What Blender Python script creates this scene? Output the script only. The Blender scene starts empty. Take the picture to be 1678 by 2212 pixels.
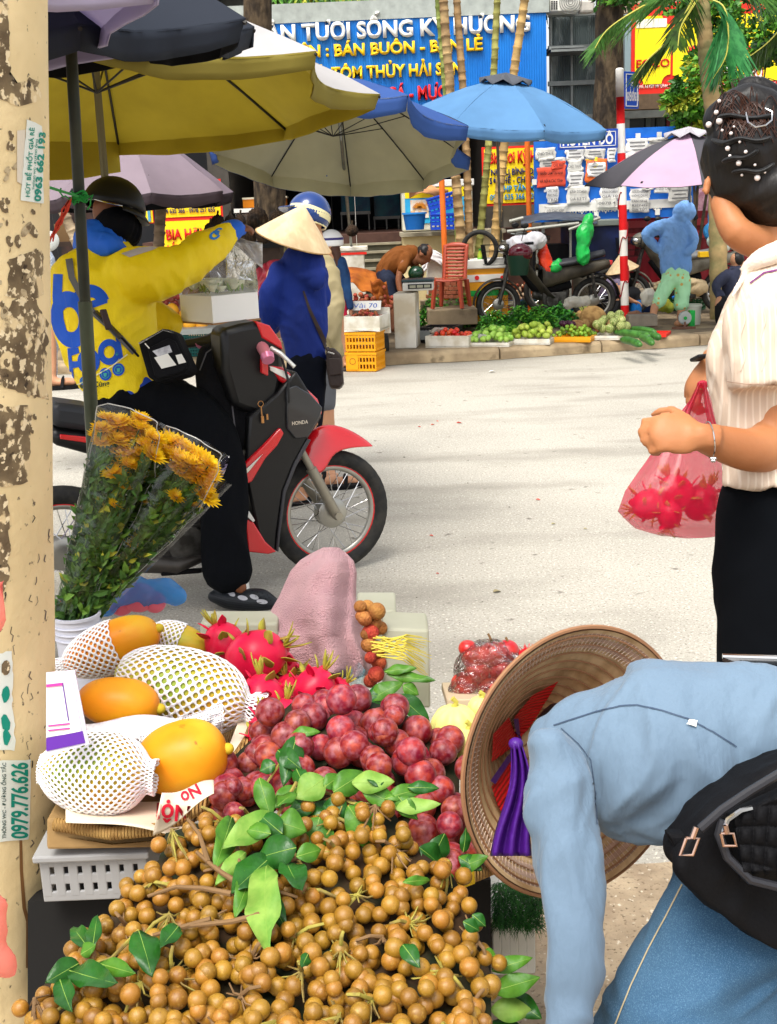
import bpy,math,random
from mathutils import Vector,Matrix,noise
V=Vector
random.seed(7)
S=bpy.context.scene
COL=S.collection
FPX,IW,IH=2600.0,1678.0,2211.0
CAM=V((0,0,1.62))
PITCH,ROLL=14.1,-2.4
RC=(Matrix.Rotation(math.radians(90-PITCH),3,'X')@Matrix.Rotation(math.radians(ROLL),3,'Z'))
cd=bpy.data.cameras.new('camera');cam=bpy.data.objects.new('camera',cd);COL.objects.link(cam)
cam.matrix_world=Matrix.Translation(CAM)@RC.to_4x4()
cd.sensor_fit='VERTICAL';cd.sensor_height=36;cd.lens=36*FPX/IH
cd.clip_start=.05;cd.clip_end=400
S.camera=cam
SUN_EL,SUN_AZ=62,205
w=bpy.data.worlds.new("World");S.world=w;w.use_nodes=True
nt=w.node_tree;bg=nt.nodes['Background']
sky=nt.nodes.new('ShaderNodeTexSky');sky.sky_type='NISHITA';sky.sun_disc=False
sky.sun_elevation=math.radians(SUN_EL);sky.sun_rotation=math.radians(SUN_AZ)
sky.air_density=1.0;sky.dust_density=4.0;sky.ozone_density=0.6
hs=nt.nodes.new('ShaderNodeHueSaturation');hs.inputs['Saturation'].default_value=.22
nt.links.new(sky.outputs[0],hs.inputs['Color']);nt.links.new(hs.outputs[0],bg.inputs[0])
bg.inputs[1].default_value=.15
sl=bpy.data.lights.new('sun','SUN');so=bpy.data.objects.new('sun',sl);COL.objects.link(so)
sl.energy=1.4;sl.angle=math.radians(28);sl.color=(1,.95,.86)
_az,_el=math.radians(SUN_AZ),math.radians(SUN_EL)
sd=V((math.sin(_az)*math.cos(_el),math.cos(_az)*math.cos(_el),math.sin(_el)))
so.rotation_euler=sd.to_track_quat('Z','Y').to_euler();so.location=(0,0,20)
S.view_settings.view_transform='Standard';S.view_settings.look='None'
S.view_settings.exposure=1.03;S.view_settings.gamma=1;S.view_settings.use_curve_mapping=False
def ray(x,y):return RC@V(((x-IW/2)/FPX,-(y-IH/2)/FPX,-1))
def at(x,y,d):return CAM+ray(x,y)*d
def atY(x,y,Y):
 r=ray(x,y);return CAM+r*(Y/r.y)
def gnd(x,y,z=0.0):
 r=ray(x,y);return CAM+r*((z-CAM.z)/r.z)
def dep(p):return-(RC.transposed()@(V(p)-CAM)).z
def proj(p):
 q=RC.transposed()@(V(p)-CAM)
 return(IW/2+FPX*q.x/-q.z,IH/2-FPX*q.y/-q.z,-q.z)
UPS=RC@V((0,1,0));RTS=RC@V((1,0,0));FWS=RC@V((0,0,-1))
def lin(c):return tuple(((v/255)/12.92 if v/255<=.04045 else((v/255+.055)/1.055)**2.4)for v in c[:3])+(1,)
MATS={}
def mat(name,c,rough=.6,c2=None,vs=6,var=.0,bump=0,bs=60,metal=0,spec=.3,trans=0,alpha=1,rand=0,sub=0,lo=.4,hi=.6,kind='noise',coat=0,sheen=0,det=4,stretch=None,bdist=.004,emit=0,wave=None,transl=0):
 if name in MATS:return MATS[name]
 m=bpy.data.materials.new(name);MATS[name]=m;m.use_nodes=True
 t=m.node_tree;N=t.nodes;L=t.links;b=N['Principled BSDF']
 b.inputs['Roughness'].default_value=rough;b.inputs['Metallic'].default_value=metal
 b.inputs['Specular IOR Level'].default_value=spec
 b.inputs['Transmission Weight'].default_value=trans;b.inputs['Alpha'].default_value=alpha
 b.inputs['Coat Weight'].default_value=coat;b.inputs['Sheen Weight'].default_value=sheen
 if sub:b.inputs['Subsurface Weight'].default_value=sub;b.inputs['Subsurface Radius'].default_value=(.02,.008,.004);b.inputs['Subsurface Scale'].default_value=.3
 tc=N.new('ShaderNodeTexCoord');src=tc.outputs['Object']
 if rand:
  oi=N.new('ShaderNodeObjectInfo');ad=N.new('ShaderNodeVectorMath');ad.operation='ADD'
  mu=N.new('ShaderNodeMath');mu.operation='MULTIPLY';mu.inputs[1].default_value=50
  L.new(oi.outputs['Random'],mu.inputs[0]);L.new(src,ad.inputs[0]);L.new(mu.outputs[0],ad.inputs[1]);src=ad.outputs[0]
 if stretch:
  mp=N.new('ShaderNodeMapping');mp.inputs['Scale'].default_value=stretch
  L.new(src,mp.inputs[0]);src=mp.outputs[0]
 col=lin(c);out=None
 def tex(k,sc,dt=4):
  if k=='voronoi':
   n=N.new('ShaderNodeTexVoronoi');n.inputs['Scale'].default_value=sc;L.new(src,n.inputs['Vector']);return n.outputs['Distance']
  if k=='wave':
   n=N.new('ShaderNodeTexWave');n.inputs['Scale'].default_value=sc;n.inputs['Distortion'].default_value=2;L.new(src,n.inputs['Vector']);return n.outputs['Fac']
  n=N.new('ShaderNodeTexNoise');n.inputs['Scale'].default_value=sc;n.inputs['Detail'].default_value=dt;L.new(src,n.inputs['Vector']);return n.outputs[0]
 if c2 is not None:
  rp=N.new('ShaderNodeValToRGB');rp.color_ramp.elements[0].position=lo;rp.color_ramp.elements[1].position=hi
  rp.color_ramp.elements[0].color=col;rp.color_ramp.elements[1].color=lin(c2)
  L.new(tex(kind,vs,det),rp.inputs[0]);out=rp.outputs[0]
 else:
  rg=N.new('ShaderNodeRGB');rg.outputs[0].default_value=col;out=rg.outputs[0]
 if var:
  h=N.new('ShaderNodeHueSaturation');mr=N.new('ShaderNodeMapRange')
  mr.inputs['From Min'].default_value=.25;mr.inputs['From Max'].default_value=.75
  mr.inputs['To Min'].default_value=1-var;mr.inputs['To Max'].default_value=1+var
  L.new(tex('noise',vs*1.7,6),mr.inputs[0]);L.new(mr.outputs[0],h.inputs['Value']);L.new(out,h.inputs['Color']);out=h.outputs[0]
 if rand:
  h=N.new('ShaderNodeHueSaturation');mr=N.new('ShaderNodeMapRange')
  mr.inputs['To Min'].default_value=1-rand;mr.inputs['To Max'].default_value=1+rand
  L.new(oi.outputs['Random'],mr.inputs[0]);L.new(mr.outputs[0],h.inputs['Value'])
  m3=N.new('ShaderNodeMath');m3.operation='MULTIPLY';m3.inputs[1].default_value=7.31
  m4=N.new('ShaderNodeMath');m4.operation='FRACT';mr2=N.new('ShaderNodeMapRange')
  mr2.inputs['To Min'].default_value=.5-rand*.035;mr2.inputs['To Max'].default_value=.5+rand*.05
  L.new(oi.outputs['Random'],m3.inputs[0]);L.new(m3.outputs[0],m4.inputs[0]);L.new(m4.outputs[0],mr2.inputs[0]);L.new(mr2.outputs[0],h.inputs['Hue'])
  L.new(out,h.inputs['Color']);out=h.outputs[0]
 L.new(out,b.inputs['Base Color'])
 if bump or wave:
  bn=N.new('ShaderNodeBump');bn.inputs['Strength'].default_value=bump or 1;bn.inputs['Distance'].default_value=bdist
  if wave:
   wv=N.new('ShaderNodeTexWave');wv.inputs['Scale'].default_value=wave[0];wv.bands_direction=wave[1];wv.inputs['Distortion'].default_value=wave[2]
   L.new(tc.outputs['Object'],wv.inputs['Vector']);L.new(wv.outputs['Fac'],bn.inputs['Height'])
  else:L.new(tex('noise',bs,5),bn.inputs['Height'])
  L.new(bn.outputs[0],b.inputs['Normal'])
 if transl:
  tb=N.new('ShaderNodeBsdfTranslucent');L.new(out,tb.inputs['Color']);ms=N.new('ShaderNodeMixShader');ms.inputs[0].default_value=transl
  L.new(b.outputs[0],ms.inputs[1]);L.new(tb.outputs[0],ms.inputs[2]);L.new(ms.outputs[0],N['Material Output'].inputs['Surface'])
 if emit:b.inputs['Emission Color'].default_value=col;b.inputs['Emission Strength'].default_value=emit
 return m
def clearfilm(name,tint=(1,1,1),base=.05,rough=.06,bs=9,bdist=.02,stretch=(1,1,1),gain=1.3):
 """thin clear plastic: lets things show through and mirrors the sky at creases"""
 if name in MATS:return MATS[name]
 m=bpy.data.materials.new(name);MATS[name]=m;m.use_nodes=True;t=m.node_tree;N=t.nodes;L=t.links;N.remove(N['Principled BSDF'])
 tr=N.new('ShaderNodeBsdfTransparent');tr.inputs[0].default_value=tint+(1,);gl=N.new('ShaderNodeBsdfGlossy');gl.inputs['Roughness'].default_value=rough
 lw=N.new('ShaderNodeFresnel');lw.inputs[0].default_value=1.45;ma=N.new('ShaderNodeMath');ma.operation='MULTIPLY_ADD';ma.inputs[1].default_value=gain;ma.inputs[2].default_value=base;ma.use_clamp=True
 tc=N.new('ShaderNodeTexCoord');mp=N.new('ShaderNodeMapping');mp.inputs['Scale'].default_value=stretch;n=N.new('ShaderNodeTexNoise');n.inputs['Scale'].default_value=bs;n.inputs['Detail'].default_value=3;n.inputs['Distortion'].default_value=1.5
 b=N.new('ShaderNodeBump');b.inputs['Distance'].default_value=bdist;L.new(tc.outputs['Object'],mp.inputs[0]);L.new(mp.outputs[0],n.inputs['Vector']);L.new(n.outputs[0],b.inputs['Height']);L.new(b.outputs[0],gl.inputs['Normal']);L.new(b.outputs[0],lw.inputs['Normal'])
 L.new(lw.outputs[0],ma.inputs[0]);mx=N.new('ShaderNodeMixShader');L.new(ma.outputs[0],mx.inputs[0]);L.new(tr.outputs[0],mx.inputs[1]);L.new(gl.outputs[0],mx.inputs[2]);L.new(mx.outputs[0],N['Material Output'].inputs['Surface'])
 return m
def addmix(m,c,scale,lo,hi,kind='noise',stretch=(1,1,1),det=6,off=0):
 """lay one more layer of stain or wear of a second colour over a material"""
 t=m.node_tree;N=t.nodes;L=t.links;b=N['Principled BSDF']
 src=b.inputs['Base Color'].links[0].from_socket
 tc=N.new('ShaderNodeTexCoord');mp=N.new('ShaderNodeMapping');mp.inputs['Scale'].default_value=stretch;mp.inputs['Location'].default_value=(off,off,off)
 L.new(tc.outputs['Object'],mp.inputs[0])
 if kind=='voronoi':n=N.new('ShaderNodeTexVoronoi');n.feature='DISTANCE_TO_EDGE'
 else:n=N.new('ShaderNodeTexNoise');n.inputs['Detail'].default_value=det
 n.inputs['Scale'].default_value=scale;L.new(mp.outputs[0],n.inputs['Vector'])
 mr=N.new('ShaderNodeMapRange');mr.inputs['From Min'].default_value=lo;mr.inputs['From Max'].default_value=hi
 L.new(n.outputs[0],mr.inputs[0])
 mx=N.new('ShaderNodeMix');mx.data_type='RGBA';L.new(mr.outputs[0],mx.inputs['Factor']);L.new(src,mx.inputs['A']);mx.inputs['B'].default_value=lin(c)
 L.new(mx.outputs['Result'],b.inputs['Base Color']);return m
def tag(o,label=None,cat=None,group=None,kind=None):
 if label:o['label']=label
 if cat:o['category']=cat
 if group:o['group']=group
 if kind:o['kind']=kind
 return o
WL={}
def wloc(o):return WL.get(o.name,V((0,0,0)))
def empty(name,loc,label=None,cat=None,group=None):
 o=bpy.data.objects.new(name,None);COL.objects.link(o);o.location=V(loc);WL[o.name]=V(loc)
 o.empty_display_size=.1
 return tag(o,label,cat,group)
def link(name,me,parent=None,loc=None):
 o=bpy.data.objects.new(name,me);COL.objects.link(o)
 if loc is None:
  vs=me.vertices
  if len(vs):
   n=len(vs);xs=[v.co.x for v in vs];ys=[v.co.y for v in vs];zs=[v.co.z for v in vs]
   loc=V(((min(xs)+max(xs))/2,(min(ys)+max(ys))/2,min(zs)))
  else:loc=V((0,0,0))
 me.transform(Matrix.Translation(-loc));WL[o.name]=V(loc)
 if parent:o.parent=parent;o.location=loc-wloc(parent)
 else:o.location=loc
 return o
def perp(t):
 t=t.normalized();a=V((0,0,1))if abs(t.z)<.9 else V((1,0,0))
 u=t.cross(a).normalized();return u,u.cross(t).normalized()
class MB:
 def __init__(s):s.v=[];s.f=[];s.mi=[];s.m=0
 def add(s,vs,fs):
  o=len(s.v);s.v+=[tuple(v)for v in vs];s.f+=[tuple(i+o for i in f)for f in fs];s.mi+=[s.m]*len(fs);return s
 def box(s,c,size,R=None):
  c=V(c);hx,hy,hz=size[0]/2,size[1]/2,size[2]/2
  vs=[V((x*hx,y*hy,z*hz))for x in(-1,1)for y in(-1,1)for z in(-1,1)]
  if R:vs=[R@v for v in vs]
  return s.add([c+v for v in vs],[(0,1,3,2),(4,6,7,5),(0,4,5,1),(2,3,7,6),(0,2,6,4),(1,5,7,3)])
 def hexa(s,a,b):
  """box between two quads of four points each"""
  return s.add(list(a)+list(b),[(0,3,2,1),(4,5,6,7),(0,1,5,4),(1,2,6,5),(2,3,7,6),(3,0,4,7)])
 def bar(s,p0,p1,w,h,up=V((0,0,1))):
  p0,p1=V(p0),V(p1);t=(p1-p0).normalized();u=t.cross(up)
  if u.length<1e-4:u=t.cross(V((1,0,0)))
  u.normalize();v=u.cross(t)
  q=lambda p:[p-u*w/2-v*h/2,p+u*w/2-v*h/2,p+u*w/2+v*h/2,p-u*w/2+v*h/2]
  return s.hexa(q(p0),q(p1))
 def tube(s,pts,r,n=8,caps=True,flat=1.0,ref=None):
  pts=[V(p)for p in pts];k=len(pts);rs=r if isinstance(r,(list,tuple))else[r]*k
  vs=[];pu=None
  for i,p in enumerate(pts):
   t=(pts[min(i+1,k-1)]-pts[max(i-1,0)])
   if t.length<1e-9:t=V((0,0,1))
   t.normalize()
   if pu is None:
    if ref is not None:u=t.cross(ref).normalized()
    else:u,_=perp(t)
   else:
    u=pu-t*pu.dot(t)
    if u.length<1e-6:u,_=perp(t)
    u.normalize()
   pu=u;w_=u.cross(t)
   for j in range(n):
    a=2*math.pi*j/n;vs.append(p+u*(math.cos(a)*rs[i])+w_*(math.sin(a)*rs[i]*flat))
  fs=[(i*n+j,i*n+(j+1)%n,(i+1)*n+(j+1)%n,(i+1)*n+j)for i in range(k-1)for j in range(n)]
  if caps:fs+=[tuple(range(n-1,-1,-1)),tuple((k-1)*n+j for j in range(n))]
  return s.add(vs,fs)
 def cyl(s,p0,p1,r0,r1=None,n=16,caps=True):return s.tube([p0,p1],[r0,r0 if r1 is None else r1],n,caps)
 def sph(s,c,r,nu=16,nv=10,M=None,f=None):
  c=V(c);r=(r,r,r)if not isinstance(r,(tuple,list))else r
  vs=[]
  for i in range(nv+1):
   th=math.pi*i/nv
   for j in range(nu):
    a=2*math.pi*j/nu;q=V((math.sin(th)*math.cos(a),math.sin(th)*math.sin(a),math.cos(th)))
    if f:q=q*f(q)
    q=V((q.x*r[0],q.y*r[1],q.z*r[2]))
    vs.append(c+(M@q if M else q))
  fs=[(i*nu+j,(i+1)*nu+j,(i+1)*nu+(j+1)%nu,i*nu+(j+1)%nu)for i in range(nv)for j in range(nu)]
  return s.add(vs,fs)
 def lathe(s,prof,c=(0,0,0),n=24,M=None,f=None):
  c=V(c);vs=[];k=len(prof)
  for(r,z)in prof:
   for j in range(n):
    a=2*math.pi*j/n;q=V((r*math.cos(a),r*math.sin(a),z))
    if f:q=f(q,a)
    vs.append(c+(M@q if M else q))
  fs=[(i*n+j,i*n+(j+1)%n,(i+1)*n+(j+1)%n,(i+1)*n+j)for i in range(k-1)for j in range(n)]
  return s.add(vs,fs)
 def grid(s,fn,nu,nv):
  vs=[fn(i/nu,j/nv)for j in range(nv+1)for i in range(nu+1)]
  fs=[(j*(nu+1)+i,j*(nu+1)+i+1,(j+1)*(nu+1)+i+1,(j+1)*(nu+1)+i)for j in range(nv)for i in range(nu)]
  return s.add(vs,fs)
 def slab(s,top,off):
  """polygon of points extruded by a vector"""
  k=len(top);top=[V(p)for p in top]
  s.add(top+[p+V(off)for p in top],[tuple(range(k)),tuple(range(2*k-1,k-1,-1))]+[(i,(i+1)%k+0,(i+1)%k+k,i+k)for i in range(k)]);return s
 def build(s,name,mats,parent=None,smooth=40,solid=0,bevel=0,sub=0,label=None,cat=None,group=None,kind=None,fixn=True,even=0):
  me=bpy.data.meshes.new(name);me.from_pydata(s.v,[],s.f)
  for m in(mats if isinstance(mats,(list,tuple))else[mats]):me.materials.append(m)
  me.polygons.foreach_set('material_index',s.mi)
  if fixn:
   import bmesh
   bm=bmesh.new();bm.from_mesh(me);bmesh.ops.remove_doubles(bm,verts=bm.verts,dist=1e-6);bmesh.ops.recalc_face_normals(bm,faces=bm.faces);bm.to_mesh(me);bm.free()
  if smooth:
   me.shade_smooth()
   if smooth<180:me.set_sharp_from_angle(angle=math.radians(smooth))
  me.update()
  o=link(name,me,parent)
  if solid:md=o.modifiers.new('s','SOLIDIFY');md.thickness=solid;md.offset=0
  if bevel:md=o.modifiers.new('b','BEVEL');md.width=bevel;md.segments=2;md.limit_method='ANGLE';md.angle_limit=math.radians(40)
  if sub:md=o.modifiers.new('u','SUBSURF');md.levels=sub;md.render_levels=sub
  return tag(o,label,cat,group,kind)
def B():return MB()
def quick(name,mb,m,parent=None,**k):return mb.build(name,m,parent,**k)
def limb(mb,pts,n=16,world=False,ratio=1.0,sub=4,cap=(1,1)):
 P=[]
 for p in pts:
  if world:P.append((V(p[0]),p[1],p[2]if len(p)>2 else ratio))
  else:
   r_,ra_=p[3]*p[2]/FPX,p[4]if len(p)>4 else ratio
   if getattr(mb,'isbody',False)and r_>.07:r_,ra_=r_*.8,ra_*.45
   P.append((at(p[0],p[1],p[2]),r_,ra_))
 Q=[];k=len(P)
 for i in range(k-1):
  a,b_,c,d=P[max(i-1,0)],P[i],P[i+1],P[min(i+2,k-1)]
  for j in range(sub):
   t=j/sub
   h=lambda A,Bq,C,D:.5*((2*Bq)+(C-A)*t+(2*A-5*Bq+4*C-D)*t*t+(3*Bq-A-3*C+D)*t**3)
   Q.append((h(a[0],b_[0],c[0],d[0]),h(a[1],b_[1],c[1],d[1]),h(a[2],b_[2],c[2],d[2])))
 Q.append(P[-1])
 def endcap(q,nx,sgn):
  t=(q[0]-nx[0]).normalized();r=q[1]*min(q[2],1)
  return[(q[0]+t*r*s_*sgn,q[1]*(c_ if sgn>.5 else .96),q[2])for s_,c_ in((.5,.866),(.8,.6),(.97,.25))]
 Q=endcap(Q[0],Q[1],cap[0])[::-1]+Q+endcap(Q[-1],Q[-2],cap[1])
 vs=[];k=len(Q)
 for i,(c,r,ra)in enumerate(Q):
  t=(Q[min(i+1,k-1)][0]-Q[max(i-1,0)][0]).normalized();vd=(c-CAM).normalized()
  u=t.cross(vd)
  if u.length<.15:u=t.cross(RTS)if not vs else u0-t*u0.dot(t)
  u.normalize()
  if vs and u.dot(u0)<0:u=-u
  u0=u;w_=u.cross(t)
  for j in range(n):
   a=2*math.pi*j/n;vs.append(c+u*(math.cos(a)*r)+w_*(math.sin(a)*r*ra))
 fs=[(i*n+j,i*n+(j+1)%n,(i+1)*n+(j+1)%n,(i+1)*n+j)for i in range(k-1)for j in range(n)]
 fs+=[tuple(range(n-1,-1,-1)),tuple((k-1)*n+j for j in range(n))]
 mb.add(vs,fs);return mb
def ell(mb,x,y,d,rx,ry,rz=None,rot=0,nu=20,nv=12,M=None):
 """ellipsoid standing at a picture position; radii in picture pixels, turned by rot degrees"""
 k=d/FPX;rz=rz or rx
 R=Matrix((RTS,UPS,-FWS)).transposed()@Matrix.Rotation(math.radians(rot),3,'Z')
 if M:R=R@M
 return mb.sph(at(x,y,d),(rx*k,ry*k,rz*k),nu,nv,R)
def fuse(name,mb,m,parent,voxel,smooth=4,fold=None,label=None,cat=None,keep=False,trim=None):
 me=bpy.data.meshes.new(name);me.from_pydata(mb.v,[],mb.f)
 import bmesh
 bm=bmesh.new();bm.from_mesh(me);bmesh.ops.recalc_face_normals(bm,faces=bm.faces);bm.to_mesh(me);bm.free()
 t=bpy.data.objects.new('tmp',me);COL.objects.link(t)
 r=t.modifiers.new('r','REMESH');r.mode='VOXEL';r.voxel_size=voxel
 if smooth:q=t.modifiers.new('q','SMOOTH');q.iterations=smooth;q.factor=.6
 dg=bpy.context.evaluated_depsgraph_get();nm=bpy.data.meshes.new_from_object(t.evaluated_get(dg))
 bpy.data.objects.remove(t)
 nm.materials.clear()
 for mm in(m if isinstance(m,(list,tuple))else[m]):nm.materials.append(mm)
 if fold:
  amp,fs=fold[0],fold[1]
  st=fold[2]if len(fold)>2 else(1,1,.35)
  for v,nn in zip(nm.vertices,[V(x.vector)for x in nm.vertex_normals]):
   p=v.co;q=V((p.x*st[0],p.y*st[1],p.z*st[2]))*fs
   q+=V((noise.noise(p*fs*.35+V((3,1,7))),noise.noise(p*fs*.35),0))*1.2
   h=1-abs(noise.noise(q))*2.2
   h+=.5*(1-abs(noise.noise(q*2.1+V((5,5,5))))*2.2)
   v.co+=nn*(h-.9)*amp*(1-.7*max(0,nn.z)if len(fold)>3 else 1)
 if trim:trim(nm)
 nm.shade_smooth();nm.name=name
 o=link(name,nm,parent);return tag(o,label,cat)
def text(s,x,y,hpx,Y,m,parent,wpx=None,ext=.01,name='lettering',bold=.02,lift=0,R=None,org=None,shear=0,skew=0):
 """letters standing upright in the plane Y (or at org with rotation R); hpx = capital height"""
 c=bpy.data.curves.new('t','FONT');c.body=s;c.resolution_u=3;c.offset=bold;c.shear=shear
 c.align_x='CENTER';c.extrude=0
 t=bpy.data.objects.new('t',c);COL.objects.link(t)
 dg=bpy.context.evaluated_depsgraph_get();me=bpy.data.meshes.new_from_object(t.evaluated_get(dg));bpy.data.objects.remove(t)
 p=org if org is not None else atY(x,y,Y-lift);d=dep(p)if org is None else FPX
 xs=[v.co.x for v in me.vertices]
 if not xs:return None
 w0=max(xs)-min(xs);sc=hpx*d/FPX/.73;sx=(wpx*d/FPX/w0)if wpx else sc
 cx=(max(xs)+min(xs))/2
 me.transform(Matrix.Translation((-cx,-.365,0)))
 me.transform(Matrix.Diagonal((sx,sc,1,1)))
 import bmesh
 bm=bmesh.new();bm.from_mesh(me)
 r=bmesh.ops.extrude_face_region(bm,geom=bm.faces[:]);nv=[g for g in r['geom']if isinstance(g,bmesh.types.BMVert)]
 bmesh.ops.translate(bm,verts=nv,vec=(0,0,ext));bmesh.ops.recalc_face_normals(bm,faces=bm.faces);bm.to_mesh(me);bm.free()
 Rm=R if R is not None else Matrix.Rotation(math.radians(90),3,'X')
 me.transform(Matrix.Translation(p)@Rm.to_4x4())
 me.materials.clear();me.materials.append(m)
 return link(name,me,parent)
def board(name,x0,y0,x1,y1,Y,m,parent=None,th=.04,bevel=0,label=None,cat=None,group=None,yaw=0):
 """upright rectangle: x0,y0 upper-left and x1,y1 lower-right as seen"""
 a,b_=atY(x0,y0,Y),atY(x1,y1,Y)
 mb=B().box(((a.x+b_.x)/2,Y+th/2,(a.z+b_.z)/2),(abs(b_.x-a.x),th,abs(a.z-b_.z)))
 return mb.build(name,m,parent,smooth=0,bevel=bevel,label=label,cat=cat,group=group)
def copy_tree(o,parent=None):
 c=o.copy();COL.objects.link(c);c.parent=parent
 WL[c.name]=WL.get(o.name,V((0,0,0)))
 for ch in o.children:copy_tree(ch,c)
 return c
def place(o,loc,rot=None,scale=None,label=None,group=None):
 o.location=V(loc);WL[o.name]=V(loc)
 if rot is not None:o.rotation_euler=rot
 if scale is not None:o.scale=(scale,)*3 if not isinstance(scale,(tuple,list))else scale
 if label:o['label']=label
 if group:o['group']=group
 return o
def rnd(a,b):return random.uniform(a,b)
def leafmesh(L=.1,W=.04,fold=.3,curl=.3,nu=2,nv=6,wavy=0):
 """one leaf along +X, upper side +Z"""
 mb=B()
 def f(s,t):
  w_=W*math.sin(math.pi*min(1,t**.8*.98+.01))**.8*(s-.5)
  x=L*t;z=-curl*L*t*t+abs(w_)*fold+wavy*math.sin(t*14)*(s-.5)
  return V((x,w_,z))
 mb.grid(f,nu,nv);return mb
def leaf_at(mb,base,dirv,up,L,W,fold=.35,curl=.35,nv=6,wavy=.0):
 x=V(dirv).normalized();z=V(up)-x*V(up).dot(x)
 if z.length<1e-3:z=perp(x)[0]
 z.normalize();y=z.cross(x);base=V(base)
 def f(s,t):
  w_=W*(math.sin(math.pi*min(1.,t*.97+.015)**.85)**.9)*(1-.25*t**4)*(s-.5)
  return base+x*(L*t*(1-.15*curl*t))+y*w_+z*(-curl*L*t*t+abs(w_)*fold+wavy*L*math.sin(t*13+s*3)*abs(s-.5))
 mb.grid(f,2,nv)
road_m=mat('asphalt',(180,175,163),.9,c2=(162,157,146),vs=.7,var=.05,bump=.9,bs=160,lo=.3,hi=.7,bdist=.004)
addmix(road_m,(118,112,102),95,.56,.70,det=3)
addmix(road_m,(226,220,204),80,.58,.72,det=3,off=3)
addmix(road_m,(128,123,112),.8,.50,.85,det=9,off=9,stretch=(1,2.8,1));addmix(road_m,(104,98,88),9,.66,.74,det=6,off=2)
pave_m=mat('pavement_concrete',(150,132,105),.9,c2=(112,98,78),vs=1.5,var=.15,bump=.8,bs=50)
addmix(pave_m,(84,72,56),3.2,.55,.68)
kerb_m=mat('kerb_stone',(176,156,124),.85,c2=(140,122,96),vs=3,var=.15,bump=.8,bs=40)
addmix(kerb_m,(96,82,62),5,.56,.7,off=5)
dirt_m=mat('dirty_concrete',(168,150,124),.95,c2=(140,122,100),vs=8,var=.12,bump=1,bs=45,bdist=.008)
addmix(dirt_m,(92,76,58),90,.58,.7);addmix(dirt_m,(206,196,176),60,.62,.7,off=4)
earth_m=mat('far_ground',(120,110,92),.95)
def plane(name,pts,z,m,kind='structure'):
 return B().add([(p[0],p[1],z)for p in pts],[tuple(range(len(pts)))]).build(name,m,smooth=0,kind=kind,fixn=False)
KP=[gnd(*p,0.0)for p in((-900,812),(110,808),(735,796),(830,789),(1080,776),(1513,746),(2600,664))]
plane('ground',[(-150,-60),(150,-60),(150,150),(-150,150)],-.02,earth_m)
plane('road',[(-40,-6),(40,-6)]+[(p.x,p.y+.05)for p in KP[::-1]],0,road_m)
near=[gnd(-900,1890),gnd(1150,1880),gnd(1420,1868),gnd(1750,1830),gnd(3200,1800)]
plane('near_pavement',[(-6,-4),(6,-4)]+[(p.x,p.y)for p in near[::-1]],.006,dirt_m)
def kerbline():
 mb=B();pm=B();inner=[]
 for a,b in zip(KP[:-1],KP[1:]):
  t=(b-a);L=t.length;t.normalize();nrm=V((-t.y,t.x,0));k=max(1,round(L/1.0))
  for i in range(k):
   p,q=a+t*(L*i/k+.008),a+t*(L*(i+1)/k-.008)
   dz=rnd(-.006,.006);dn=nrm*rnd(-.01,.01);h=V((0,0,.125+dz))
   prof=[V((0,0,-.05))+dn,nrm*.0+h*.72+dn,nrm*.035+h+dn,nrm*.26+h+dn,nrm*.26+V((0,0,-.05))+dn]
   n=len(prof)
   mb.add([p+r for r in prof]+[q+r for r in prof],[tuple(range(n)),tuple(range(2*n-1,n-1,-1))]+[(j,(j+1)%n,(j+1)%n+n,j+n)for j in range(n)])
 mb.build('kerb',kerb_m,smooth=30,kind='structure',bevel=.012)
 nr=[V((p.x,p.y+.27,.12))for p in KP]
 plane('pavement',[(p.x,p.y)for p in nr]+[(60,60),(-60,60)],.118,pave_m)
 gm=mat('gutter_grime',(110,96,74),.95,c2=(150,138,112),vs=6,bump=.5)
 g=B()
 for a,b in zip(KP[1:-1],KP[2:]):
  k=24
  for i in range(k):
   p,q=a.lerp(b,i/k),a.lerp(b,(i+1)/k)
   wa,wb=.05+.05*noise.noise(p*3),.05+.05*noise.noise(q*3)
   g.add([(p.x,p.y+.02,.004),(q.x,q.y+.02,.004),(q.x,q.y-abs(wb),.004),(p.x,p.y-abs(wa),.004)],[(0,3,2,1)])
 g.build('gutter',gm,smooth=0,kind='structure')
kerbline()
def textmesh(s,bold=.02,shear=0):
 c=bpy.data.curves.new('t','FONT');c.body=s;c.resolution_u=3;c.offset=bold;c.shear=shear;c.align_x='CENTER'
 t=bpy.data.objects.new('t',c);COL.objects.link(t)
 dg=bpy.context.evaluated_depsgraph_get();me=bpy.data.meshes.new_from_object(t.evaluated_get(dg));bpy.data.objects.remove(t)
 xs=[v.co.x for v in me.vertices];w0=max(xs)-min(xs);cx=(max(xs)+min(xs))/2
 me.transform(Matrix.Translation((-cx,-.365,0)));me.transform(Matrix.Diagonal((1/w0,1/.73,1,1)))
 return me
def mapped(s,fn,m,parent,name='lettering',bold=.02,cuts=0):
 me=textmesh(s,bold)
 if cuts:
  import bmesh
  bm=bmesh.new();bm.from_mesh(me);bmesh.ops.triangulate(bm,faces=bm.faces)
  bmesh.ops.subdivide_edges(bm,edges=[e for e in bm.edges if e.calc_length()>.04],cuts=cuts);bm.to_mesh(me);bm.free()
 for v in me.vertices:v.co=fn(v.co.x,v.co.y)
 me.materials.clear();me.materials.append(m)
 return link(name,me,parent)
white_m=mat('white_paint',(228,226,218),.5,var=.06)
blue_sign=mat('blue_cladding',(14,108,196),.4,c2=(20,118,208),vs=2,wave=(9,'X',0),bdist=.006)
yel_m=mat('yellow_letters',(246,196,20),.4)
red_m=mat('red_letters',(214,20,24),.4)
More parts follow.
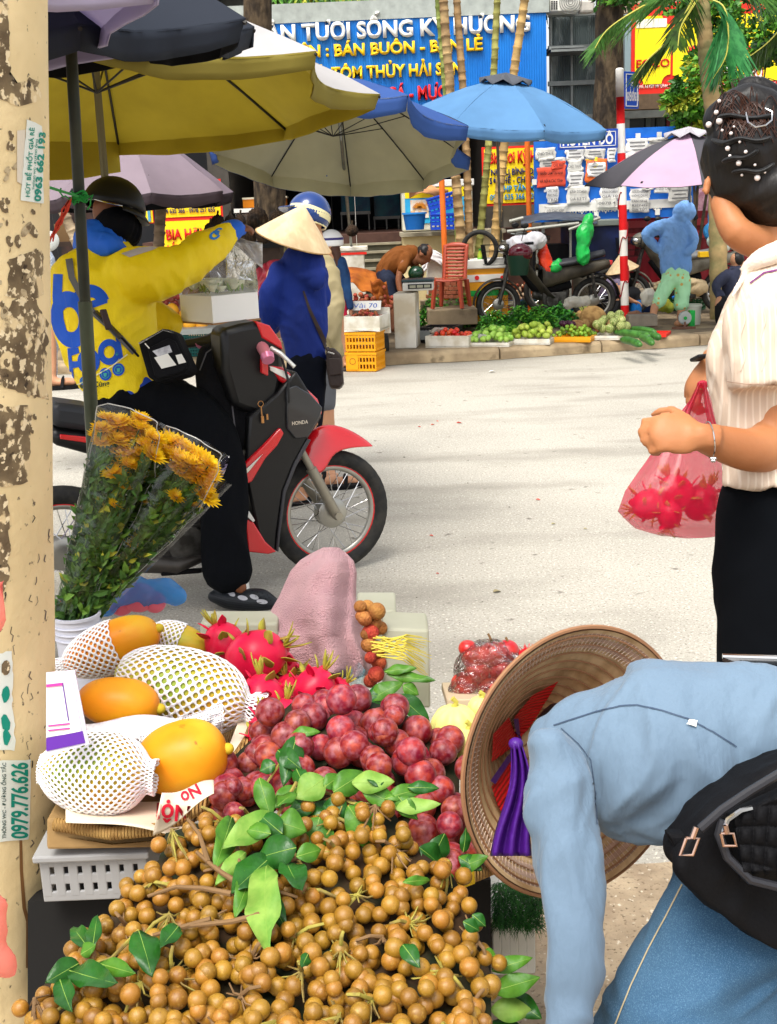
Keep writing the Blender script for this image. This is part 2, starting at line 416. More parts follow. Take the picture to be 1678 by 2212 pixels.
blk_m=mat('black_ink',(20,20,26),.6)
navy_ink=mat('navy_ink',(24,34,90),.6)
cyan_ink=mat('cyan_ink',(26,140,196),.6)
steel_m=mat('grey_steel',(130,134,132),.45,metal=.5,var=.15)
pole_steel=mat('pole_steel',(120,122,118),.4,metal=.7,var=.2)
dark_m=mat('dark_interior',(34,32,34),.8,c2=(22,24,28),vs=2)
dark2_m=mat('dark_shelf',(60,46,38),.7,var=.3)
def shop():
 r=empty('shop_building',atY(820,600,19),'open fronted seafood shop with dark interior under the big blue sign','shop')
 L,Rr=atY(488,300,18.4).x,atY(1040,300,18.4).x
 far=23.5
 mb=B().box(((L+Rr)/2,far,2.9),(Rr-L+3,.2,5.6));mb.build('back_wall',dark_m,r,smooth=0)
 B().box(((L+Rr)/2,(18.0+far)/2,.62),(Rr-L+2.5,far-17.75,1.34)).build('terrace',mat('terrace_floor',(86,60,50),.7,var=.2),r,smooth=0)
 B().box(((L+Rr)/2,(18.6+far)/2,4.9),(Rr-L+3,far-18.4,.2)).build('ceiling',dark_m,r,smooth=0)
 for x in(L-.15,Rr+.2):
  B().box((x,20.9,2.9),(.3,5,4.2)).build('side_wall',mat('shop_wall',(70,66,60),.8,var=.2),r,smooth=0)
 B().box((Rr+.95,18.5,1.3),(1.3,.3,2.4)).build('grey_wall',mat('stained_wall',(128,124,112),.9,c2=(84,78,66),vs=2.2,var=.2,bump=.4,bs=20),r,smooth=0)
 s=board('sign_board',480,26,1181,226,18.0,blue_sign,r,.25)
 tb=board('top_rail',476,14,1186,26,17.97,mat('rail_grey',(160,166,160),.6,var=.2),s,.3)
 Yf=18.0
 def tl(st,x0,x1,ya,yb,h,m):text(st,(x0+x1)/2,(ya+yb)/2,h,Yf,m,s,wpx=x1-x0,ext=.06,bold=.035,lift=.0)
 tl('SẢN TƯƠI SỐNG KỲ HƯƠNG',554,1144,74,50,33,white_m)
 tl('CHUYÊN : BÁN BUÔN - BÁN LẺ',556,1042,113,98,24,yel_m)
 tl('CÁ, TÔM THỦY HẢI SẢN',660,998,160,148,25,yel_m)
 tl('CÁ - MỰC',836,965,202,199,28,red_m)
 st=B()
 for i in range(11):
  x0,x1=atY(650,500,17.6).x,atY(872,500,17.6).x
  z=1.25-.107*(i+1)
  st.m=0;st.box(((x0+x1)/2,17.6-.19*i,z-.06),(x1-x0,.2,.11))
  st.m=1;st.box(((x0+x1)/2,17.6-.19*i-.02,z+.008),(x1-x0+.02,.21,.03))
 st.build('steps',[mat('step_riser',(78,76,62),.9,var=.25),mat('step_tread',(150,142,120),.8,var=.2)],r,smooth=0)
 cw=mat('cream_wall',(226,208,158),.85,c2=(206,186,136),vs=2,var=.06,bump=.3,bs=30)
 x0,x1=atY(870,500,16.6).x,atY(1088,500,16.6).x
 B().box(((x0+x1)/2,17.2,.66),(x1-x0,1.0,1.18)).build('low_wall',cw,r,smooth=0,bevel=.01)
 B().box(((x0+x1)/2,17.18,1.275),(x1-x0+.06,1.1,.05)).build('wall_cap',mat('cap_grey',(170,160,136),.8,var=.2),r,smooth=0)
 return r
shop_r=shop()
def tank(x0,y0,x1,y1,Y,label):
 r=empty('fish_tank',atY((x0+x1)/2,y1,Y),label,'fish tank','fish tanks inside the dark shop')
 board('glass_box',x0,y0,x1,y1,Y,mat('tank_glass',(18,66,74),.15,c2=(14,40,56),vs=3),r,.6)
 board('rim',x0-3,y0-4,x1+3,y0,Y-.02,mat('tank_rim',(52,60,60),.5),r,.64)
 board('stand',x0,y1,x1,y1+4,Y-.02,mat('tank_stand',(90,88,84),.5,metal=.4),r,.64)
 for x in(x0+3,(x0+x1)/2,x1-3):board('leg',x-2,y1+4,x+2,497,Y,MATS['tank_stand'],r,.04)
tank(735,400,800,458,20.5,'teal fish tank in the dark shop left of the white post')
tank(806,392,864,468,20.8,'larger dark teal fish tank in the shop right of the white post')
tank(612,330,720,398,21.5,'dark fish tank high in the shop above the helmets')
for(x0,y0,x1,y1,c,lb)in((524,427,549,448,(236,140,20),'orange box on the white shelf left of the tree trunk'),(599,424,618,446,(226,130,30),'orange box inside the shop right of the tree trunk')):
 r=empty('storage_box',atY(x0,y1,18.9),lb,'box')
 board('body',x0,y0+3,x1,y1,18.9,mat('box_orange'+str(x0),c,.5),r,.3)
 board('lid',x0-1,y0,x1+1,y0+3,18.88,mat('lid_pale',(230,220,190),.5),r,.34)
r=empty('display_shelf',atY(560,500,18.3),'white shelf board behind the durians beside the tree trunk','shelf')
board('shelf_board',505,451,622,455,18.4,white_m,r,.5)
board('back_panel',508,462,602,520,18.6,mat('panel_white',(196,200,196),.5,var=.1),r,.03)
for x in(512,598):board('leg',x,455,x+4,560,18.5,steel_m,r,.04)
r=empty('white_post',atY(770,600,17.3),'white square post standing before the shop steps','post')
board('shaft',763,372,777,664,16.4,white_m,r,.1,bevel=.006);board('cap_plate',760,366,780,372,16.88,steel_m,r,.14)
fr=empty('chest_freezer',atY(945,497,17.2),'white chest freezer with bright picture panel on the cream wall','freezer')
board('body',866,400,1022,494,17.0,mat('freezer_white',(206,204,186),.45,c2=(180,176,158),vs=3),fr,.6,bevel=.02)
board('lid',863,392,1024,400,16.97,white_m,fr,.66,bevel=.01)
p=board('picture_panel',874,424,1016,478,16.985,mat('panel_cyan',(60,180,220),.4,c2=(40,150,210),vs=4),fr,.02)
board('yellow_band',874,408,1016,423,16.98,mat('band_yellow',(240,214,20),.4),fr,.02)
board('picture',886,432,926,470,16.97,mat('panel_food',(226,178,110),.5,c2=(236,226,210),vs=9,lo=.45,hi=.55),p,.02)
ic=B()
for i in range(14):
 a=i/14*math.pi;q=atY(906,448,16.955);ic.bar(q,q+V((math.cos(a)*.1,0,math.sin(a)*.09-.02)),.01,.01)
ic.build('sticks',mat('fries',(210,130,30),.6),p,smooth=0)
cb=B()
cb.grid(lambda s,t:atY(884+84*s,402-8*math.sin(s*5)+26*t*(1-.35*s)+4*noise.noise(V((s*5,t*3,0))),16.9-.03*math.sin(s*9+t*4)),14,6)
cb.grid(lambda s,t:atY(886+80*s,394-6*math.sin(s*4)+8*t,17.0+.3*(1-t)),10,3)
cb.build('cardboard_sheet',mat('cardboard',(190,136,92),.9,var=.12),solid=.012,label='flattened brown cardboard sheet hanging over the chest freezer',cat='cardboard')
gb=B();ell(gb,880,393,17.0*1.0,13,9);ell(gb,893,396,17.0,10,6)
fuse('cloth_bundle',gb,mat('black_cloth',(22,24,26),.9),None,.012,2,(.01,20),label='small black cloth bundle lying on the freezer lid',cat='cloth')
ba=mat('basket_blue',(24,110,190),.5,c2=(14,84,160),vs=40,kind='wave')
bb=empty('laundry_basket',atY(896,495,16.75),'round blue woven plastic basket standing before the freezer','basket')
def fbk(q,a):return V((q.x,q.y*.8,q.z))
bl=B().lathe([(0,0),(.12,0),(.15,.2),(.155,.21),(.145,.21),(.11,.02),(0,.02)],atY(896,496,16.4),24,f=fbk);bl.build('bowl',ba,bb)
B().lathe([(.15,.2),(.165,.2),(.165,.222),(.15,.222),(.15,.2)],atY(896,496,16.4),24,f=fbk).build('rim',mat('rim_blue',(40,130,210),.4),bb)
for(cx,cy,rot,lb)in((960,480,0,'blue plastic crate on the cream wall under the tilted one'),(955,440,-14,'blue plastic crate tilted up against the freezer front')):
 r=empty('plastic_crate',atY(cx,cy+14,16.6),lb,'crate','blue crates by the freezer')
 M=Matrix.Rotation(math.radians(rot),3,'Y');c=atY(cx,cy,16.55);mb=B()
 cm=mat('crate_blue',(24,70,190),.45)
 W,D,H=.36,.24,.19
 mb.box(c,(W,D,.02),M)
 for k in range(4):
  z=-H/2+.02+k*H/3.4
  for sy in(-1,1):mb.box(c+M@V((0,sy*D/2,z)),(W,.014,.034),M)
  for sx in(-1,1):mb.box(c+M@V((sx*W/2,0,z)),(.014,D,.034),M)
 for i in range(7):
  for sy in(-1,1):mb.box(c+M@V((-W/2+i*W/6,sy*D/2,0)),(.014,.018,H),M)
 mb.build('slatted_body',cm,r,smooth=0);B().box(c+M@V((0,0,H/2+.012)),(W+.03,D+.03,.024),M).build('rim',cm,r,smooth=0,bevel=.004)
nb=empty('dark_shop_front',atY(250,600,19.4),'dark shop front behind the mauve umbrella on the left','shop')
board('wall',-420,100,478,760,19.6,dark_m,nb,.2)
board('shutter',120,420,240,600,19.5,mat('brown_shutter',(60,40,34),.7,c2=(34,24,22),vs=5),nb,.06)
board('roof_edge',-420,-80,560,30,19.0,mat('roof_grey',(110,110,104),.8,var=.2),nb,1.2)
def poster(name,x0,y0,x1,y1,Y,border,field,lines,label,inset=5,skew=0):
 r=board(name,x0,y0,x1,y1,Y,border,None,.04,label=label,cat='sign')
 f=board('field',x0+inset,y0+inset,x1-inset,y1-inset,Y-.012,field,r,.02)
 for(s_,xa,xb,yc,h,m,bo)in lines:text(s_,(xa+xb)/2,yc,h,Y-.024,m,r,wpx=xb-xa,ext=.006,bold=bo)
 return r
ysig=mat('sign_yellow',(250,214,24),.5,var=.04)
rsig=mat('sign_red',(222,44,30),.5)
poster('banner_sign',338,392,482,470,17.2,rsig,ysig,[('BIA HƠI KÌ HÓI',350,466,409,16,red_m,.03),('NHẬU BÌNH DÂN',357,463,434,12,cyan_ink,.03),('0904 635 366 - 0978 251 655',343,464,454,10,navy_ink,.02)],'yellow red bordered beer banner with phone numbers behind the rider helmet')
poster('banner_sign',336,476,480,545,17.1,rsig,ysig,[('BIA HƠI KỲ',359,474,504,22,red_m,.03),('LẨU CÁC LOẠI',362,470,532,12,red_m,.02)],'lower yellow beer banner behind the raised arm and hand',inset=3)
poster('banner_sign',290,430,333,482,17.3,rsig,ysig,[],'narrow yellow strip of a sign just right of the rider helmet',inset=2)
board('sign_stripe',316,430,326,478,17.27,mat('stripe_blue',(80,150,180),.5),None,.01,label='blue grey striped banner edge between the yellow strip and beer banner',cat='sign strip')
bs2=poster('banner_sign',1040,318,1178,440,17.6,rsig,ysig,[('Bia Hơi Kỳ Hói',1056,1172,338,25,red_m,.03),('NHẬU BÌNH DÂN',1060,1172,370,13,navy_ink,.03),('SƠ CHẾ - CHẾ BIẾN',1057,1174,388,13,navy_ink,.03),('HP TÂN MỚI',1088,1168,406,13,cyan_ink,.03),('0904 635 366 - 0978',1058,1172,424,12,cyan_ink,.02)],'yellow beer sign with red border behind the slanting palm trunks')
def notice_board():
 Y=16.8
 bm_=mat('board_blue',(18,96,190),.5,c2=(30,110,205),vs=4)
 r=board('notice_board',1153,306,1503,466,Y,bm_,None,.06,label='large blue notice board covered with torn paper notices',cat='notice board')
 board('top_beam',1180,284,1503,302,Y+.03,bm_,r,.05)
 board('white_rule',1164,441,1494,446,Y-.02,white_m,r,.02)
 for x,y in((1378,294),(1424,291),(1154,393),(1288,463),(1420,458),(1340,462)):board('clip',x-5,y-6,x+5,y+6,Y-.03,white_m,r,.02)
 text('VÌ MỘT HÀ NỘI XANH - SẠCH - ĐẸP',1330,451,10,Y-.012,white_m,r,wpx=206,ext=.006,bold=.04)
 text('QUẬN NAM',1290,318,6,Y-.012,white_m,r,wpx=60,ext=.006)
 ink=mat('faint_ink',(110,110,112),.8)
 pap=[mat('paper_a',(222,220,212),.8,c2=(196,194,186),vs=8),mat('paper_b',(232,230,226),.8,c2=(206,206,206),vs=6),mat('paper_grey',(186,184,178),.8,c2=(214,212,206),vs=9)]
 redp=mat('paper_red',(222,84,60),.8,var=.1);yelp=mat('paper_yellow',(232,214,60),.8);orap=mat('paper_orange',(226,110,50),.8)
 P=[(1156,320,1200,343,0,'CHO THUÊ'),(1164,342,1222,362,2,''),(1160,362,1222,402,'r','NHẬN LÀM TẠI NHÀ\nHÀ NỘI & CÁC TỈNH'),(1192,348,1222,364,'r','CẮT ĐẶT'),(1222,318,1260,345,1,''),(1224,345,1258,372,0,'CHO THUÊ'),(1226,372,1262,402,1,''),(1226,402,1272,440,0,'KINH DOANH\nGIÁ 8.3 TỶ'),(1262,322,1306,344,2,''),(1264,344,1312,392,'o',''),(1266,340,1290,362,'y','GÓI'),(1268,352,1308,380,1,''),(1180,404,1206,438,1,'CHO THUÊ\nPHÒNG\nTRỌ'),(1176,444,1222,466,0,'CÓ GÁC XÉP'),(1296,398,1338,430,1,'Ô TÔ ĐẬU\nKINH DOANH\nGIÁ 10'),(1288,428,1334,448,0,'0878.4'),(1312,316,1330,350,1,''),(1352,300,1400,330,1,''),(1400,298,1440,318,2,''),(1360,408,1404,428,1,'NGƯỜI ĐI LÀM\nKHÔNG CHUNG'),(1360,428,1402,458,2,'BÁN NHÀ\nRIÊNG\nGIÁ TỐT'),(1412,398,1452,416,1,'CHÍNH CHỦ'),(1444,404,1492,434,2,''),(1386,398,1410,410,0,''),(1340,330,1372,372,0,'CHO THUÊ')]
 for i,(x0,y0,x1,y1,c,tx)in enumerate(P):
  m={'r':redp,'y':yelp,'o':orap}.get(c)or pap[c]
  Yn=Y-.008-.0045*i;a=atY(x0,y0,Yn);b_=atY(x1,y1,Yn);n=7;mb=B();sd_=i*3.1
  def fn(s,t):
   ex=noise.noise(V((s*3+sd_,t*3,1)))*.02*(1 if .1<s<.9 else 1.6)
   lift_=max(0,noise.noise(V((s*2+sd_,t*2,4))))*.05*(abs(s-.5)+abs(t-.5))
   return V((a.x+(b_.x-a.x)*s+ex,Yn-lift_,b_.z+(a.z-b_.z)*t+ex*.8))
  mb.grid(fn,n,n);q=mb.build('paper_notice',m,r,smooth=40,solid=.003)
  ls=tx.split('\n')if tx else['~~~']*0
  if not tx:
   lb=B()
   for j in range(3):
    yy=a.z+(b_.z-a.z)*(.25+.25*j);lb.box(((a.x+b_.x)/2,Yn-.008,yy),(abs(b_.x-a.x)*rnd(.5,.8),.002,.012))
   lb.build('printed_lines',ink,q,smooth=0)
  for j,l in enumerate(ls):
   yc=y0+(y1-y0)*(j+.7)/(len(ls)+.4)
   text(l,(x0+x1)/2,yc,min(6,(y1-y0)/(len(ls)+.4)*.55),Yn-.02,blk_m if c=='r' else ink,q,wpx=(x1-x0)*.8,ext=.002,bold=.01)
 for i in range(26):
  x,y=rnd(1168,1490),rnd(402,438);Yn=Y-.006;c=atY(x,y,Yn);k=9;rr=rnd(.015,.05)
  vs=[c+V((math.cos(j/k*6.28)*rr*rnd(.5,1.5),0,math.sin(j/k*6.28)*rr*rnd(.4,1)))for j in range(k)]
  B().slab(vs,(0,-.002-i*.0001,0)).build('paper_scrap',pap[1],r,smooth=0)
 for x in(1170,1485):board('post',x,466,x+8,690,Y+.02,steel_m,r,.06)
notice_board()
rw=empty('red_stall_wall',atY(1440,560,17.4),'dark red metal panel wall under the blue notice board','panel wall')
board('panel',1345,462,1640,600,17.3,mat('panel_red',(140,22,34),.4,c2=(112,16,28),vs=3,wave=(3,'X',1)),rw,.05)
for y in(478,505):board('rail',1345,y,1640,y+3,17.27,mat('rail_red',(170,60,60),.4),rw,.03)
cp=empty('metal_screen',atY(1235,240,18.3),'weathered grey corrugated metal screen beside the blue sign','metal screen')
gal=mat('weathered_sheet',(112,124,124),.6,c2=(76,86,86),vs=2.2,var=.3,wave=(10,'X',0),bdist=.01,stretch=(1,1,.3))
addmix(gal,(172,180,178),3,.56,.66,stretch=(1,1,.35))
board('sheet',1186,28,1296,330,18.6,gal,cp,.05)
for y in(27,99,176,250):board('cross_bar',1184,y,1300,y+5,18.5,steel_m,cp,.06)
for x in(1188,1232,1290):board('upright',x,20,x+6,330,18.52,steel_m,cp,.05)
for x0,x1,y in((1186,1262,101),(1190,1290,105)):board('shelf',x0,y,x1,y+3,18.0,steel_m,cp,.5)
ac=empty('air_conditioner',atY(1220,24,18.2),'white air conditioner outdoor unit on top of the metal screen','air conditioner')
board('casing',1188,-20,1252,22,18.1,mat('ac_white',(226,224,214),.5),ac,.35,bevel=.01)
fan=B();c=atY(1232,4,18.09)
for q in range(5):fan.lathe([(.03+.03*q,0),(.038+.03*q,0),(.038+.03*q,.01),(.03+.03*q,.01),(.03+.03*q,0)],c,24,Matrix.Rotation(math.radians(90),3,'X'))
fan.build('fan_grille',mat('grille_grey',(120,120,116),.5),ac)
gr=B()
for i in range(5):
 for j in range(3):p=atY(1192+j*5,3+i*4,18.09);gr.box(p,(.02,.01,.016))
gr.build('side_vents',blk_m,ac,smooth=0)
bx=empty('junk_bracket',atY(1275,20,18.2),'pale rag and bracket beside the air conditioner','rag')
board('rag',1252,0,1284,26,18.1,mat('rag_pale',(196,190,180),.9,var=.2),bx,.2,bevel=.03)
def right_sign():
 Y=20.5
 r=empty('restaurant_front',atY(1520,300,Y),'restaurant front with red and yellow sign behind the palm','building')
 s=board('sign_board',1364,8,1860,196,Y,rsig,r,.1)
 y2=mat('panel_yellow',(250,226,20),.5)
 for(x0,y0,x1,y1)in((1372,36,1447,180),(1455,36,1700,172),(1708,30,1850,168)):
  a,b_=atY(x0,y0,Y-.02),atY(x1,y1,Y-.02);c_=.14;pts=[]
  X0,X1,Z0,Z1=a.x,b_.x,b_.z,a.z
  for(cx,cz,st)in((X0,Z0,0),(X1,Z0,1),(X1,Z1,2),(X0,Z1,3)):
   for k in range(5):
    an=math.radians(90-k*22.5)+[0,math.pi/2,math.pi,3*math.pi/2][st]
    pts.append(V((cx+c_*math.cos(an),Y-.02,cz+c_*math.sin(an))))
  B().slab(pts,(0,.015,0)).build('yellow_panel',y2,s,smooth=0)
 board('pale_corner',1374,42,1440,58,Y-.03,mat('sign_pale',(240,232,214),.5),s,.01)
 hal=mat('letter_halo',(190,30,40),.5)
 for(st,x,y,h,wd)in(('HÀNG HẬU BÉO',1568,157,26,156),):
  text(st,x,y,h*1.14,Y-.035,hal,s,wpx=wd*1.03,ext=.006,bold=.07);text(st,x,y,h,Y-.045,white_m,s,wpx=wd,ext=.006,bold=.02)
 text('EOCO',1410,136,17,Y-.03,red_m,s,wpx=72,ext=.004);text('ĐẶC SẢN',1560,108,22,Y-.03,rsig,s,wpx=150,ext=.004)
 text('SỐ 1, NHÀ A4 KĐT MỸ ĐÌNH, P CẦU DIỄN',1420,186,7,Y-.012,white_m,s,wpx=118,ext=.004,bold=.01)
 text('ĐT: 0985 80 2 CS 46 CẦU GIẤY',1610,182,6,Y-.012,white_m,s,wpx=130,ext=.004,bold=.01)
 board('side_return',1350,30,1364,196,Y+.02,mat('return_grey',(150,170,174),.4,metal=.4),s,.3)
 board('eave',1345,205,1860,216,Y-.05,mat('eave_brown',(96,78,60),.8,var=.3),r,.6)
 board('dark_glazing',1330,216,1860,330,Y+.4,mat('glazing',(30,38,38),.25,c2=(46,52,50),vs=2),r,.1)
 for x,c in((1395,(70,80,76)),(1418,(44,50,48)),(1440,(96,28,34))):board('mullion',x,216,x+9,330,Y+.35,mat('mull%d'%x,c,.6),r,.05)
 board('wall_above',1300,-120,1900,4,Y+.3,mat('wall_beige',(190,176,150),.9,var=.1),r,.2)
right_sign()
rl=empty('steel_railing',atY(1450,290,19),'grey steel railing above the blue notice board','railing')
board('top_rail',1346,240,1562,247,18.6,pole_steel,rl,.06)
for x in(1457,1346,1556):board('post',x,247,x+13,330,18.62,pole_steel,rl,.05)
def striped_pole():
 base=gnd(1350,696,.12);Y=base.y;top=atY(1338,150,Y)
 r=empty('street_sign_pole',base,'red and white striped pole carrying blue street name signs','street pole')
 wh=mat('stripe_white',(232,228,220),.5,var=.08);rd=mat('stripe_red',(214,22,26),.5,var=.08)
 ys=[697,658,603,548,491,436,382,325,263,207,150]
 mb=B()
 for i in range(len(ys)-1):
  p,q=base.lerp(top,(697-ys[i])/547),base.lerp(top,(697-ys[i+1])/547)
  mb.m=1 if i%2==0 else 0;mb.cyl(p,q,.05,.05,20,caps=(i==9))
 mb.build('shaft',[wh,rd],r,smooth=60)
 B().sph(top,(.05,.05,.02),16,6).build('cap',wh,r)
 rope=B();pts=[]
 for i in range(60):
  t=i/59;a=t*17;p=base.lerp(top,.02+t*.5);pts.append(p+V((math.cos(a)*.056,math.sin(a)*.056,.05*math.sin(i*.9))))
 rope.tube(pts,.007,5);rope.build('red_string',mat('string_red',(150,24,34),.8),r)
 sb=mat('street_blue',(22,70,170),.35);
 def plate(x0,y0,x1,y1,Yp,yaw,lines):
  a,b_=atY(x0,y0,Yp),atY(x1,y1,Yp);W=abs(b_.x-a.x);H=abs(a.z-b_.z);org=V((a.x,Yp,(a.z+b_.z)/2))
  Rz=Matrix.Rotation(math.radians(yaw),3,'Z');W2=W/max(.2,math.cos(math.radians(yaw)))
  c=org+Rz@V((W2/2,0,0))
  o=B().box(c,(W2,.02,H),Rz).build('name_plate',sb,r,smooth=0,bevel=.004)
  bd=B()
  for z in(-1,1):bd.box(c+Rz@V((0,-.014,z*(H/2-.03))),(W2-.05,.006,.008),Rz)
  for x in(-1,1):bd.box(c+Rz@V((x*(W2/2-.03),-.014,0)),(.008,.006,H-.05),Rz)
  bd.build('white_line',white_m,o,smooth=0)
  for(s_,fx,fz,h,wd)in lines:
   R2=Rz@Matrix.Rotation(math.radians(90),3,'X')
   me_w=wd*W2;hh=h*H
   def fn(u,v,fx=fx,fz=fz,me_w=me_w,hh=hh):return c+Rz@V((fx*W2+u*me_w,-.016,fz*H+v*hh))
   mapped(s_,fn,white_m,o,bold=.03)
  return o
 p1=plate(1347,154,1384,233,Y-.02,38,[('PHỐ',.1,.2,.16,.34),('NGUYỄN ĐỔNG CHI',.04,-.16,.24,.84)])
 q=B().lathe([(.02,0),(.045,0),(.045,.004),(.02,.004)],V(p1.location)+wloc(r)*0+V((0,0,0)),20)
 p2=plate(1204,283,1334,319,Y-.1,0,[('HUYỆN ĐÔ',0,0,.55,.84)])
striped_pole()
op=mat('post_orange',(222,110,34),.6,var=.12)
for(x0,y0,x1,y1,Y,lb)in((950,300,961,560,15.6,'orange post beside the brown plastic chair'),(1138,290,1143,480,17.0,'thin orange post in front of the yellow beer sign')):
 mb=B().cyl(atY(x0,y0,Y),atY(x1,y1,Y),.036,.036,14);b0=atY(x1,y1,Y)
 mb.cyl(b0,V((b0.x,b0.y,.12)),.036,.036,14);mb.lathe([(.0,0),(.09,0),(.09,.012),(0,.012)],(b0.x,b0.y,.125),16)
 mb.build('orange_post',op,label=lb,cat='post',group='orange painted posts')
bark=mat('dark_bark',(84,70,52),.95,c2=(44,36,28),vs=9,var=.3,bump=1,bs=24,bdist=.03,stretch=(1,1,.4))
bark2=mat('lichen_bark',(150,138,104),.95,c2=(84,74,50),vs=7,var=.3,bump=1,bs=20,bdist=.02)
def trunk_mesh(p0,p1,r0,r1,seg=26,n=18,wob=.12,nz=2.2):
 mb=B();vs=[]
 for i in range(seg+1):
  t=i/seg;c=p0.lerp(p1,t)+V((noise.noise(V((t*3,p0.x,0))),noise.noise(V((t*3,5,p0.x))),0))*r0*.5
  for j in range(n):
   a=2*math.pi*j/n;d=V((math.cos(a),math.sin(a),0));r=r0+(r1-r0)*t
   r*=1+wob*noise.noise(d*1.3+V((0,0,t*nz*3)))+.05*noise.noise(d*5+V((0,0,t*20)))
   vs.append(c+d*r)
 fs=[(i*n+j,i*n+(j+1)%n,(i+1)*n+(j+1)%n,(i+1)*n+j)for i in range(seg)for j in range(n)]
 mb.add(vs,fs);return mb
def leafmat(name,c,c2,**k):
 return mat(name,c,.45,c2=c2,vs=14,rand=0,**k)
lf1=leafmat('leaf_bright',(96,150,44),(66,120,30));lf2=leafmat('leaf_mid',(58,110,36),(40,84,28));lf3=leafmat('leaf_yellow',(176,176,50),(130,150,40))
lf4=leafmat('leaf_dark',(34,74,30),(24,54,24))
def leafcloud(mb,c,R,n,size,mats=3,shell=.35):
 c=V(c)
 for i in range(n):
  u=V((rnd(-1,1),rnd(-1,1),rnd(-1,1)))
  if u.length>1 or u.length<.1:continue
  u=u.normalized()*(u.length**shell)
  p=c+V((u.x*R[0],u.y*R[1],u.z*R[2]))*(1+.35*noise.noise(u*2.2+c))
  if noise.noise(p*3.1)<-.18:continue
  d=V((rnd(-1,1),rnd(-1,1),rnd(-.8,.5))).normalized();s_=perp(d)[0];s_=Matrix.Rotation(rnd(0,6),3,d)@s_
  L=size*rnd(.6,1.3);W=L*.28
  mb.m=min(mats-1,int(abs(noise.noise(p*1.7+V((9,9,9))))*4*mats/3+rnd(0,.8)))
  nn=d.cross(s_)*(L*.08)
  mb.add([p,p+d*L*.5+s_*W+nn,p+d*L,p+d*L*.5-s_*W+nn],[(0,1,2,3)])
def tree(p0,p1,r0,r1,m,label,crown=None,mats=None,size=.12):
 r=empty('street_tree',p0,label,'tree')
 trunk_mesh(p0,p1,r0,r1).build('trunk',m,r,smooth=180)
 if crown:
  mb=B()
  for(c,R,n)in crown:leafcloud(mb,c,R,n,size,len(mats))
  mb.build('crown',mats,r,smooth=0,fixn=False)
 return r
b0=atY(574,590,15.6);t0=atY(562,-80,15.6)
tree(V((b0.x,15.6,.1)),V((t0.x,15.6,t0.z+1)),.21,.16,bark2 if 0 else bark,'thick tree trunk in front of the blue shop sign',[((t0.x,15.6,t0.z+2.2),(1.6,1.4,1.0),900)],[lf2,lf1,lf4])
B2=empty('lit_trunk_block',atY(590,600,16.4),'pale block standing in for the lit lower tree trunk under the cream umbrella','tree trunk')
a=atY(588,340,16.4);B().box((a.x,16.4,1.6),(.24,.24,3.0)).build('shaft',mat('lit_trunk_tone',(150,140,100),.95,c2=(90,84,54),vs=5,var=.3,bump=1,bs=18,bdist=.02),B2,smooth=0,bevel=.02)  # added block, its paler colour paints the lit lower part of the trunk
b1=atY(1322,240,17.7);t1=atY(1316,-60,17.7)
tree(V((b1.x,17.7,.1)),V((t1.x,17.7,t1.z)),.22,.19,bark,'broad dark tree trunk behind the striped pole')
def palm(pts,wpx,Y,c,c2,label,seg=40):
 mb=B();P=[atY(x,y,Y)for x,y in pts]
 lo=P[-1];dirv=(P[-1]-P[-2]).normalized();k=(lo.z-.1)/max(.2,-dirv.z);P.append(V((lo.x+dirv.x*k*.6,Y,.1)))
 up=(P[0]-P[1]).normalized();P.insert(0,P[0]+up*.7)
 Ls=[0]
 for i in range(1,len(P)):Ls.append(Ls[-1]+(P[i]-P[i-1]).length)
 def at_s(s):
  for i in range(1,len(P)):
   if s<=Ls[i]or i==len(P)-1:return P[i-1].lerp(P[i],(s-Ls[i-1])/(Ls[i]-Ls[i-1]))
 r=wpx*Y/FPX/2;s=0;pts_,rad,=[],[]
 while s<Ls[-1]:
  st=rnd(.09,.16);off=V((rnd(-1,1),rnd(-1,1),0))*.003
  for f,q in((0,1.13),(.1,1.1),(.16,.98),(.9,1.0)):pts_.append(at_s(min(Ls[-1],s+st*f))+off);rad.append(r*q*(1+.25*s/Ls[-1]))
  s+=st
 mb.tube(pts_,rad,14)
 root=empty('palm_tree',P[-1],label,'palm tree','slender ringed palm trunks')
 m=mat('palm_bark%s'%label[:12],c,.8,c2=c2,vs=4,var=.18,bump=.5,bs=30,stretch=(1,1,2.5))
 mb.build('trunk',m,root,smooth=50)
tan,tan2,grn,grn2=(178,150,104),(132,106,72),(150,160,86),(112,124,60)
palm([(946,0),(962,185),(985,400),(992,556)],13,16.0,grn,grn2,'green leftmost palm trunk of the clump over the blue sign')
palm([(957,0),(972,190),(984,380),(998,548)],17,15.7,tan,tan2,'thick tan ringed palm trunk beside the green one, in front of the letter Y')
palm([(986,0),(999,180),(1008,350),(1014,548)],14,15.8,(170,136,92),tan2,'reddish tan palm trunk just left of the letter H')
palm([(1074,0),(1066,160),(1054,330),(1036,520),(1028,575)],13,16.1,(160,158,88),(120,116,60),'yellow green palm trunk over the letter O of the sign')
palm([(1133,0),(1108,165),(1087,330),(1064,560)],16,15.9,(190,156,98),(150,122,78),'leaning tan palm trunk at the right end of the letters')
palm([(352,300),(350,430),(340,560)],20,14.2,(150,130,108),(110,92,74),'grey brown tree stem before the beer banners')
palm([(100,360),(130,440),(158,505),(180,560)],19,14.6,(180,160,130),(120,104,84),'slanting pale tree stem left of the dark umbrella pole')
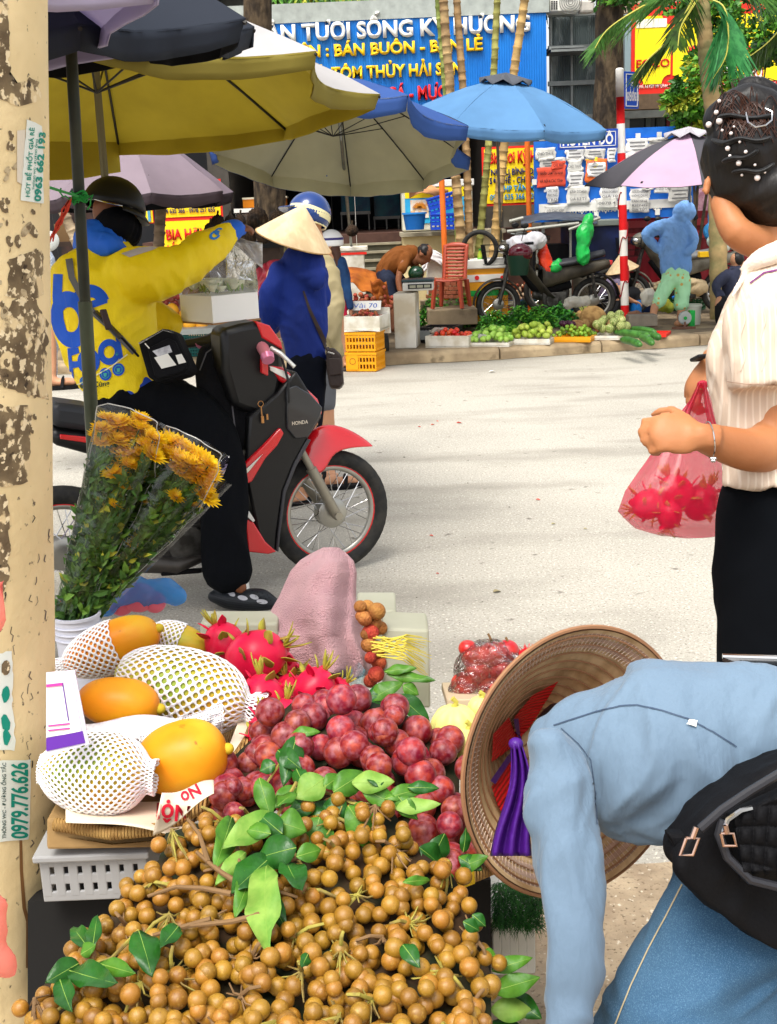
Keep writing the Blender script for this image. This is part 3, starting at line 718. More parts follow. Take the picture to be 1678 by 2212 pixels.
def frond(mb,pts,L,n=46,droop=.5,w=.018):
 P=pts;k=len(P)
 def cur(t):
  s=t*(k-1);i=min(int(s),k-2);f=s-i
  a,b_,c,d=P[max(i-1,0)],P[i],P[i+1],P[min(i+2,k-1)]
  return .5*((2*b_)+(c-a)*f+(2*a-5*b_+4*c-d)*f*f+(3*b_-a-3*c+d)*f**3)
 mb.m=1;mb.tube([cur(i/20)for i in range(21)],[.016*(1-.8*i/20)+.002 for i in range(21)],6);mb.m=0
 for i in range(n):
  t=.12+.88*i/n;p=cur(t);tg=(cur(min(1,t+.02))-cur(max(0,t-.02))).normalized()
  for sd_ in(-1,1):
   side=tg.cross(V((0,0,1))).normalized()*sd_
   d=(side*.75+tg*.75+V((0,0,-droop*rnd(.3,1.1)))+V((rnd(-.1,.1),rnd(-.1,.1),0))).normalized()
   l=L*math.sin(math.pi*(.18+.78*t))*rnd(.85,1.1)
   nrm=perp(d)[1];q1=p+d*l*.5+nrm*w*.7-V((0,0,l*.03));q2=p+d*l*.5-nrm*w*.7-V((0,0,l*.03))
   mb.add([p+nrm*w*.3,q1,p+d*l-V((0,0,l*.18*droop)),q2,p-nrm*w*.3],[(0,1,2,3,4)])
 mb.m=0
def palm_tree2():
 r=empty('palm_tree',V((atY(1545,300,15.2).x,15.2,.1)),'palm with arching green fronds in front of the red and yellow sign','palm tree')
 A=atY(1512,-40,15.2);Bq=atY(1526,130,15.2);C=atY(1546,290,15.2);D=V((C.x+.1,15.2,.1));pts_,rad=[],[]
 P=[A,Bq,C,D];s=0
 for i in range(80):
  t=i/79*3;k=min(2,int(t));p=P[k].lerp(P[k+1],t-k);pts_.append(p);rad.append((.085+.025*t/3)*(1.08 if i%3==0 else .98))
 B().tube(pts_,rad,14).build('trunk',mat('palm_tan',(176,150,104),.85,c2=(132,126,84),vs=5,var=.2,bump=.5,bs=30),r,smooth=50)
 pf=leafmat('palm_leaf',(90,136,60),(60,106,44));ps=mat('palm_stalk',(176,170,70),.5)
 pdk=leafmat('palm_leaf_dark',(70,100,36),(48,70,30))
 def fr(px,L,m,droop=.5,n=46,w=.02):
  mb=B();frond(mb,[atY(x,y,Y)for x,y,Y in px],L,n,droop,w);mb.build('frond',[m,ps],r,smooth=0,fixn=False)
 fr([(1500,-20,15.1),(1430,-6,14.9),(1360,30,14.7),(1310,66,14.6),(1285,104,14.5)],.62,pf,.6,60)
 fr([(1500,-10,15.2),(1480,30,15),(1440,90,14.9),(1400,128,14.8),(1372,168,14.8)],.55,pdk,.7,54)
 fr([(1510,-8,15.1),(1490,24,14.9),(1470,60,14.7),(1464,100,14.6)],.4,pdk,.9,34)
 fr([(1520,-4,15.2),(1560,12,15.1),(1572,60,15),(1568,120,14.9),(1540,170,14.9)],.6,leafmat('palm_leaf_cool',(64,140,76),(44,112,60)),.9,64,.026)
 fr([(1720,-20,15.6),(1700,40,15.6),(1660,90,15.5),(1610,128,15.4)],.6,pdk,.8,50)
 fr([(1520,-30,15.3),(1480,-40,15),(1440,-20,14.6)],.7,pf,.5,40)
 fr([(1530,-40,15.5),(1580,-50,15.4),(1640,-20,15.4),(1690,20,15.3)],.7,pf,.6,50)
palm_tree2()
def bush(px,label,cat,mats,size,base=None,stems=True,group=None):
 c0=atY(px[0][0],px[0][1],px[0][2]);r=empty('bush',V((c0.x,c0.y,.12))if base is None else base,label,cat,group)
 mb=B()
 for(x,y,Y,rx,rz,n)in px:
  k=Y/FPX;leafcloud(mb,atY(x,y,Y),(rx*k,rx*k*.8,rz*k),n,size,len(mats),.5)
 mb.build('foliage',mats,r,smooth=0,fixn=False)
 if stems:
  st=B()
  for(x,y,Y,rx,rz,n)in px[:4]:
   p=atY(x,y,Y);b_=V((c0.x,c0.y+.05,.12));st.tube([b_,b_.lerp(p,.5)+V((rnd(-.1,.1),0,0)),p],[.03,.02,.008],6)
  st.build('stems',bark,r)
bush([(1500,240,16.5,46,44,2600),(1490,190,16.4,40,50,1900),(1520,150,16.6,40,40,1300),(1560,190,16.4,36,50,1500),(1512,285,16.5,34,26,900),(1462,215,16.4,30,26,700)],'yellow green leafy bush in front of the railing behind the palm','bush',[lf3,lf1,lf2],.1)
bush([(1610,30,17.2,90,60,3800),(1660,90,17.0,60,44,1900),(1570,100,17.1,50,36,1300),(1540,10,17.4,60,46,1900),(1620,110,17.0,50,34,1200),(1480,-10,17.4,60,30,1200),(1340,-20,17.5,60,34,1100)],'leafy tree crown hanging over the yellow restaurant sign','tree',[lf2,lf1,lf4],.1)
mb=B();
for i in range(520):
 x=560+i/520*640;p=atY(x,18-rnd(0,4),rnd(18.4,19.0));h=rnd(.15,.5)
 d=V((rnd(-.8,.8),rnd(-.3,.1),1)).normalized();mb.m=random.choice((0,0,1,2));leaf_at(mb,p,d,V((rnd(-.3,.3),-1,.2)),h,rnd(.02,.05),nv=3,curl=.5)
mb.build('roof_plants',[lf1,lf3,lf2],smooth=0,fixn=False,label='strip of spiky green plants growing along the top of the blue sign',cat='plants',kind='stuff')
mb=B()
for i in range(5):leafcloud(mb,atY(430+i*190,-60,20.5),(1.6,.8,.9),1500,.13,3,.5)
mb.build('far_foliage',[lf2,lf1,lf4],smooth=0,fixn=False,label='mass of green tree foliage behind the shop roofs',cat='foliage',kind='stuff')
rib_m=mat('rib_black',(40,38,36),.5,metal=.3)
def umbrella(apex,R,H,mo,mi,label,n=8,phase=0,tilt=(0,0),val=.14,base=None,rpole=.018,scal=.1,sag=.04,polem=None,colors=None,group='market umbrellas',deep=None,vent=None,wavy=.02,polelen=None,ribs=True,poled=None,curve=1.5,valm=None):
 """apex in world space; tilt = lean of the canopy axis towards +X and +Y"""
 apex=V(apex)
 ax=V((tilt[0],tilt[1],1)).normalized();q=V((0,0,1)).rotation_difference(ax).to_matrix()
 pb=V(base)if base is not None else V((apex.x,apex.y,0))
 r=empty('market_umbrella',pb,label,'umbrella',group)
 T=lambda v:apex+q@v
 mats=[mo]+(colors or[]);mb=B();ins=B();NT,NS=8,8;vm=B()
 for k in range(n):
  a0,a1=phase+2*math.pi*k/n,phase+2*math.pi*(k+1)/n
  d0,d1=V((math.cos(a0),math.sin(a0),0)),V((math.cos(a1),math.sin(a1),0))
  mb.m=k%len(mats);sd_=k*1.7+apex.x
  def fn(s,t):
   d=d0.lerp(d1,s);mid=4*s*(1-s)
   rr=R*t*(1-scal*mid*max(0,t-.6)/.4)
   z=-H*(t**curve)-sag*mid*t*R*.6+.012*noise.noise(V((s*4+sd_,t*4,0)))
   return V((d.x*rr,d.y*rr,z))
  mb.grid(lambda s,t:T(fn(s,t)),NS,NT)
  vv=(deep or{}).get(k,val)
  if vv:
   vm.m=mb.m
   def fv(s,t):
    p=fn(s,1);mid=4*s*(1-s);o=d0.lerp(d1,s).normalized()
    L=vv*(.8+.2*mid)*t
    return T(p+o*(.012*math.sin(s*19+sd_)*t+.03*t*wavy*10*noise.noise(V((s*5,sd_,t)))))-V((0,0,L))*1.0+(q@(-o))*(L*.25)
   vm.grid(fv,12,3)
 for f in mb.f:pass
 ins.v=[tuple(V(v)-ax*.006)for v in mb.v];ins.f=[tuple(reversed(f))for f in mb.f];ins.mi=[0]*len(mb.f)
 def inner(p):
  p=V(p);d_=p-apex;d_=d_-ax*d_.dot(ax);return tuple(p-d_.normalized()*.006)
 if vm.v:
  o_=len(ins.v);ins.v+=[inner(p)for p in vm.v];ins.f+=[tuple(i+o_ for i in reversed(f))for f in vm.f];ins.mi+=[0]*len(vm.f)
 cn=mb.build('canopy',mats,r,smooth=60,fixn=False)
 ins.build('lining',mi,cn,smooth=60,fixn=False)
 if vm.v:vm.build('valance',[valm]if valm else mats,r,smooth=60,solid=.002,fixn=False)if not valm else None
 if valm:
  vm.mi=[0]*len(vm.f);vm.build('valance',valm,r,smooth=60,solid=.002,fixn=False)
 pt=T(V((0,0,.05)))
 pole=B()
 if poled:pole.tube(poled,rpole,14)
 else:pole.tube([pb,pt],rpole,14)
 pole.build('pole',polem or pole_steel,r)
 B().lathe([(0,.07),(.012,.06),(.03,.02),(.05,0),(0,0)],T(V((0,0,0))),12,q).build('finial',rib_m,r)
 if vent:
  vb=B()
  def fvt(s,t):
   a=s*2*math.pi;return T(V((math.cos(a)*R*.24*t,math.sin(a)*R*.24*t,.07-.09*t*(1+.3*math.sin(a*n)))))
  vb.grid(fvt,32,3);vb.build('vent_cap',vent,r,solid=.003,fixn=False)
 if ribs:
  hub=T(V((0,0,-H*.95)))
  for k in range(n):
   a0=phase+2*math.pi*k/n;d=V((math.cos(a0),math.sin(a0),0))
   P=[T(V((d.x*R*t,d.y*R*t,-H*t**curve-.014)))for t in(0,.25,.5,.75,1)]
   rb=B().tube(P,.0065,6).build('rib',rib_m,r)
   B().tube([hub,T(V((d.x*R*.5,d.y*R*.5,-H*.5**curve-.02)))],.005,5).build('strut',rib_m,rb)
 return r
def fab(name,c,**k):
 k.setdefault('transl',.35);k.setdefault('var',.08);k.setdefault('vs',2.5);k.setdefault('bump',.25);k.setdefault('bs',14)
 m=mat(name,c,.75,**k);return m
navy_f=fab('navy_canvas',(48,54,66));black_f=fab('black_canvas',(20,20,24));olive_f=fab('olive_lining',(196,176,52),c2=(180,160,44));grey_f=fab('pale_grey_canvas',(196,194,196))
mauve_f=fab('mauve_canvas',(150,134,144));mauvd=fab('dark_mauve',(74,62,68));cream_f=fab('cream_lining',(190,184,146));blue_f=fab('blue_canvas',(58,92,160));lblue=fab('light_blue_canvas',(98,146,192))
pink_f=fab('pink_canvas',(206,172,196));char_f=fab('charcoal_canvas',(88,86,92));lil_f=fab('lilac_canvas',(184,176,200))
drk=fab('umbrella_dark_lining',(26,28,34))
ap=atY(190,-48,5.6)
umbrella(ap,1.25,.50,grey_f,olive_f,'large umbrella with olive yellow lining and pale grey top above the rider',phase=math.radians(8),val=.08,tilt=(0,.09),base=V((atY(208,380,5.75).x+.02,5.75,0)),rpole=.017,polem=mat('pole_drab',(110,104,80),.5,metal=.4),curve=1.25,deep={2:.2,3:.3},valm=fab('olive_valance',(150,136,60)))
ap=atY(262,238,13.2)
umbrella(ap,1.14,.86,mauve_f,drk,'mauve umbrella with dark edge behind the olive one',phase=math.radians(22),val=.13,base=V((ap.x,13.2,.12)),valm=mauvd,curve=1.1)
ap=atY(726,168,12.6)
umbrella(ap,1.42,.62,blue_f,cream_f,'blue umbrella with cream lining standing behind the pointed hat',phase=math.radians(12),tilt=(.10,.30),val=.16,base=gnd(771,665,.12),n=10,curve=1.2,poled=[gnd(771,665,.12),atY(737,300,12.8),atY(726,175,12.6)])
ap=atY(1092,172,13.3)
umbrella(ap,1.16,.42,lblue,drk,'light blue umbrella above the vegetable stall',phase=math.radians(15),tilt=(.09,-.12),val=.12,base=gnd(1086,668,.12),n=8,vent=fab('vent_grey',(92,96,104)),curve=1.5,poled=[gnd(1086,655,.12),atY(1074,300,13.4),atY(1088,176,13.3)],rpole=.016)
ap=atY(1487,288,13.6)
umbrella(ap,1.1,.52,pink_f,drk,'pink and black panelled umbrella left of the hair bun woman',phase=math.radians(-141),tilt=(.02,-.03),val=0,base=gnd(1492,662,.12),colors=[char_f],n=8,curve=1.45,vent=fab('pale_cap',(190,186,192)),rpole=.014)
ap=atY(14,-176,3.9)
umbrella(ap,.74,.34,navy_f,black_f,'black umbrella with faded navy top at the upper left',phase=math.radians(-20),tilt=(-.04,-.1),val=.08,base=V((atY(222,980,3.9).x,3.9,0)),curve=1.3,rpole=.0001)
r=empty('umbrella_pole',V((atY(215,1400,3.6).x,3.6,0)),'thick dark green umbrella pole in front of the yellow jacket','pole')
dp=mat('pole_dark',(38,42,36),.35,metal=.4,c2=(58,58,44),vs=5,var=.2);dp2=mat('pole_green_grey',(66,72,56),.4,metal=.4,var=.25)
P0,P1,P2=atY(149,20,3.6),atY(183,640,3.6),atY(222,1320,3.6)
B().cyl(P0,P1+(P2-P1)*.02,.0165,.0165,18).build('upper_tube',dp,r);B().cyl(P1+(P2-P1)*.015,P2,.0205,.0205,18).build('lower_tube',dp2,r)
rp=B();gm=mat('green_string',(30,130,50),.8);rm2=mat('red_string_b',(190,60,40),.8);K=atY(172,425,3.58)
for i in range(5):
 a=[]
 for j in range(18):
  t=j/17*6.28;a.append(K+V((math.cos(t)*.021,math.sin(t)*.021,.006*i-.012+.004*math.sin(t*3+i))))
 rp.tube(a,.0028,5)
for i in range(7):
 a=[K+V((rnd(-.02,.02),-.02,0))]
 for j in range(5):a.append(a[-1]+V((rnd(-.012,.016),rnd(-.004,.004),rnd(-.016,.014))))
 rp.tube(a,.0022,5)
rp.tube([K,atY(130,412,3.2),atY(86,398,2.6)],.0035,6)
rp.build('green_string',gm,r)
rp=B()
for i in range(6):
 a=[K+V((-.02,-.02,0))]
 for j in range(7):a.append(a[-1]+V((-.009+rnd(-.008,.006),0,-.016+rnd(-.006,.004))))
 rp.tube(a,[.003]*7+[.001],5)
rp.build('red_string',rm2,r)
ap=atY(-760,-500,3.1)
umbrella(ap,1.16,.53,lil_f,fab('lilac_lining',(196,188,214),transl=.6),'lilac umbrella edge at the top left corner',phase=math.radians(-52),tilt=(0,0),val=.05,base=V((ap.x,3.1,0)),curve=1.2,ribs=False)
def XR(yaw):return Matrix.Rotation(math.radians(yaw),3,'Z')
foam_m=mat('white_foam',(222,218,206),.85,c2=(196,188,168),vs=7,bump=.3,bs=50)
def tray(x0,x1,y,m,label,depth=.34,h=.06,cat='tray',name='display_tray',yb=.005,group='display trays along the kerb'):
 a,b_=gnd(x0,y,.12),gnd(x1,y,.12);c=(a+b_)/2;u=(b_-a);yaw=math.degrees(math.atan2(u.y,u.x));W=u.length;M=XR(yaw)
 c=c+M@V((0,depth/2,0));mb=B();t=.018
 mb.box(c+V((0,0,t/2+yb)),(W,depth,t),M)
 for s_ in(-1,1):
  mb.box(c+M@V((0,s_*(depth/2-t/2),h/2+t/2+yb)),(W,t,h),M)
  mb.box(c+M@V((s_*(W/2-t/2),0,h/2+t/2+yb)),(t,depth-2*t,h-.004),M)
 o=mb.build(name,m,smooth=0,label=label,cat=cat,group=group)
 return o,c,M,W,depth
def heap(proto,c,M,W,D,H,n,r,label,group,sc=(.85,1.1),rows=None,flat=False):
 """settle n copies of a fruit in a mound over a tray"""
 out=[];pts=[];tries=0
 while len(pts)<n and tries<n*60:
  tries+=1;x,y=rnd(-1,1),rnd(-1,1)
  z=0
  for p in pts:
   dx,dy=x*W/2-p[0],y*D/2-p[1];q=dx*dx+dy*dy
   if q<(1.75*r)**2:z=max(z,p[2]+math.sqrt(max(0,(1.8*r)**2-q)))
  lim=H*(1-.8*max(abs(x)**2,(max(0,-y))**1.5))+r*.3
  if z<=lim:pts.append((x*W/2,y*D/2,z))
 for i,p in enumerate(pts):
  o=proto if i==0 else copy_tree(proto)
  place(o,V(c)+M@V((p[0],p[1],p[2]+r)),(rnd(-.5,.5),rnd(-.5,.5),rnd(0,6.3)),rnd(*sc),label,group);out.append(o)
 return out
def fruit(name,m,r,label,cat,group,f=None,M=None,nu=12,nv=8,extra=None):
 o=B().sph((0,0,0),r,nu,nv,M,f).build(name,m,smooth=180,label=label,cat=cat,group=group)
 o.location=(0,0,0)
 return o
tom=mat('tomato_red',(218,40,24),.3,c2=(226,90,40),vs=9,rand=.15,spec=.5)
gua=mat('guava_green',(140,164,50),.5,c2=(170,184,78),vs=14,rand=.18,bump=.3,bs=60)
lime=mat('lime_green',(92,130,30),.4,c2=(130,160,50),vs=20,rand=.25);egg=mat('eggplant',(60,22,44),.25,rand=.2)
mel=mat('striped_melon',(112,130,60),.5,c2=(170,174,112),vs=22,kind='wave',lo=.4,hi=.6,rand=.1);cuc=mat('gourd_green',(46,92,34),.45,c2=(66,116,46),vs=18,var=.15,rand=.12)
pota=mat('potato_tan',(186,146,92),.8,c2=(150,110,66),vs=16,rand=.15);gar=mat('garlic_white',(206,178,146),.7,c2=(176,138,104),vs=26,rand=.12);shal=mat('shallot_red',(160,84,52),.55,c2=(120,50,36),vs=20,rand=.2)
lyc=mat('lychee_far',(170,70,56),.7,c2=(140,84,50),vs=20,rand=.25)
t,c,M,W,D=tray(919,1012,752,foam_m,'white foam box of red tomatoes at the left end of the kerb row',.36,.12)
heap(fruit('tomato',tom,.028,'t','tomato',None,lambda q:V((1,1,.85))if 0 else 1),c+V((0,0,.05)),M,W*.8,D*.7,.08,34,.028,'red tomato in the white foam box at the left end of the kerb row','tomatoes in the foam box')
t,c,M,W,D=tray(1014,1099,750,foam_m,'white foam tray of green fruit second from the left on the kerb',.36,.035)
heap(fruit('green_fruit',mat('chayote',(122,168,52),.45,c2=(160,196,90),vs=12,rand=.15),.034,'t','fruit',None,M=Matrix.Diagonal((1.25,1,1)).to_3x3()),c+V((0,.05,.02)),M,W*.95,D*1.2,.09,44,.034,'bright green fruit on the second white tray from the left','green fruit on the second tray')
t,c,M,W,D=tray(1103,1187,745,foam_m,'white foam tray of pale green guavas in the middle of the row',.36,.05)
heap(fruit('guava',gua,.033,'t','guava',None,M=Matrix.Diagonal((1.35,1,1)).to_3x3()),c+V((0,.03,.03)),M,W*.95,D*1.1,.12,44,.033,'pale green guava on the middle white tray','guavas on the middle tray')
t,c,M,W,D=tray(1191,1275,740,mat('tray_yellow',(228,156,24),.45,var=.1),'yellow orange tray of small limes beside the guavas',.36,.05)
heap(fruit('lime',lime,.023,'t','lime',None),c+V((0,0,.03)),M,W*.95,D*.9,.09,60,.023,'small dark green lime on the yellow orange tray','limes on the yellow tray')
e=fruit('eggplant',egg,.035,'t','eggplant',None,M=Matrix.Diagonal((1.3,1,1)).to_3x3())
for i,(dx,dy)in enumerate(((-.16,.22),(-.1,.25),(-.2,.28),(-.07,.2),(-.14,.3))):
 place(e if i==0 else copy_tree(e),c+M@V((dx,dy,.13)),(0,0,rnd(0,3)),1,'dark purple eggplant behind the limes on the yellow tray','eggplants behind the limes')
t,c,M,W,D=tray(1279,1356,735,foam_m,'white foam tray of round striped melons right of the yellow tray',.36,.035)
def ribf(q):
 a=math.atan2(q.y,q.x);return 1+.05*math.cos(a*9)
heap(fruit('striped_melon',mel,.052,'t','melon',None,ribf,nu=36),c+V((0,.02,.02)),M,W*.9,D*.95,.13,17,.052,'small round striped green melon on the white tray','striped melons on the white tray',sc=(.85,1.05))
t,c,M,W,D=tray(1360,1438,729,rsig,'red tray under the long green gourds at the right end of the row',.36,.025)
for i,(x0,y0,x1,y1)in enumerate(((1328,708,1392,720),(1342,724,1384,739),(1362,702,1416,712),(1384,719,1410,736),(1400,716,1425,724),(1372,713,1405,722))):
 a,b_=gnd(x0,y0+9,.2),gnd(x1,y1+6,.2);mb=B();L=[a.lerp(b_,k/8)+V((0,0,.01*math.sin(k/8*3.1)))for k in range(9)]
 mb.tube(L,[.02,.036,.04,.041,.04,.04,.041,.036,.018],14)
 mb.build('green_gourd',cuc,smooth=180,label='long dark green gourd lying on the red tray',cat='gourd',group='long gourds on the red tray')
def pile(pts,label,mats,size,cat='greens',wild=.6,name='leafy_greens'):
 mb=B()
 for(x,y,rx,rz,n)in pts:
  n=int(n*1.5);rz*=1.15
  c=gnd(x,y,.12);k=c.y/FPX
  for i in range(n):
   a,rr=rnd(0,6.28),math.sqrt(rnd(0,1));p=c+V((math.cos(a)*rr*rx*k,math.sin(a)*rr*rx*k*.55,(1-rr*rr)*rz*k*rnd(.5,1.1)+.02))
   d=V((rnd(-1,1),rnd(-1,.4),rnd(-.2,wild))).normalized();mb.m=random.randrange(len(mats))
   leaf_at(mb,p,d,V((rnd(-.5,.5),rnd(-.6,.2),1)),size*rnd(.6,1.3),size*rnd(.35,.6),nv=3,curl=.5)
 return mb.build(name,mats,smooth=0,fixn=False,label=label,cat=cat,kind='stuff')
vg=[mat('veg_a',(66,142,36),.5,var=.2),mat('veg_b',(104,172,50),.5,var=.2),mat('veg_c',(40,104,32),.5,var=.2)]
pile([(940,712,46,56,420),(985,705,50,56,420),(1030,700,40,46,300)],'big heap of round leaved greens right of the scale',vg,.075)
pile([(1020,672,50,26,500),(980,676,30,26,200)],'feathery dark herbs heaped before the brown chair',[vg[2],vg[0]],.045,wild=.9)
pile([(1070,715,40,34,380),(1120,712,46,38,460),(1165,708,40,36,380)],'middle heap of leafy greens behind the guavas',vg,.06)
pile([(1100,730,40,18,300),(1135,728,34,16,240)],'pale curly lettuce heap behind the guava tray',[mat('veg_pale',(120,178,50),.5,var=.15),vg[1]],.05)
pile([(1205,702,34,36,260),(1232,708,24,24,140)],'bundle of oval leaved dark greens beside the potatoes',[mat('veg_d',(50,110,50),.4,var=.2),vg[0]],.085)
pile([(845,700,22,60,260),(835,690,14,60,90)],'bundle of drooping broad leaves before the bending man',vg,.14,wild=-.2)
pile([(800,668,60,14,200)],'low row of lychee twigs and leaves behind the foam box',[vg[0],mat('veg_brown',(110,90,40),.6,var=.2)],.08)
pile([(1050,734,40,14,160)],'bundle of green beans on the foam slab',[mat('bean',(110,160,60),.5)],.07)
mb=B();c=gnd(1268,704,.12)
for i in range(16):p=c+V((rnd(-.04,.04),rnd(-.02,.02),.05));mb.tube([p,p+V((rnd(-.03,.03),.02,.09)),p+V((rnd(-.08,.08),.03,.19))],.006,5)
mb.build('celery',mat('celery',(190,206,90),.5,var=.1),label='upright bunch of pale celery stalks beside the potatoes',cat='celery')
def scatter(name,m,r,n,x0,x1,y0,y1,z,label,cat,group,Mx=None,f=None,zr=.06):
 o=fruit(name,m,r,label,cat,group,f,Mx)
 for i in range(n):
  q=o if i==0 else copy_tree(o);p=gnd(rnd(x0,x1),rnd(y0,y1),z);place(q,p+V((0,0,rnd(0,zr))),(rnd(0,6),rnd(0,6),rnd(0,6)),rnd(.8,1.2),label,group)
scatter('shallot',shal,.026,26,1284,1306,706,716,.14,'small reddish shallot heaped beside the celery','shallot','shallots beside the celery')
scatter('ginger_root',mat('ginger',(206,170,110),.7,rand=.1),.026,26,1306,1328,700,716,.14,'knobbly pale ginger root left of the striped pole','ginger','ginger roots near the pole',Matrix.Diagonal((1.7,.8,.8)).to_3x3())
for i,(x,y,r,s_)in enumerate(((1241,690,15,1),(1256,686,16,1),(1280,684,23,1.25),(1263,700,12,1),(1246,703,13,1.3))):
 g=gnd(x,y+r,.13);k=dep(g)/FPX*r
 B().sph(g+V((0,0,k)),(k*s_,k,k),16,10,f=lambda q,i=i:1+.12*noise.noise(q*1.6+V((i*4,0,0)))).build('potato',pota,smooth=180,label='brown taro root in the little heap behind the melons',cat='root',group='taro roots by the melons')
def bowl(name,x,y,rpx,h,m,label,cat,z=.12,wall=.012):
 g=gnd(x,y,z);R=rpx*dep(g)/FPX
 r_=empty(name,g,label,cat);pr=[(0,0),(R*.72,0),(R*.96,h*.9),(R*1.0,h),(R*1.05,h),(R*1.05,h-.012),(R*.99,h-.014),(R*.95,h*.8)]
 B().lathe([(0,0),(R*.72,0),(R,h),(R-wall,h),(R*.72-wall,wall),(0,wall)],g,32).build('bowl',m,r_,smooth=50)
 B().lathe([(R,h-.012),(R+.016,h-.012),(R+.016,h+.004),(R-wall,h+.004),(R-wall,h-.012),(R,h-.012)],g,32).build('rim',m,r_,smooth=50)
 return g,R
basin=mat('basin_blue',(24,86,160),.4,var=.1)
g,R=bowl('plastic_basin',1130,668,36,.15,basin,'blue plastic basin holding garlic and shallots by the motorbike wheel','basin')
gp=fruit('garlic_bulb',gar,.03,'t','garlic',None,lambda q:1+(.35*max(0,q.z)**6));heap(gp,g+V((.1,0,.11)),Matrix.Identity(3),R*1.9,R*1.5,.2,60,.03,'pale garlic bulb heaped over the blue basin','garlic bulbs in the basin')
gp=fruit('shallot',shal,.024,'t','shallot',None);heap(gp,g+V((-.06,.1,.24)),Matrix.Identity(3),R*1.6,R*1.0,.14,50,.024,'red brown shallot heaped behind the garlic bulbs','shallots behind the garlic')
bowl('plastic_basin',1230,670,22,.13,basin,'small blue basin with a clear bag left of the sitting vendor','basin')
bowl('plastic_basin',1393,672,40,.2,mat('basin_navy',(26,52,104),.4),'dark blue basin between the boots and the striped trousers','basin')
bowl('shallow_basket',1040,670,30,.06,mat('basket_teal',(30,110,130),.5,var=.1),'flat teal round basket lying before the yellow cooler','basket')
def baggy(px,m,label,voxel=.012,name='plastic_bag',fold=(.012,9),cat='bag',group=None,parent=None):
 mb=B()
 for(x,y,d,rx,ry,rot)in px:ell(mb,x,y,d,rx,ry,rx*.8,rot)
 return fuse(name,mb,m,parent,voxel,3,(fold[0],fold[1],(1,1,.6)),label,cat)
clear=mat('bag_clear',(214,210,196),.25,trans=.35,spec=.6,bump=.6,bs=30,alpha=.75);whitebag=mat('bag_white',(214,212,214),.4,c2=(180,180,186),vs=7,bump=.5,bs=18)
greenbag=mat('bag_green',(30,176,74),.3,c2=(24,140,60),vs=7,bump=.5,bs=20);orbag=mat('bag_orange',(226,66,30),.3,c2=(190,40,20),vs=8,bump=.5,bs=20)
baggy([(1240,652,14.3,22,13,0),(1262,650,14.3,16,12,0),(1228,660,14.3,14,8,0)],clear,'crumpled clear plastic bag in the small blue basin')
baggy([(1400,642,15,18,20,0),(1418,650,15,20,12,0)],clear,'crumpled clear sack in the dark blue basin')
baggy([(952,712,13.4,20,6,0),(938,715,13.4,12,5,0)],clear,'thin clear bag over the black crate behind the tomatoes')
baggy([(1040,730,13.3,24,9,0),(1020,734,13.3,14,7,0)],clear,'clear bag of beans behind the green fruit tray')
def crate(x0,x1,ybot,h,dpt,m,label,name='plastic_crate',z=.12,group=None,g=None,yaw=None,cat='crate',nx=9,rows=4):
 a,b_=gnd(x0,ybot,z),gnd(x1,ybot,z)
 u=b_-a;W=u.length;yw=math.degrees(math.atan2(u.y,u.x))if yaw is None else yaw;M=XR(yw);c=(a+b_)/2+M@V((0,dpt/2,0))
 r=empty(name,c,label,cat,group);mb=B();t=.012
 mb.box(c+V((0,0,t)),(W,dpt,t),M)
 for(L,off,ax)in((W,V((0,-dpt/2,0)),0),(W,V((0,dpt/2,0)),0),(dpt,V((-W/2,0,0)),1),(dpt,V((W/2,0,0)),1)):
  sz=lambda l,hh,tt=t:(l,tt,hh)if ax==0 else(tt,l,hh)
  for k in range(rows):mb.box(c+M@off+V((0,0,.02+(h-.05)*k/max(1,rows-1))),sz(L,(h/rows)*.42),M)
  n=nx if ax==0 else max(4,int(nx*dpt/W))
  for i in range(n+1):
   q=V(((i/n-.5)*L,0,0))if ax==0 else V((0,(i/n-.5)*L,0))
   mb.box(c+M@(off+q)+V((0,0,h/2)),(t,t*1.3,h-.02)if ax==0 else(t*1.3,t,h-.02),M)
 mb.build('slatted_body',m,r,smooth=0)
 rm=B()
 for s_ in(-1,1):
  rm.box(c+M@V((0,s_*dpt/2,h)),(W+.03,.03,.025),M);rm.box(c+M@V((s_*W/2,0,h+.001)),(.03,dpt-.03,.025),M)
 rm.build('rim',m,r,smooth=0)
 return r,c,M,W,h
blkcr=mat('crate_black',(34,30,30),.5);grcr=mat('crate_dark_green',(30,66,54),.5);yelcr=mat('crate_yellow',(232,158,16),.4,var=.06);tealcr=mat('crate_teal',(14,92,88),.5)
crate(910,978,742,.17,.34,blkcr,'black slatted crate behind the tomato box')
crate(1120,1184,678,.16,.3,grcr,'dark green crate beside the white umbrella bucket')
r_,c,M,W,h=crate(750,812,803,.19,.30,yelcr,'lower yellow orange crate of the stack by the girl in denim',z=.0,group='stacked yellow crates',rows=3)
bd=B().box(c+M@V((-W*.28,-.15-.008,.1)),(W*.38,.012,.15),M);bd.build('solid_panel',yelcr,r_,smooth=0)
B().lathe([(.028,0),(.034,0),(.034,.004),(.028,.004),(.028,0)],c+M@V((-W*.28,-.162,.11)),20,M@Matrix.Rotation(math.radians(90),3,'X')).build('ring_mark',mat('mark_brown',(150,90,20),.5),r_)
r2,c2,M,W,h=crate(751,812,803,.19,.30,yelcr,'upper yellow orange crate under the foam box of lychees',z=.0,group='stacked yellow crates',rows=3);r2.location.z+=.205
fb=empty('foam_box',c+V((0,0,.42)),'white foam box of red lychees standing on the yellow crates','foam box')
F0=c+V((.02,.02,.42));mb=B();Wf,Df,Hf,tt=.42,.38,.15,.03
mb.box(F0+V((0,0,.015)),(Wf,Df,.03),M)
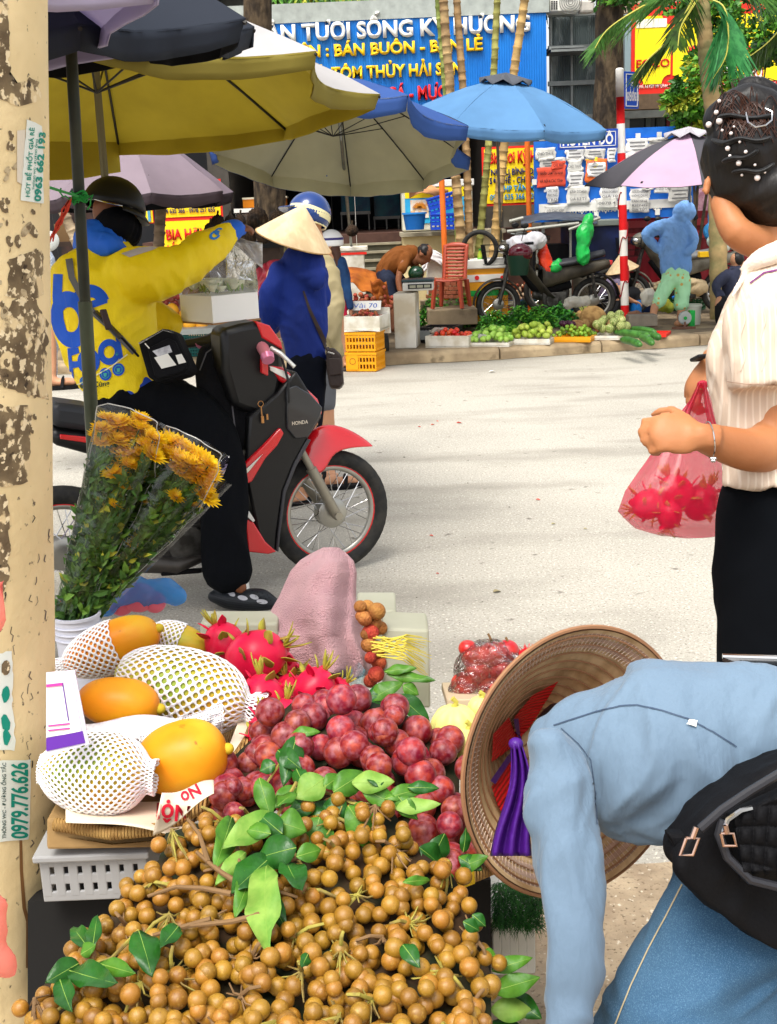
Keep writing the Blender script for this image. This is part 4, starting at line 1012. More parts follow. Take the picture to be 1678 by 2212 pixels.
for s_ in(-1,1):mb.box(F0+M@V((0,s_*(Df/2-tt/2),Hf/2)),(Wf,tt,Hf+(0.12 if s_>0 else 0)),M);mb.box(F0+M@V((s_*(Wf/2-tt/2),0,Hf/2)),(tt,Df-2*tt,Hf-.003),M)
mb.build('box',foam_m,fb,smooth=0,bevel=.006)
heap(fruit('lychee',lyc,.02,'t','lychee',None),F0+V((0,0,.05)),M,Wf*.8,Df*.8,.1,90,.02,'small red brown lychee in the white foam box','lychees in the foam box')
sg=B().box(F0+M@V((-.03,.1,.235)),(.34,.012,.1),M@Matrix.Rotation(-.35,3,'X')).build('price_sign',white_m,smooth=0,bevel=.003,label='white foam price card with blue handwriting over the lychees',cat='price sign')
R2=M@Matrix.Rotation(-.35,3,'X');c0=F0+M@V((-.03,.1,.235))
mapped('Vải 70',lambda u,v:c0+R2@V((u*.26,-.0085,v*.05)),mat('pen_blue',(40,90,190),.6),sg,bold=-.005)
heap(fruit('lychee',lyc,.03,'t','lychee',None),gnd(795,672,.45),Matrix.Identity(3),.75,.6,.3,120,.03,'lychee in the mound under the brown cloth','lychees under the brown cloth')
cr=crate(752,836,700,.3,.6,blkcr,'dark crate under the mound of lychees')
cl=B()
def clf(s,t):
 a=atY(752+60*s,594+18*s*s,15.1);b_=atY(792+46*s**.6,600+66*s,14.5)
 p=a.lerp(b_,t);n_=noise.noise(V((s*5,t*3,2)));return p+V((0,-.1*math.sin(t*3.1),.10*math.sin(t*3.1)+.05*n_))
cl.grid(lambda s,t:atY(752+82*s,577+24*s**2.2+(34+30*s)*t+5*math.sin(s*14+t*3)*t,15.2-.7*t+.05*noise.noise(V((s*6,t*5,1)))),30,14)
cl.grid(lambda s,t:atY(800+34*t+10*s,606+58*s+4*math.sin(t*9),14.5-.12*math.sin(t*3.1+.5)+.04*noise.noise(V((s*6,t*5,8)))),16,12)
cl.build('brown_cloth',mat('cloth_brown',(176,98,26),.85,c2=(140,70,18),vs=4,var=.15,bump=.5,bs=20),smooth=180,solid=.008,label='crumpled orange brown cloth pulled back over the lychee mound',cat='cloth')
g=gnd(886,752,.12);B().box(g+V((-.02,.2,.3)),(.24,.42,.6),XR(-8)).build('foam_block',mat('foam_block',(192,180,156),.9,c2=(222,218,206),vs=3,bump=.4,bs=30),smooth=0,bevel=.012,label='tall dirty foam block carrying the weighing scale',cat='foam block')
sc=empty('weighing_scale',g+V((.1,.2,.62)),'grey electronic scale on the foam block under the bending man hand','scale')
B().box(g+V((.12,.2,.665)),(.34,.3,.09),XR(-4)).build('body',mat('scale_body',(206,204,196),.5),sc,smooth=0,bevel=.012)
B().box(g+V((.12,.21,.73)),(.36,.32,.025),XR(-4)).build('pan',mat('scale_pan',(60,80,84),.3,metal=.6),sc,smooth=0,bevel=.008)
dp_=B().box(g+V((.13,.04,.668)),(.26,.012,.05),XR(-4)).build('display',blk_m,sc,smooth=0)
for k in(-1,0,1):B().box(g+V((.13+k*.08,.032,.668)),(.066,.008,.03),XR(-4)).build('window',mat('lcd',(150,150,130),.3),dp_,smooth=0)
B().box(g+V((.13,.4,.1)),(.22,.1,.1)).build('foot',steel_m,sc,smooth=0)
for(x0,y0,x1,y1,Y,lb)in((735,534,792,680,16.0,'white foam box with red tape under the white post'),(922,556,968,684,15.9,'stained white foam box left of the brown chair')):
 r_=empty('foam_box',atY((x0+x1)/2,y1,Y),lb,'foam box')
 board('box',x0,y0+7,x1,y1,Y,foam_m,r_,.4,bevel=.015);board('lid',x0-2,y0,x1+2,y0+7,Y-.02,foam_m,r_,.44,bevel=.012)
 if x0<800:board('tape',x0,y0+12,x1,y0+15,Y-.006,rsig,r_,.006)
B().grid(lambda s,t:atY(908+52*s+6*math.sin(t*5),540+14*s+(20 if s>.4 else 70*(1-s))*t-8*math.sin(s*3.1),15.85-.05*t+.03*noise.noise(V((s*5,t*6,3)))),16,14).build('white_cloth',mat('cloth_white',(206,204,204),.85,var=.08),smooth=180,solid=.006,label='white cloth hanging over the stained foam box',cat='cloth')
bk=empty('brick_stack',gnd(955,700,.12),'low stack of red bricks and rubble behind the scale','bricks')
brm=mat('brick',(160,92,66),.9,rand=.1,bump=.4)
for j in range(5):
 for i in range(6):p=atY(926+i*12+(j%2)*5,640-j*9,15.6);B().box(p,(.067,.12,.045),XR(rnd(-4,4))).build('brick',brm,bk,smooth=0,bevel=.004)
B().box(atY(950,664,15.7),(.5,.3,.2)).build('plinth',pave_m,bk,smooth=0)
def chair():
 m=mat('chair_brown',(160,66,44),.4,var=.05,spec=.4);g=atY(975,664,15.0)
 B().box(g+V((0,.1,-.1)),(.6,.7,.19)).build('plinth_slab',pave_m,smooth=0,bevel=.01,label='low concrete slab under the brown plastic chair',cat='slab')
 r=empty('plastic_chair',g,'brown red plastic chair standing before the cream wall','chair')
 M=XR(-20);P=lambda x,y,z:g+M@V((x,y,z))*.78;W=.21
 B().grid(lambda s,t:P((s-.5)*2*W,-.2+t*.42,.42+.02*(2*s-1)**2-.01*math.sin(t*3)),10,8).build('seat',m,r,smooth=180,solid=.02)
 for x,y in((-1,-1),(1,-1),(-1,1),(1,1)):
  B().tube([P(x*(W-.01),y*.19,.42),P(x*(W+.03),y*.23,.0)],[.035,.026],4).build('leg',m,r,smooth=0,bevel=.004)
 bk_=B()
 def bp(s,z):return P((s-.5)*2*(W-.01)*(1+.06*(z-.4)),.2+(z-.4)*.28-.03*(1-(2*s-1)**2),z)
 for i in range(9):
  z0=.46+i*.052;bk_.grid(lambda s,t:bp(.12+.76*s,z0+t*.034),8,1)
 bk_.grid(lambda s,t:bp(s,.92+t*(.075-.05*(2*s-1)**2)),10,2)
 for a in(0,.86):bk_.grid(lambda s,t:bp(a+.14*s,.4+t*.56),2,10)
 bk_.build('backrest',m,r,smooth=180,solid=.018)
chair()
cbx=empty('cooler_box',gnd(1053,668,.12),'large yellow cooler box with white lid, green and red taped stripes','cooler box')
ycl=mat('cooler_yellow',(236,160,16),.4,var=.06)
board('body',1008,576,1098,693,15.4,ycl,cbx,.5);board('lid',1005,562,1101,578,15.37,white_m,cbx,.56,bevel=.012)
board('tape_band',1009,594,1097,606,15.392,white_m,cbx,.006);board('green_stripe',1009,628,1097,637,15.39,mat('stripe_green',(30,180,70),.4),cbx,.008)
for x in(1030,1085):B().lathe([(0,0),(.03,0),(.03,.004),(0,.004)],atY(x,600,15.386),8,Matrix.Rotation(math.radians(90),3,'X')).build('stop_mark',red_m,cbx)
bt=empty('drink_bottle',atY(1037,572,15.5),'yellow green drink bottle standing on the cooler lid','bottle');p=atY(1037,573,15.5)
B().lathe([(0,0),(.033,0),(.035,.02),(.034,.11),(.028,.14),(.014,.17),(.013,.185),(0,.185)],p,18).build('bottle',mat('drink',(190,206,60),.15,c2=(150,190,70),vs=8),bt);B().lathe([(0,.183),(.016,.183),(.016,.205),(0,.205)],p,12).build('cap',mat('cap_green',(60,160,60),.4),bt)
B().lathe([(.0355,.03),(.0355,.1)],p,18).build('label_band',mat('label_green',(120,190,80),.5),bt)
def pail(x,y,rpx,h,m,label,z=.12,band=None):
 g=gnd(x,y,z);R=rpx*dep(g)/FPX;r=empty('pail',g,label,'bucket')
 B().lathe([(0,0),(R*.88,0),(R,h),(R*.95,h),(R*.9,h-.03),(0,h-.03)],g,28).build('bucket',m,r)
 B().lathe([(R*1.0,h-.03),(R*1.05,h-.03),(R*1.05,h-.015),(R*1.0,h-.01)],g,28).build('rim',m,r)
 if band:B().lathe([(R*.93,h*.3),(R*.99,h*.75)],g,28).build('band',band,r);
 return g,R
pail(1092,682,28,.19,mat('pail_grey',(176,174,160),.7,c2=(140,136,120),vs=6),'dirty white bucket weighing down the light blue umbrella pole',band=mat('pail_red',(140,30,46),.5))
pail(1492,700,22,.24,mat('pail_white',(190,194,180),.6,var=.1),'pale bucket under the pink umbrella pole')
ds=empty('dial_scale',gnd(1480,706,.12),'round dial scale on green stand by the standing woman foot','scale');p=gnd(1477,708,.12)+V((0,0,.12))
B().lathe([(0,0),(.075,0),(.08,.02),(.075,.05),(0,.05)],p,28,Matrix.Rotation(math.radians(90),3,'X')).build('dial',mat('dial_face',(176,184,182),.3,metal=.3),ds);B().lathe([(0,.0),(.02,0),(.02,.01),(0,.01)],p+V((0,-.055,0)),14,Matrix.Rotation(math.radians(90),3,'X')).build('hub',greenbag,ds)
B().box(p+V((.1,.05,-.02)),(.06,.1,.2)).build('stand',greenbag,ds,smooth=0,bevel=.005)
crate(1440,1512,672,.2,.3,mat('crate_bottle_green',(24,90,50),.5),'bottle green crate behind the pink umbrella bucket')
baggy([(1476,636,15.2,16,9,0),(1462,642,15.2,12,7,0)],mat('bag_blue',(40,120,210),.4,bump=.5,bs=20),'bright blue bag on the bottle green crate')
baggy([(1430,658,15.2,20,16,0),(1445,664,15.2,14,12,0)],mat('sack_yellow',(196,190,60),.6,c2=(150,170,60),vs=6),'yellow printed sack behind the standing woman leg',cat='sack')
baggy([(1470,616,15.9,60,14,0),(1500,622,15.8,30,18,0),(1440,622,15.9,30,12,0)],mat('sack_tan',(200,178,140),.8,var=.15),'pale tan sacking heaped under the parked motorbike',cat='sack')
baggy([(1385,684,14.6,26,8,0),(1370,678,14.6,16,8,0)],mat('rag_brown',(120,86,66),.9,var=.2),'brown rags between the boots and the standing woman',cat='rag')
board('concrete_block',1358,682,1420,704,14.2,mat('block_grey',(130,122,108),.9,var=.2,bump=.5),None,.2,bevel=.01,label='grey concrete block behind the bare foot',cat='block')
st=empty('stall_table',atY(410,715,12.9),'low grey stall shelf of yellow melons behind the flower box','stall table');board('table_top',352,713,470,720,12.6,steel_m,st,.8)
for x in(356,460):board('leg',x,720,x+5,792,12.7,steel_m,st,.04)
for k,lb in enumerate(('upper teal crate under the yellow melons','lower teal crate under the yellow melons')):board
crate(372,452,771,.15,.34,tealcr,'lower teal green crate under the yellow melons',z=.12,rows=4,nx=14);q,*_=crate(378,452,771,.15,.34,tealcr,'upper teal green crate under the yellow melons',z=.12,rows=4,nx=14);q.location.z+=.17
mel2=mat('melon_yellow',(222,160,30),.5,c2=(200,140,40),vs=8,rand=.1)
for i,(x,y,r)in enumerate(((376,699,17),(372,672,15),(410,702,15),(436,704,13),(400,682,14),(355,690,14))):
 p=atY(x,y,12.9+(.2 if y<690 else 0));k=dep(p)/FPX*r;B().sph(p,(k,k,k*1.12),18,12,f=lambda q:1+.06*max(0,q.z)**8).build('yellow_melon',mel2,smooth=180,label='round yellow melon on the stall shelf behind the flower box',cat='melon',group='yellow melons on the stall shelf')
gl=fruit('grape',mat('grape_red',(120,44,36),.4,rand=.3),.028,'t','grape',None)
for i in range(26):place(gl if i==0 else copy_tree(gl),atY(rnd(352,388),rnd(640,672),13.2),None,rnd(.8,1.2),'dark red fruit piled behind the yellow melons','dark red fruit on the shelf')
B().grid(lambda s,t:atY(338+44*s,632+60*t-16*s*t,13.4+.08*noise.noise(V((s*4,t*4,0)))),14,14).build('printed_sheet',mat('sheet_teal',(70,140,160),.4,c2=(200,206,196),vs=6),smooth=180,solid=.004,label='teal and white printed plastic sheet beside the yellow melons',cat='sheet')
dur=mat('durian_dark',(58,42,28),.9,c2=(34,26,20),vs=12)
def spiky(q):return 1+.10*abs(math.sin(q.x*11))*abs(math.sin(q.y*11+q.z*4))+.05*noise.noise(q*3)
for i,(x,y,rx,ry,Y)in enumerate(((471,484,15,19,13.6),(497,482,12,17,13.8),(520,486,13,22,13.6),(556,474,22,24,13.5),(455,500,14,18,13.4),(534,512,18,24,13.3),(500,516,16,20,13.3),(428,516,12,12,13.3),(598,470,16,16,13.7),(570,505,18,20,13.2),(760,498,13,12,14.6))):
 p=atY(x,y,Y);k=dep(p)/FPX;r_=empty('durian',p-V((0,0,ry*k)),'dark spiky durian in the pile behind the pointed hat','durian','dark durians stacked on the stall')
 if x>700:r_['label']='single dark durian beside the white helmet';
 B().sph(p,(rx*k,rx*k,ry*k),44,30,f=spiky).build('husk',dur,r_,smooth=0);B().tube([p+V((0,0,ry*k*.9)),p+V((.01,0,ry*k*1.0+.05))],.012,6).build('stalk',bark,r_)
tb2=empty('durian_stand',atY(510,560,13.6),'dark stand full of fruit under the durians','stand');board('stand_body',420,534,610,640,13.5,dark2_m,tb2,.6);board('stand_top',416,528,614,534,13.45,dark_m,tb2,.7)
B().grid(lambda s,t:atY(552+70*s,582-22*math.sin(s*2.4)+60*t,12.9-.2*t+.05*noise.noise(V((s*6,t*4,0)))),20,12).build('red_sheet',mat('cloth_dark_red',(132,20,36),.5,c2=(90,10,24),vs=6,var=.2),smooth=180,solid=.006,label='crumpled dark red sheet between the flower box and the blue hoodie',cat='sheet')
board('cardboard_box',116,484,166,522,15.2,mat('box_brown',(110,84,54),.9,var=.1),None,.4,bevel=.006,label='brown cardboard box behind the dark umbrella pole',cat='box')
board('box_shelf',96,524,190,530,15.1,dark2_m,None,.5,label='dark shelf board carrying the brown box at far left',cat='shelf')
fn=empty('desk_fan',atY(108,530,14.9),'pale round fan head at the left edge by the concrete pole','fan');p=atY(106,522,14.9)
B().lathe([(0,0),(.1,0),(.13,.02),(.1,.05),(0,.06)],p,24,Matrix.Rotation(math.radians(70),3,'X')).build('cage',mat('fan_pale',(180,184,180),.4),fn);B().cyl(p,p+V((0,.05,-.35)),.02).build('stem',steel_m,fn)
for i,(x,y,w_,m,lb)in enumerate(((1064,803,17,white_m,'flat white paper scrap on the road below the melon tray'),(935,917,9,'r',0),(945,909,6,'r',0),(906,921,7,'r',0),(992,913,12,'r',0),(1162,1078,10,'r',0),(932,1156,9,'r',0),(945,1238,7,'r',0),(1075,1278,20,'g',0),(1196,1131,10,'g',0),(1264,1141,8,'g',0),(1010,1043,3,'d',0),(1011,994,3,'d',0),(873,987,5,'d',0),(1005,1161,3,'d',0),(980,1175,3,'d',0),(1042,1300,4,'d',0),(900,1290,4,'d',0),(1100,1095,4,'d',0))):
 p=gnd(x,y,.006);k=dep(p)/FPX*w_/2
 m={'r':mat('petal_red',(196,70,48),.7,rand=.2),'g':mat('dry_leaf',(150,140,104),.8,rand=.2),'d':mat('dark_bit',(64,52,40),.9)}.get(m,m)if isinstance(m,str)else m
 mb=B();leaf_at(mb,p-V((k,0,0)),V((1,rnd(-.6,.6),0)),V((0,0,1)),2*k,k*1.2,curl=.1,fold=.6)
 mb.build('litter_scrap' if lb else 'fallen_leaf',m,smooth=0,fixn=False,solid=.0015,label=lb or{0:'small fallen scrap lying on the open road'}[0],cat='litter',group=None if lb else 'litter scattered on the road')
tyre_m=mat('tyre',(34,34,34),.8,c2=(50,48,44),vs=20,bump=.4,bs=60);alu=mat('alloy',(168,166,158),.35,metal=.8,var=.12);chrome=mat('chrome',(200,200,200),.15,metal=1)
blkpl=mat('black_plastic',(13,13,15),.4,spec=.4);blkmat=mat('black_matte',(15,15,17),.8,spec=.2);redpl=mat('red_gloss',(204,12,26),.22,spec=.6,coat=.5);seatm=mat('seat_vinyl',(44,46,50),.45)
engm=mat('engine_grey',(84,82,78),.5,metal=.6,c2=(50,48,44),vs=14)
def torus(mb,c,R,r,ax,n=48,k=10,flat=1.0,tread=False):
 u,v=perp(ax);ax=ax.normalized();vs=[]
 for i in range(n):
  a=2*math.pi*i/n;d=u*math.cos(a)+v*math.sin(a)
  for j in range(k):
   b=2*math.pi*j/k;rr=r*(1+(.03 if(tread and i%2)else 0))
   vs.append(c+d*(R+rr*math.cos(b))+ax*(rr*flat*math.sin(b)))
 mb.add(vs,[(i*k+j,((i+1)%n)*k+j,((i+1)%n)*k+(j+1)%k,i*k+(j+1)%k)for i in range(n)for j in range(k)])
def wheel(c,ax,parent,R=.285,rt=.036,redline=False,spokes=36,name='front_wheel',big=False):
 w_=empty(name,c);w_.parent=parent;w_.location=c-wloc(parent)
 mb=B();torus(mb,c,R-rt,rt,ax,96 if big else 48,12,.95,tread=big);mb.build('tyre',tyre_m,w_,smooth=50 if not big else 30)
 mb=B();torus(mb,c,R-2*rt-.006,.016,ax,64,8,.9);mb.build('rim',alu,w_,smooth=60)
 if redline:
  mb=B();torus(mb,c,R-2*rt+.002,.007,ax,80,6,2.4);mb.build('red_rim_line',redpl,w_,smooth=60)
 u,v=perp(ax);ax=ax.normalized();sp=B()
 for i in range(spokes):
  a=2*math.pi*i/spokes;s_=1 if i%2 else-1;a2=a+(.55 if(i//2)%2 else-.55)
  sp.tube([c+(u*math.cos(a2)+v*math.sin(a2))*.062+ax*s_*.032,c+(u*math.cos(a)+v*math.sin(a))*(R-2*rt-.01)],.0016 if big else .0025,4)
 sp.build('spokes',chrome,w_,smooth=0)
 q=V((0,0,1)).rotation_difference(ax).to_matrix()
 B().lathe([(0,-.042),(.03,-.042),(.062,-.036),(.07,-.03),(.066,-.02),(.04,-.014),(.04,.014),(.066,.02),(.07,.03),(.062,.036),(.03,.042),(0,.042)],c,32,q).build('hub',alu,w_)
 return w_
def arc_strip(mb,c,u,z,ax,R,w0,a0,a1,n=18,th=.004,crown=.02):
 """mudguard: curved sheet round an axle, angles measured from forward, going up"""
 def fn(s,t):
  a=math.radians(a0+(a1-a0)*s);ww=w0*(.55+.45*math.sin(math.pi*min(1,max(0,s*.9+.08))))
  o=(t-.5)*2;return c+(u*math.cos(a)+z*math.sin(a))*(R-crown*o*o)+ax*(o*ww)
 mb.grid(fn,n,6)
def motorbike(org,head,label,body,group=None,extra=None,name='motorbike',seatc=None,lean=0,sc=1.0,basket=False,scooter=False):
 """org: rear wheel contact; head: compass direction of travel in degrees from +X"""
 u=V((math.cos(math.radians(head)),math.sin(math.radians(head)),0));ax=V((-u.y,u.x,0));Z=(V((0,0,1))+ax*lean).normalized()
 r=empty(name,org,label,'motorbike',group);O=V(org)
 P=lambda a,b,c:O+(u*a+ax*b+Z*c)*sc
 wheel(P(0,0,.285),ax,r,.285*sc,name='rear_wheel',spokes=28);wheel(P(1.22,0,.285),ax,r,.285*sc,name='front_wheel',spokes=28)
 fk=B()
 for s_ in(-1,1):fk.tube([P(1.22,s_*.07,.285),P(1.13,s_*.07,.6),P(1.09,s_*.05,.76)],[.022,.022,.018],8)
 fk.tube([P(1.09,0,.74),P(1.02,0,.98)],.025,8);fk.build('fork',engm,r)
 hb=B().tube([P(.88,.34,1.03),P(.98,.2,1.02),P(1.03,0,.98),P(.98,-.2,1.02),P(.88,-.34,1.03)],.012,8).build('handlebar',blkmat,r)
 for s_ in(-1,1):B().tube([P(.84,s_*.36,1.03),P(.93,s_*.26,1.025)],.018,8).build('grip',blkpl,hb)
 for s_ in(-1,1):
  m_=B().tube([P(.96,s_*.2,1.03),P(.93,s_*.3,1.2)],.005,5);m_.sph(P(.93,s_*.32,1.24),(.05,.02,.035),12,8);m_.build('mirror',blkpl,hb)
 mb=B();mb.sph(P(1.06,0,.98),(.14*sc,.12*sc,.10*sc),18,12,Matrix((u,ax,Z)).transposed());mb.build('headlight_cowl',body,r)
 B().sph(P(1.13,0,.97),(.09*sc,.1*sc,.065*sc),16,10,Matrix((u,ax,Z)).transposed()).build('headlight',chrome,r)
 mb=B();arc_strip(mb,P(1.22,0,.285),u,Z,ax,.325*sc,.06*sc,-12,165);mb.build('front_fender',body,r,smooth=180,solid=.004)
 mb=B();mb.grid(lambda s,t:P(1.06-.30*t-.12*t*t+.12*abs(s-.5)**1.5*0-.12*abs(2*s-1)**2,(s-.5)*.4*(1-.3*t),.92-.58*t),8,10);mb.build('leg_shield',body,r,smooth=180,solid=.012)
 mb=B();mb.tube([P(.95,0,.72),P(.75,0,.48),P(.55,0,.44),P(.3,0,.5)],[.05,.07,.07,.06],10);mb.build('frame_spine',blkmat,r)
 mb=B();mb.box(P(.52,0,.31),(.3,.2,.2),Matrix((u,ax,Z)).transposed());mb.cyl(P(.62,0,.36),P(.78,0,.39),.07,.055);mb.tube([P(.55,-.1,.3),P(.55,.12,.3)],.085,18);mb.build('engine',engm,r,bevel=.015)
 mb=B();mb.tube([P(.7,-.1,.28),P(.5,-.13,.2),P(.2,-.14,.22),P(-.25,-.15,.3)],[.018,.02,.04,.045],12);mb.build('exhaust',chrome,r)
 mb=B()
 def sf(s,t):
  x=.72-.85*s;w_=.11+.05*math.sin(s*3.0)-(.05 if s>.8 else 0);o=(t-.5)*2
  return P(x,o*w_,.77+.04*math.sin(s*3.1-.8)-.05*abs(o)**3+(.04 if s>.6 else 0)*(s-.6)*5)
 mb.grid(sf,16,8);mb.build('seat',seatc or seatm,r,smooth=180,solid=.05)
 for s_ in(-1,1):
  mb=B();mb.grid(lambda s,t:P(.68-.86*s,s_*(.13-.05*s+.03*math.sin(t*3.1)),(.72+.06*s)-t*(.26-.16*s)),12,6);mb.build('side_cover',body if not extra else body,r,smooth=180,solid=.01)
 mb=B();arc_strip(mb,P(0,0,.285),u,Z,ax,.34*sc,.07*sc,60,200);mb.build('rear_fender',blkpl,r,smooth=180,solid=.005)
 B().box(P(-.2,0,.74),(.05,.14,.06),Matrix((u,ax,Z)).transposed()).build('tail_light',redpl,r,bevel=.01)
 for s_ in(-1,1):B().tube([P(0,s_*.12,.32),P(.05,s_*.13,.62)],.02,10).build('shock_absorber',engm,r)
 if basket:
  k=B()
  for i in range(7):
   for zz in(0,1):pass
  for i in range(8):
   a=-.16+.32*i/7
   for e in(-1,1):k.bar(P(1.12+.13+e*.12,a,.78),P(1.25+e*.15,a,1.02),.006,.006)
  for z_ in(.78,.86,.94,1.02):
   for e in(-1,1):k.bar(P(1.25+e*.14,-.16,z_),P(1.25+e*.14,.16,z_),.006,.006);k.bar(P(1.11,e*.16,z_),P(1.39,e*.16,z_),.006,.006)
  k.build('basket',blkmat,r,smooth=0)
 return r,P
g=gnd(1300,656,.12);g.y=15.4;g.x=atY(1282,640,15.4).x
motorbike(g,184,'old dark motorbike hung with shopping bags behind the vegetable stall',mat('bike_dark_body',(74,68,56),.5,c2=(44,40,34),vs=5),basket=True)
baggy([(1128,530,14.9,32,22,-8),(1155,520,14.9,26,20,0),(1110,522,14.9,18,10,0),(1118,545,14.9,18,12,20)],whitebag,'white plastic bag bulging on the handlebar of the old motorbike')
baggy([(1176,560,15.0,16,26,8),(1182,575,15.0,14,20,0),(1176,540,15.0,8,16,0)],orbag,'orange plastic bag hanging before the motorbike seat')
baggy([(1198,578,15.0,17,14,10),(1208,568,15.0,10,10,0)],greenbag,'small bright green bag resting on the motorbike footrest')
baggy([(1262,510,14.8,18,34,-4),(1258,545,14.8,16,30,6),(1268,480,14.8,12,22,-24),(1276,500,14.8,8,18,0)],greenbag,'long bright green plastic bag hanging on the blue cart')
pb_=B();g2=atY(1120,594,14.95);pb_.lathe([(.11,0),(.15,.24),(.145,.24),(.1,.01)],g2,24);o=pb_.build('hanging_bucket',mat('bucket_green',(22,60,44),.4),label='dark green bucket hanging below the white plastic bag',cat='bucket')
B().sph(g2+V((.02,-.02,.26)),(.15,.13,.12),20,12).build('red_helmet',mat('helmet_maroon',(90,10,30),.2,coat=.5),label='dark red helmet shell lying on the green bucket',cat='helmet')
ct=empty('cargo_cart',atY(1290,640,16.0),'dark blue cargo tricycle box with grey tarpaulin roof','cargo cart')
bl_=mat('cart_blue',(24,38,84),.5,c2=(16,26,56),vs=3,var=.2);board('box',1230,484,1346,592,16.1,bl_,ct,.8,bevel=.01);board('box_rim',1226,478,1350,486,16.05,mat('cart_rim',(120,128,120),.5,metal=.3),ct,.9,bevel=.01)
board('front_box',1150,530,1232,600,16.2,dark_m,ct,.5)
B().grid(lambda s,t:atY(1125+165*s,474-10*math.sin(s*3.1)-6*t+10*(1-t)+3*noise.noise(V((s*6,t*3,0))),15.7+.9*t),24,8).build('tarpaulin',mat('tarp_grey',(66,76,88),.6,c2=(50,58,70),vs=5,bump=.4,bs=12),ct,smooth=180,solid=.008)
fr_=B();
for a,b_ in(((1095,500),(1250,482)),((1228,496),(1296,470)),((1100,478),(1130,470))):fr_.tube([atY(a[0],a[1],15.6),atY(b_[0],b_[1],15.6)],.02,8)
for x in(1160,1232):fr_.tube([atY(x,490,15.9),atY(x,640,15.9)],.016,8)
fr_.build('frame_tubes',mat('tube_pale',(160,160,150),.5,metal=.3),ct)
for x in(1180,1320):wheel(atY(x,628,16.0),V((0,1,0)),ct,.3,name='cart_wheel',spokes=24)
mb=B();c=atY(1036,538,15.4);torus(mb,c,.21,.03,V((.25,1,.1)),56,10);mb.build('spare_tyre',tyre_m,smooth=60,label='black tyre leaning beside the palm trunks above the cooler box',cat='tyre')
mb=B()
for i in range(9):mb.tube([atY(1075+rnd(0,40),500+i*5,16.4),atY(1180+rnd(-20,20),506+i*5,16.4)],.012,5)
mb.build('stacked_poles',steel_m,label='thin grey poles stacked before the stained grey wall',cat='poles')
mb=B();torus(mb,gnd(826,742,.2),.12,.05,V((1,.2,0)),40,12);mb.build('spare_tyre',tyre_m,smooth=60,label='small thick black tyre behind the yellow crates',cat='tyre')
g=gnd(1520,650,.12);g.y=16.0;g.x=atY(1560,640,16.0).x
motorbike(g,180,'muddy grey motorbike parked behind the standing woman in blue',mat('bike_grey_body',(120,116,104),.5,c2=(80,76,66),vs=5),basket=True,seatc=mat('seat_grey',(120,122,124),.5))
baggy([(1404,520,15.6,12,9,0)],orbag,'orange bag in the basket of the grey motorbike')
baggy([(1556,528,15.6,24,20,0),(1540,520,15.6,16,14,0)],mat('bundle_teal',(150,190,180),.5,c2=(214,216,206),vs=9),'tied teal and white bundle on the motorbike seat',cat='bundle')
B().box(atY(1522,549,15.7),(.16,.12,.07)).build('yellow_box',mat('box_yel2',(238,190,30),.4),smooth=0,bevel=.006,label='small yellow box on the grey motorbike seat',cat='box')
baggy([(1548,478,16.4,20,34,10),(1535,500,16.4,16,20,0)],mat('cloth_cyan',(60,150,214),.7,var=.1),'bright blue cloth behind the motorbike by the hair bun woman',cat='cloth')
g=gnd(1640,760,0.0);h_=196
motorbike(V((atY(1790,760,12.3).x+.62,12.7,0)),198,'pink and red scooter with round headlight beside the knitted blouse',mat('scooter_pink',(214,40,96),.25,coat=.5),name='scooter',sc=1.02)
motorbike(V((atY(-60,800,12.8).x-.95,13.0,.12)),4,'dark red motorbike parked at far left behind the yellow jacket',redpl,sc=1.0)
from mathutils.bvhtree import BVHTree
def bvh(objs):
 vs,fs=[],[]
 for o in objs:
  base=wloc(o);k=len(vs);vs+=[v.co+base for v in o.data.vertices];fs+=[tuple(i+k for i in p.vertices)for p in o.data.polygons]
 return BVHTree.FromPolygons(vs,fs)
def on(tree,x,y,lift=.002,dflt=5):
 d=ray(x,y).normalized();h=tree.ray_cast(CAM,d)
 if h[0]is None:
  return None
 n=h[1]if h[1].dot(d)<0 else-h[1]
 return h[0]+(n*.6-d*.4)*lift
def decal(name,tree,poly,m,parent,step=4,lift=.003,wide=None):
 """a flat mark traced on a garment: polygon in picture pixels laid on the cloth"""
 xs=[p[0]for p in poly];ys=[p[1]for p in poly]
 import bmesh
 bm=bmesh.new();bm.faces.new([bm.verts.new((p[0],p[1],0))for p in poly])
 bmesh.ops.triangulate(bm,faces=bm.faces[:])
 for _ in range(6):
  es=[e for e in bm.edges if e.calc_length()>step]
  if not es:break
  bmesh.ops.subdivide_edges(bm,edges=es,cuts=1);bmesh.ops.triangulate(bm,faces=bm.faces[:])
 bad=[]
 for v in bm.verts:
  q=on(tree,v.co.x,v.co.y,lift)
  if q is None:bad.append(v)
  else:v.co=q
 bmesh.ops.delete(bm,geom=bad,context='VERTS')
 me=bpy.data.meshes.new(name);bm.to_mesh(me);bm.free();me.materials.append(m);me.shade_smooth()
 return link(name,me,parent)
def ribbon(pts,w):
 """pixel outline of a band along a path"""
 L,R_=[],[]
 for i,p in enumerate(pts):
  a,b_=pts[max(i-1,0)],pts[min(i+1,len(pts)-1)];t=V((b_[0]-a[0],b_[1]-a[1])).normalized();n=V((-t.y,t.x))
  ww=w[i]if isinstance(w,(list,tuple))else w
  L.append((p[0]+n.x*ww/2,p[1]+n.y*ww/2));R_.append((p[0]-n.x*ww/2,p[1]-n.y*ww/2))
 return L+R_[::-1]
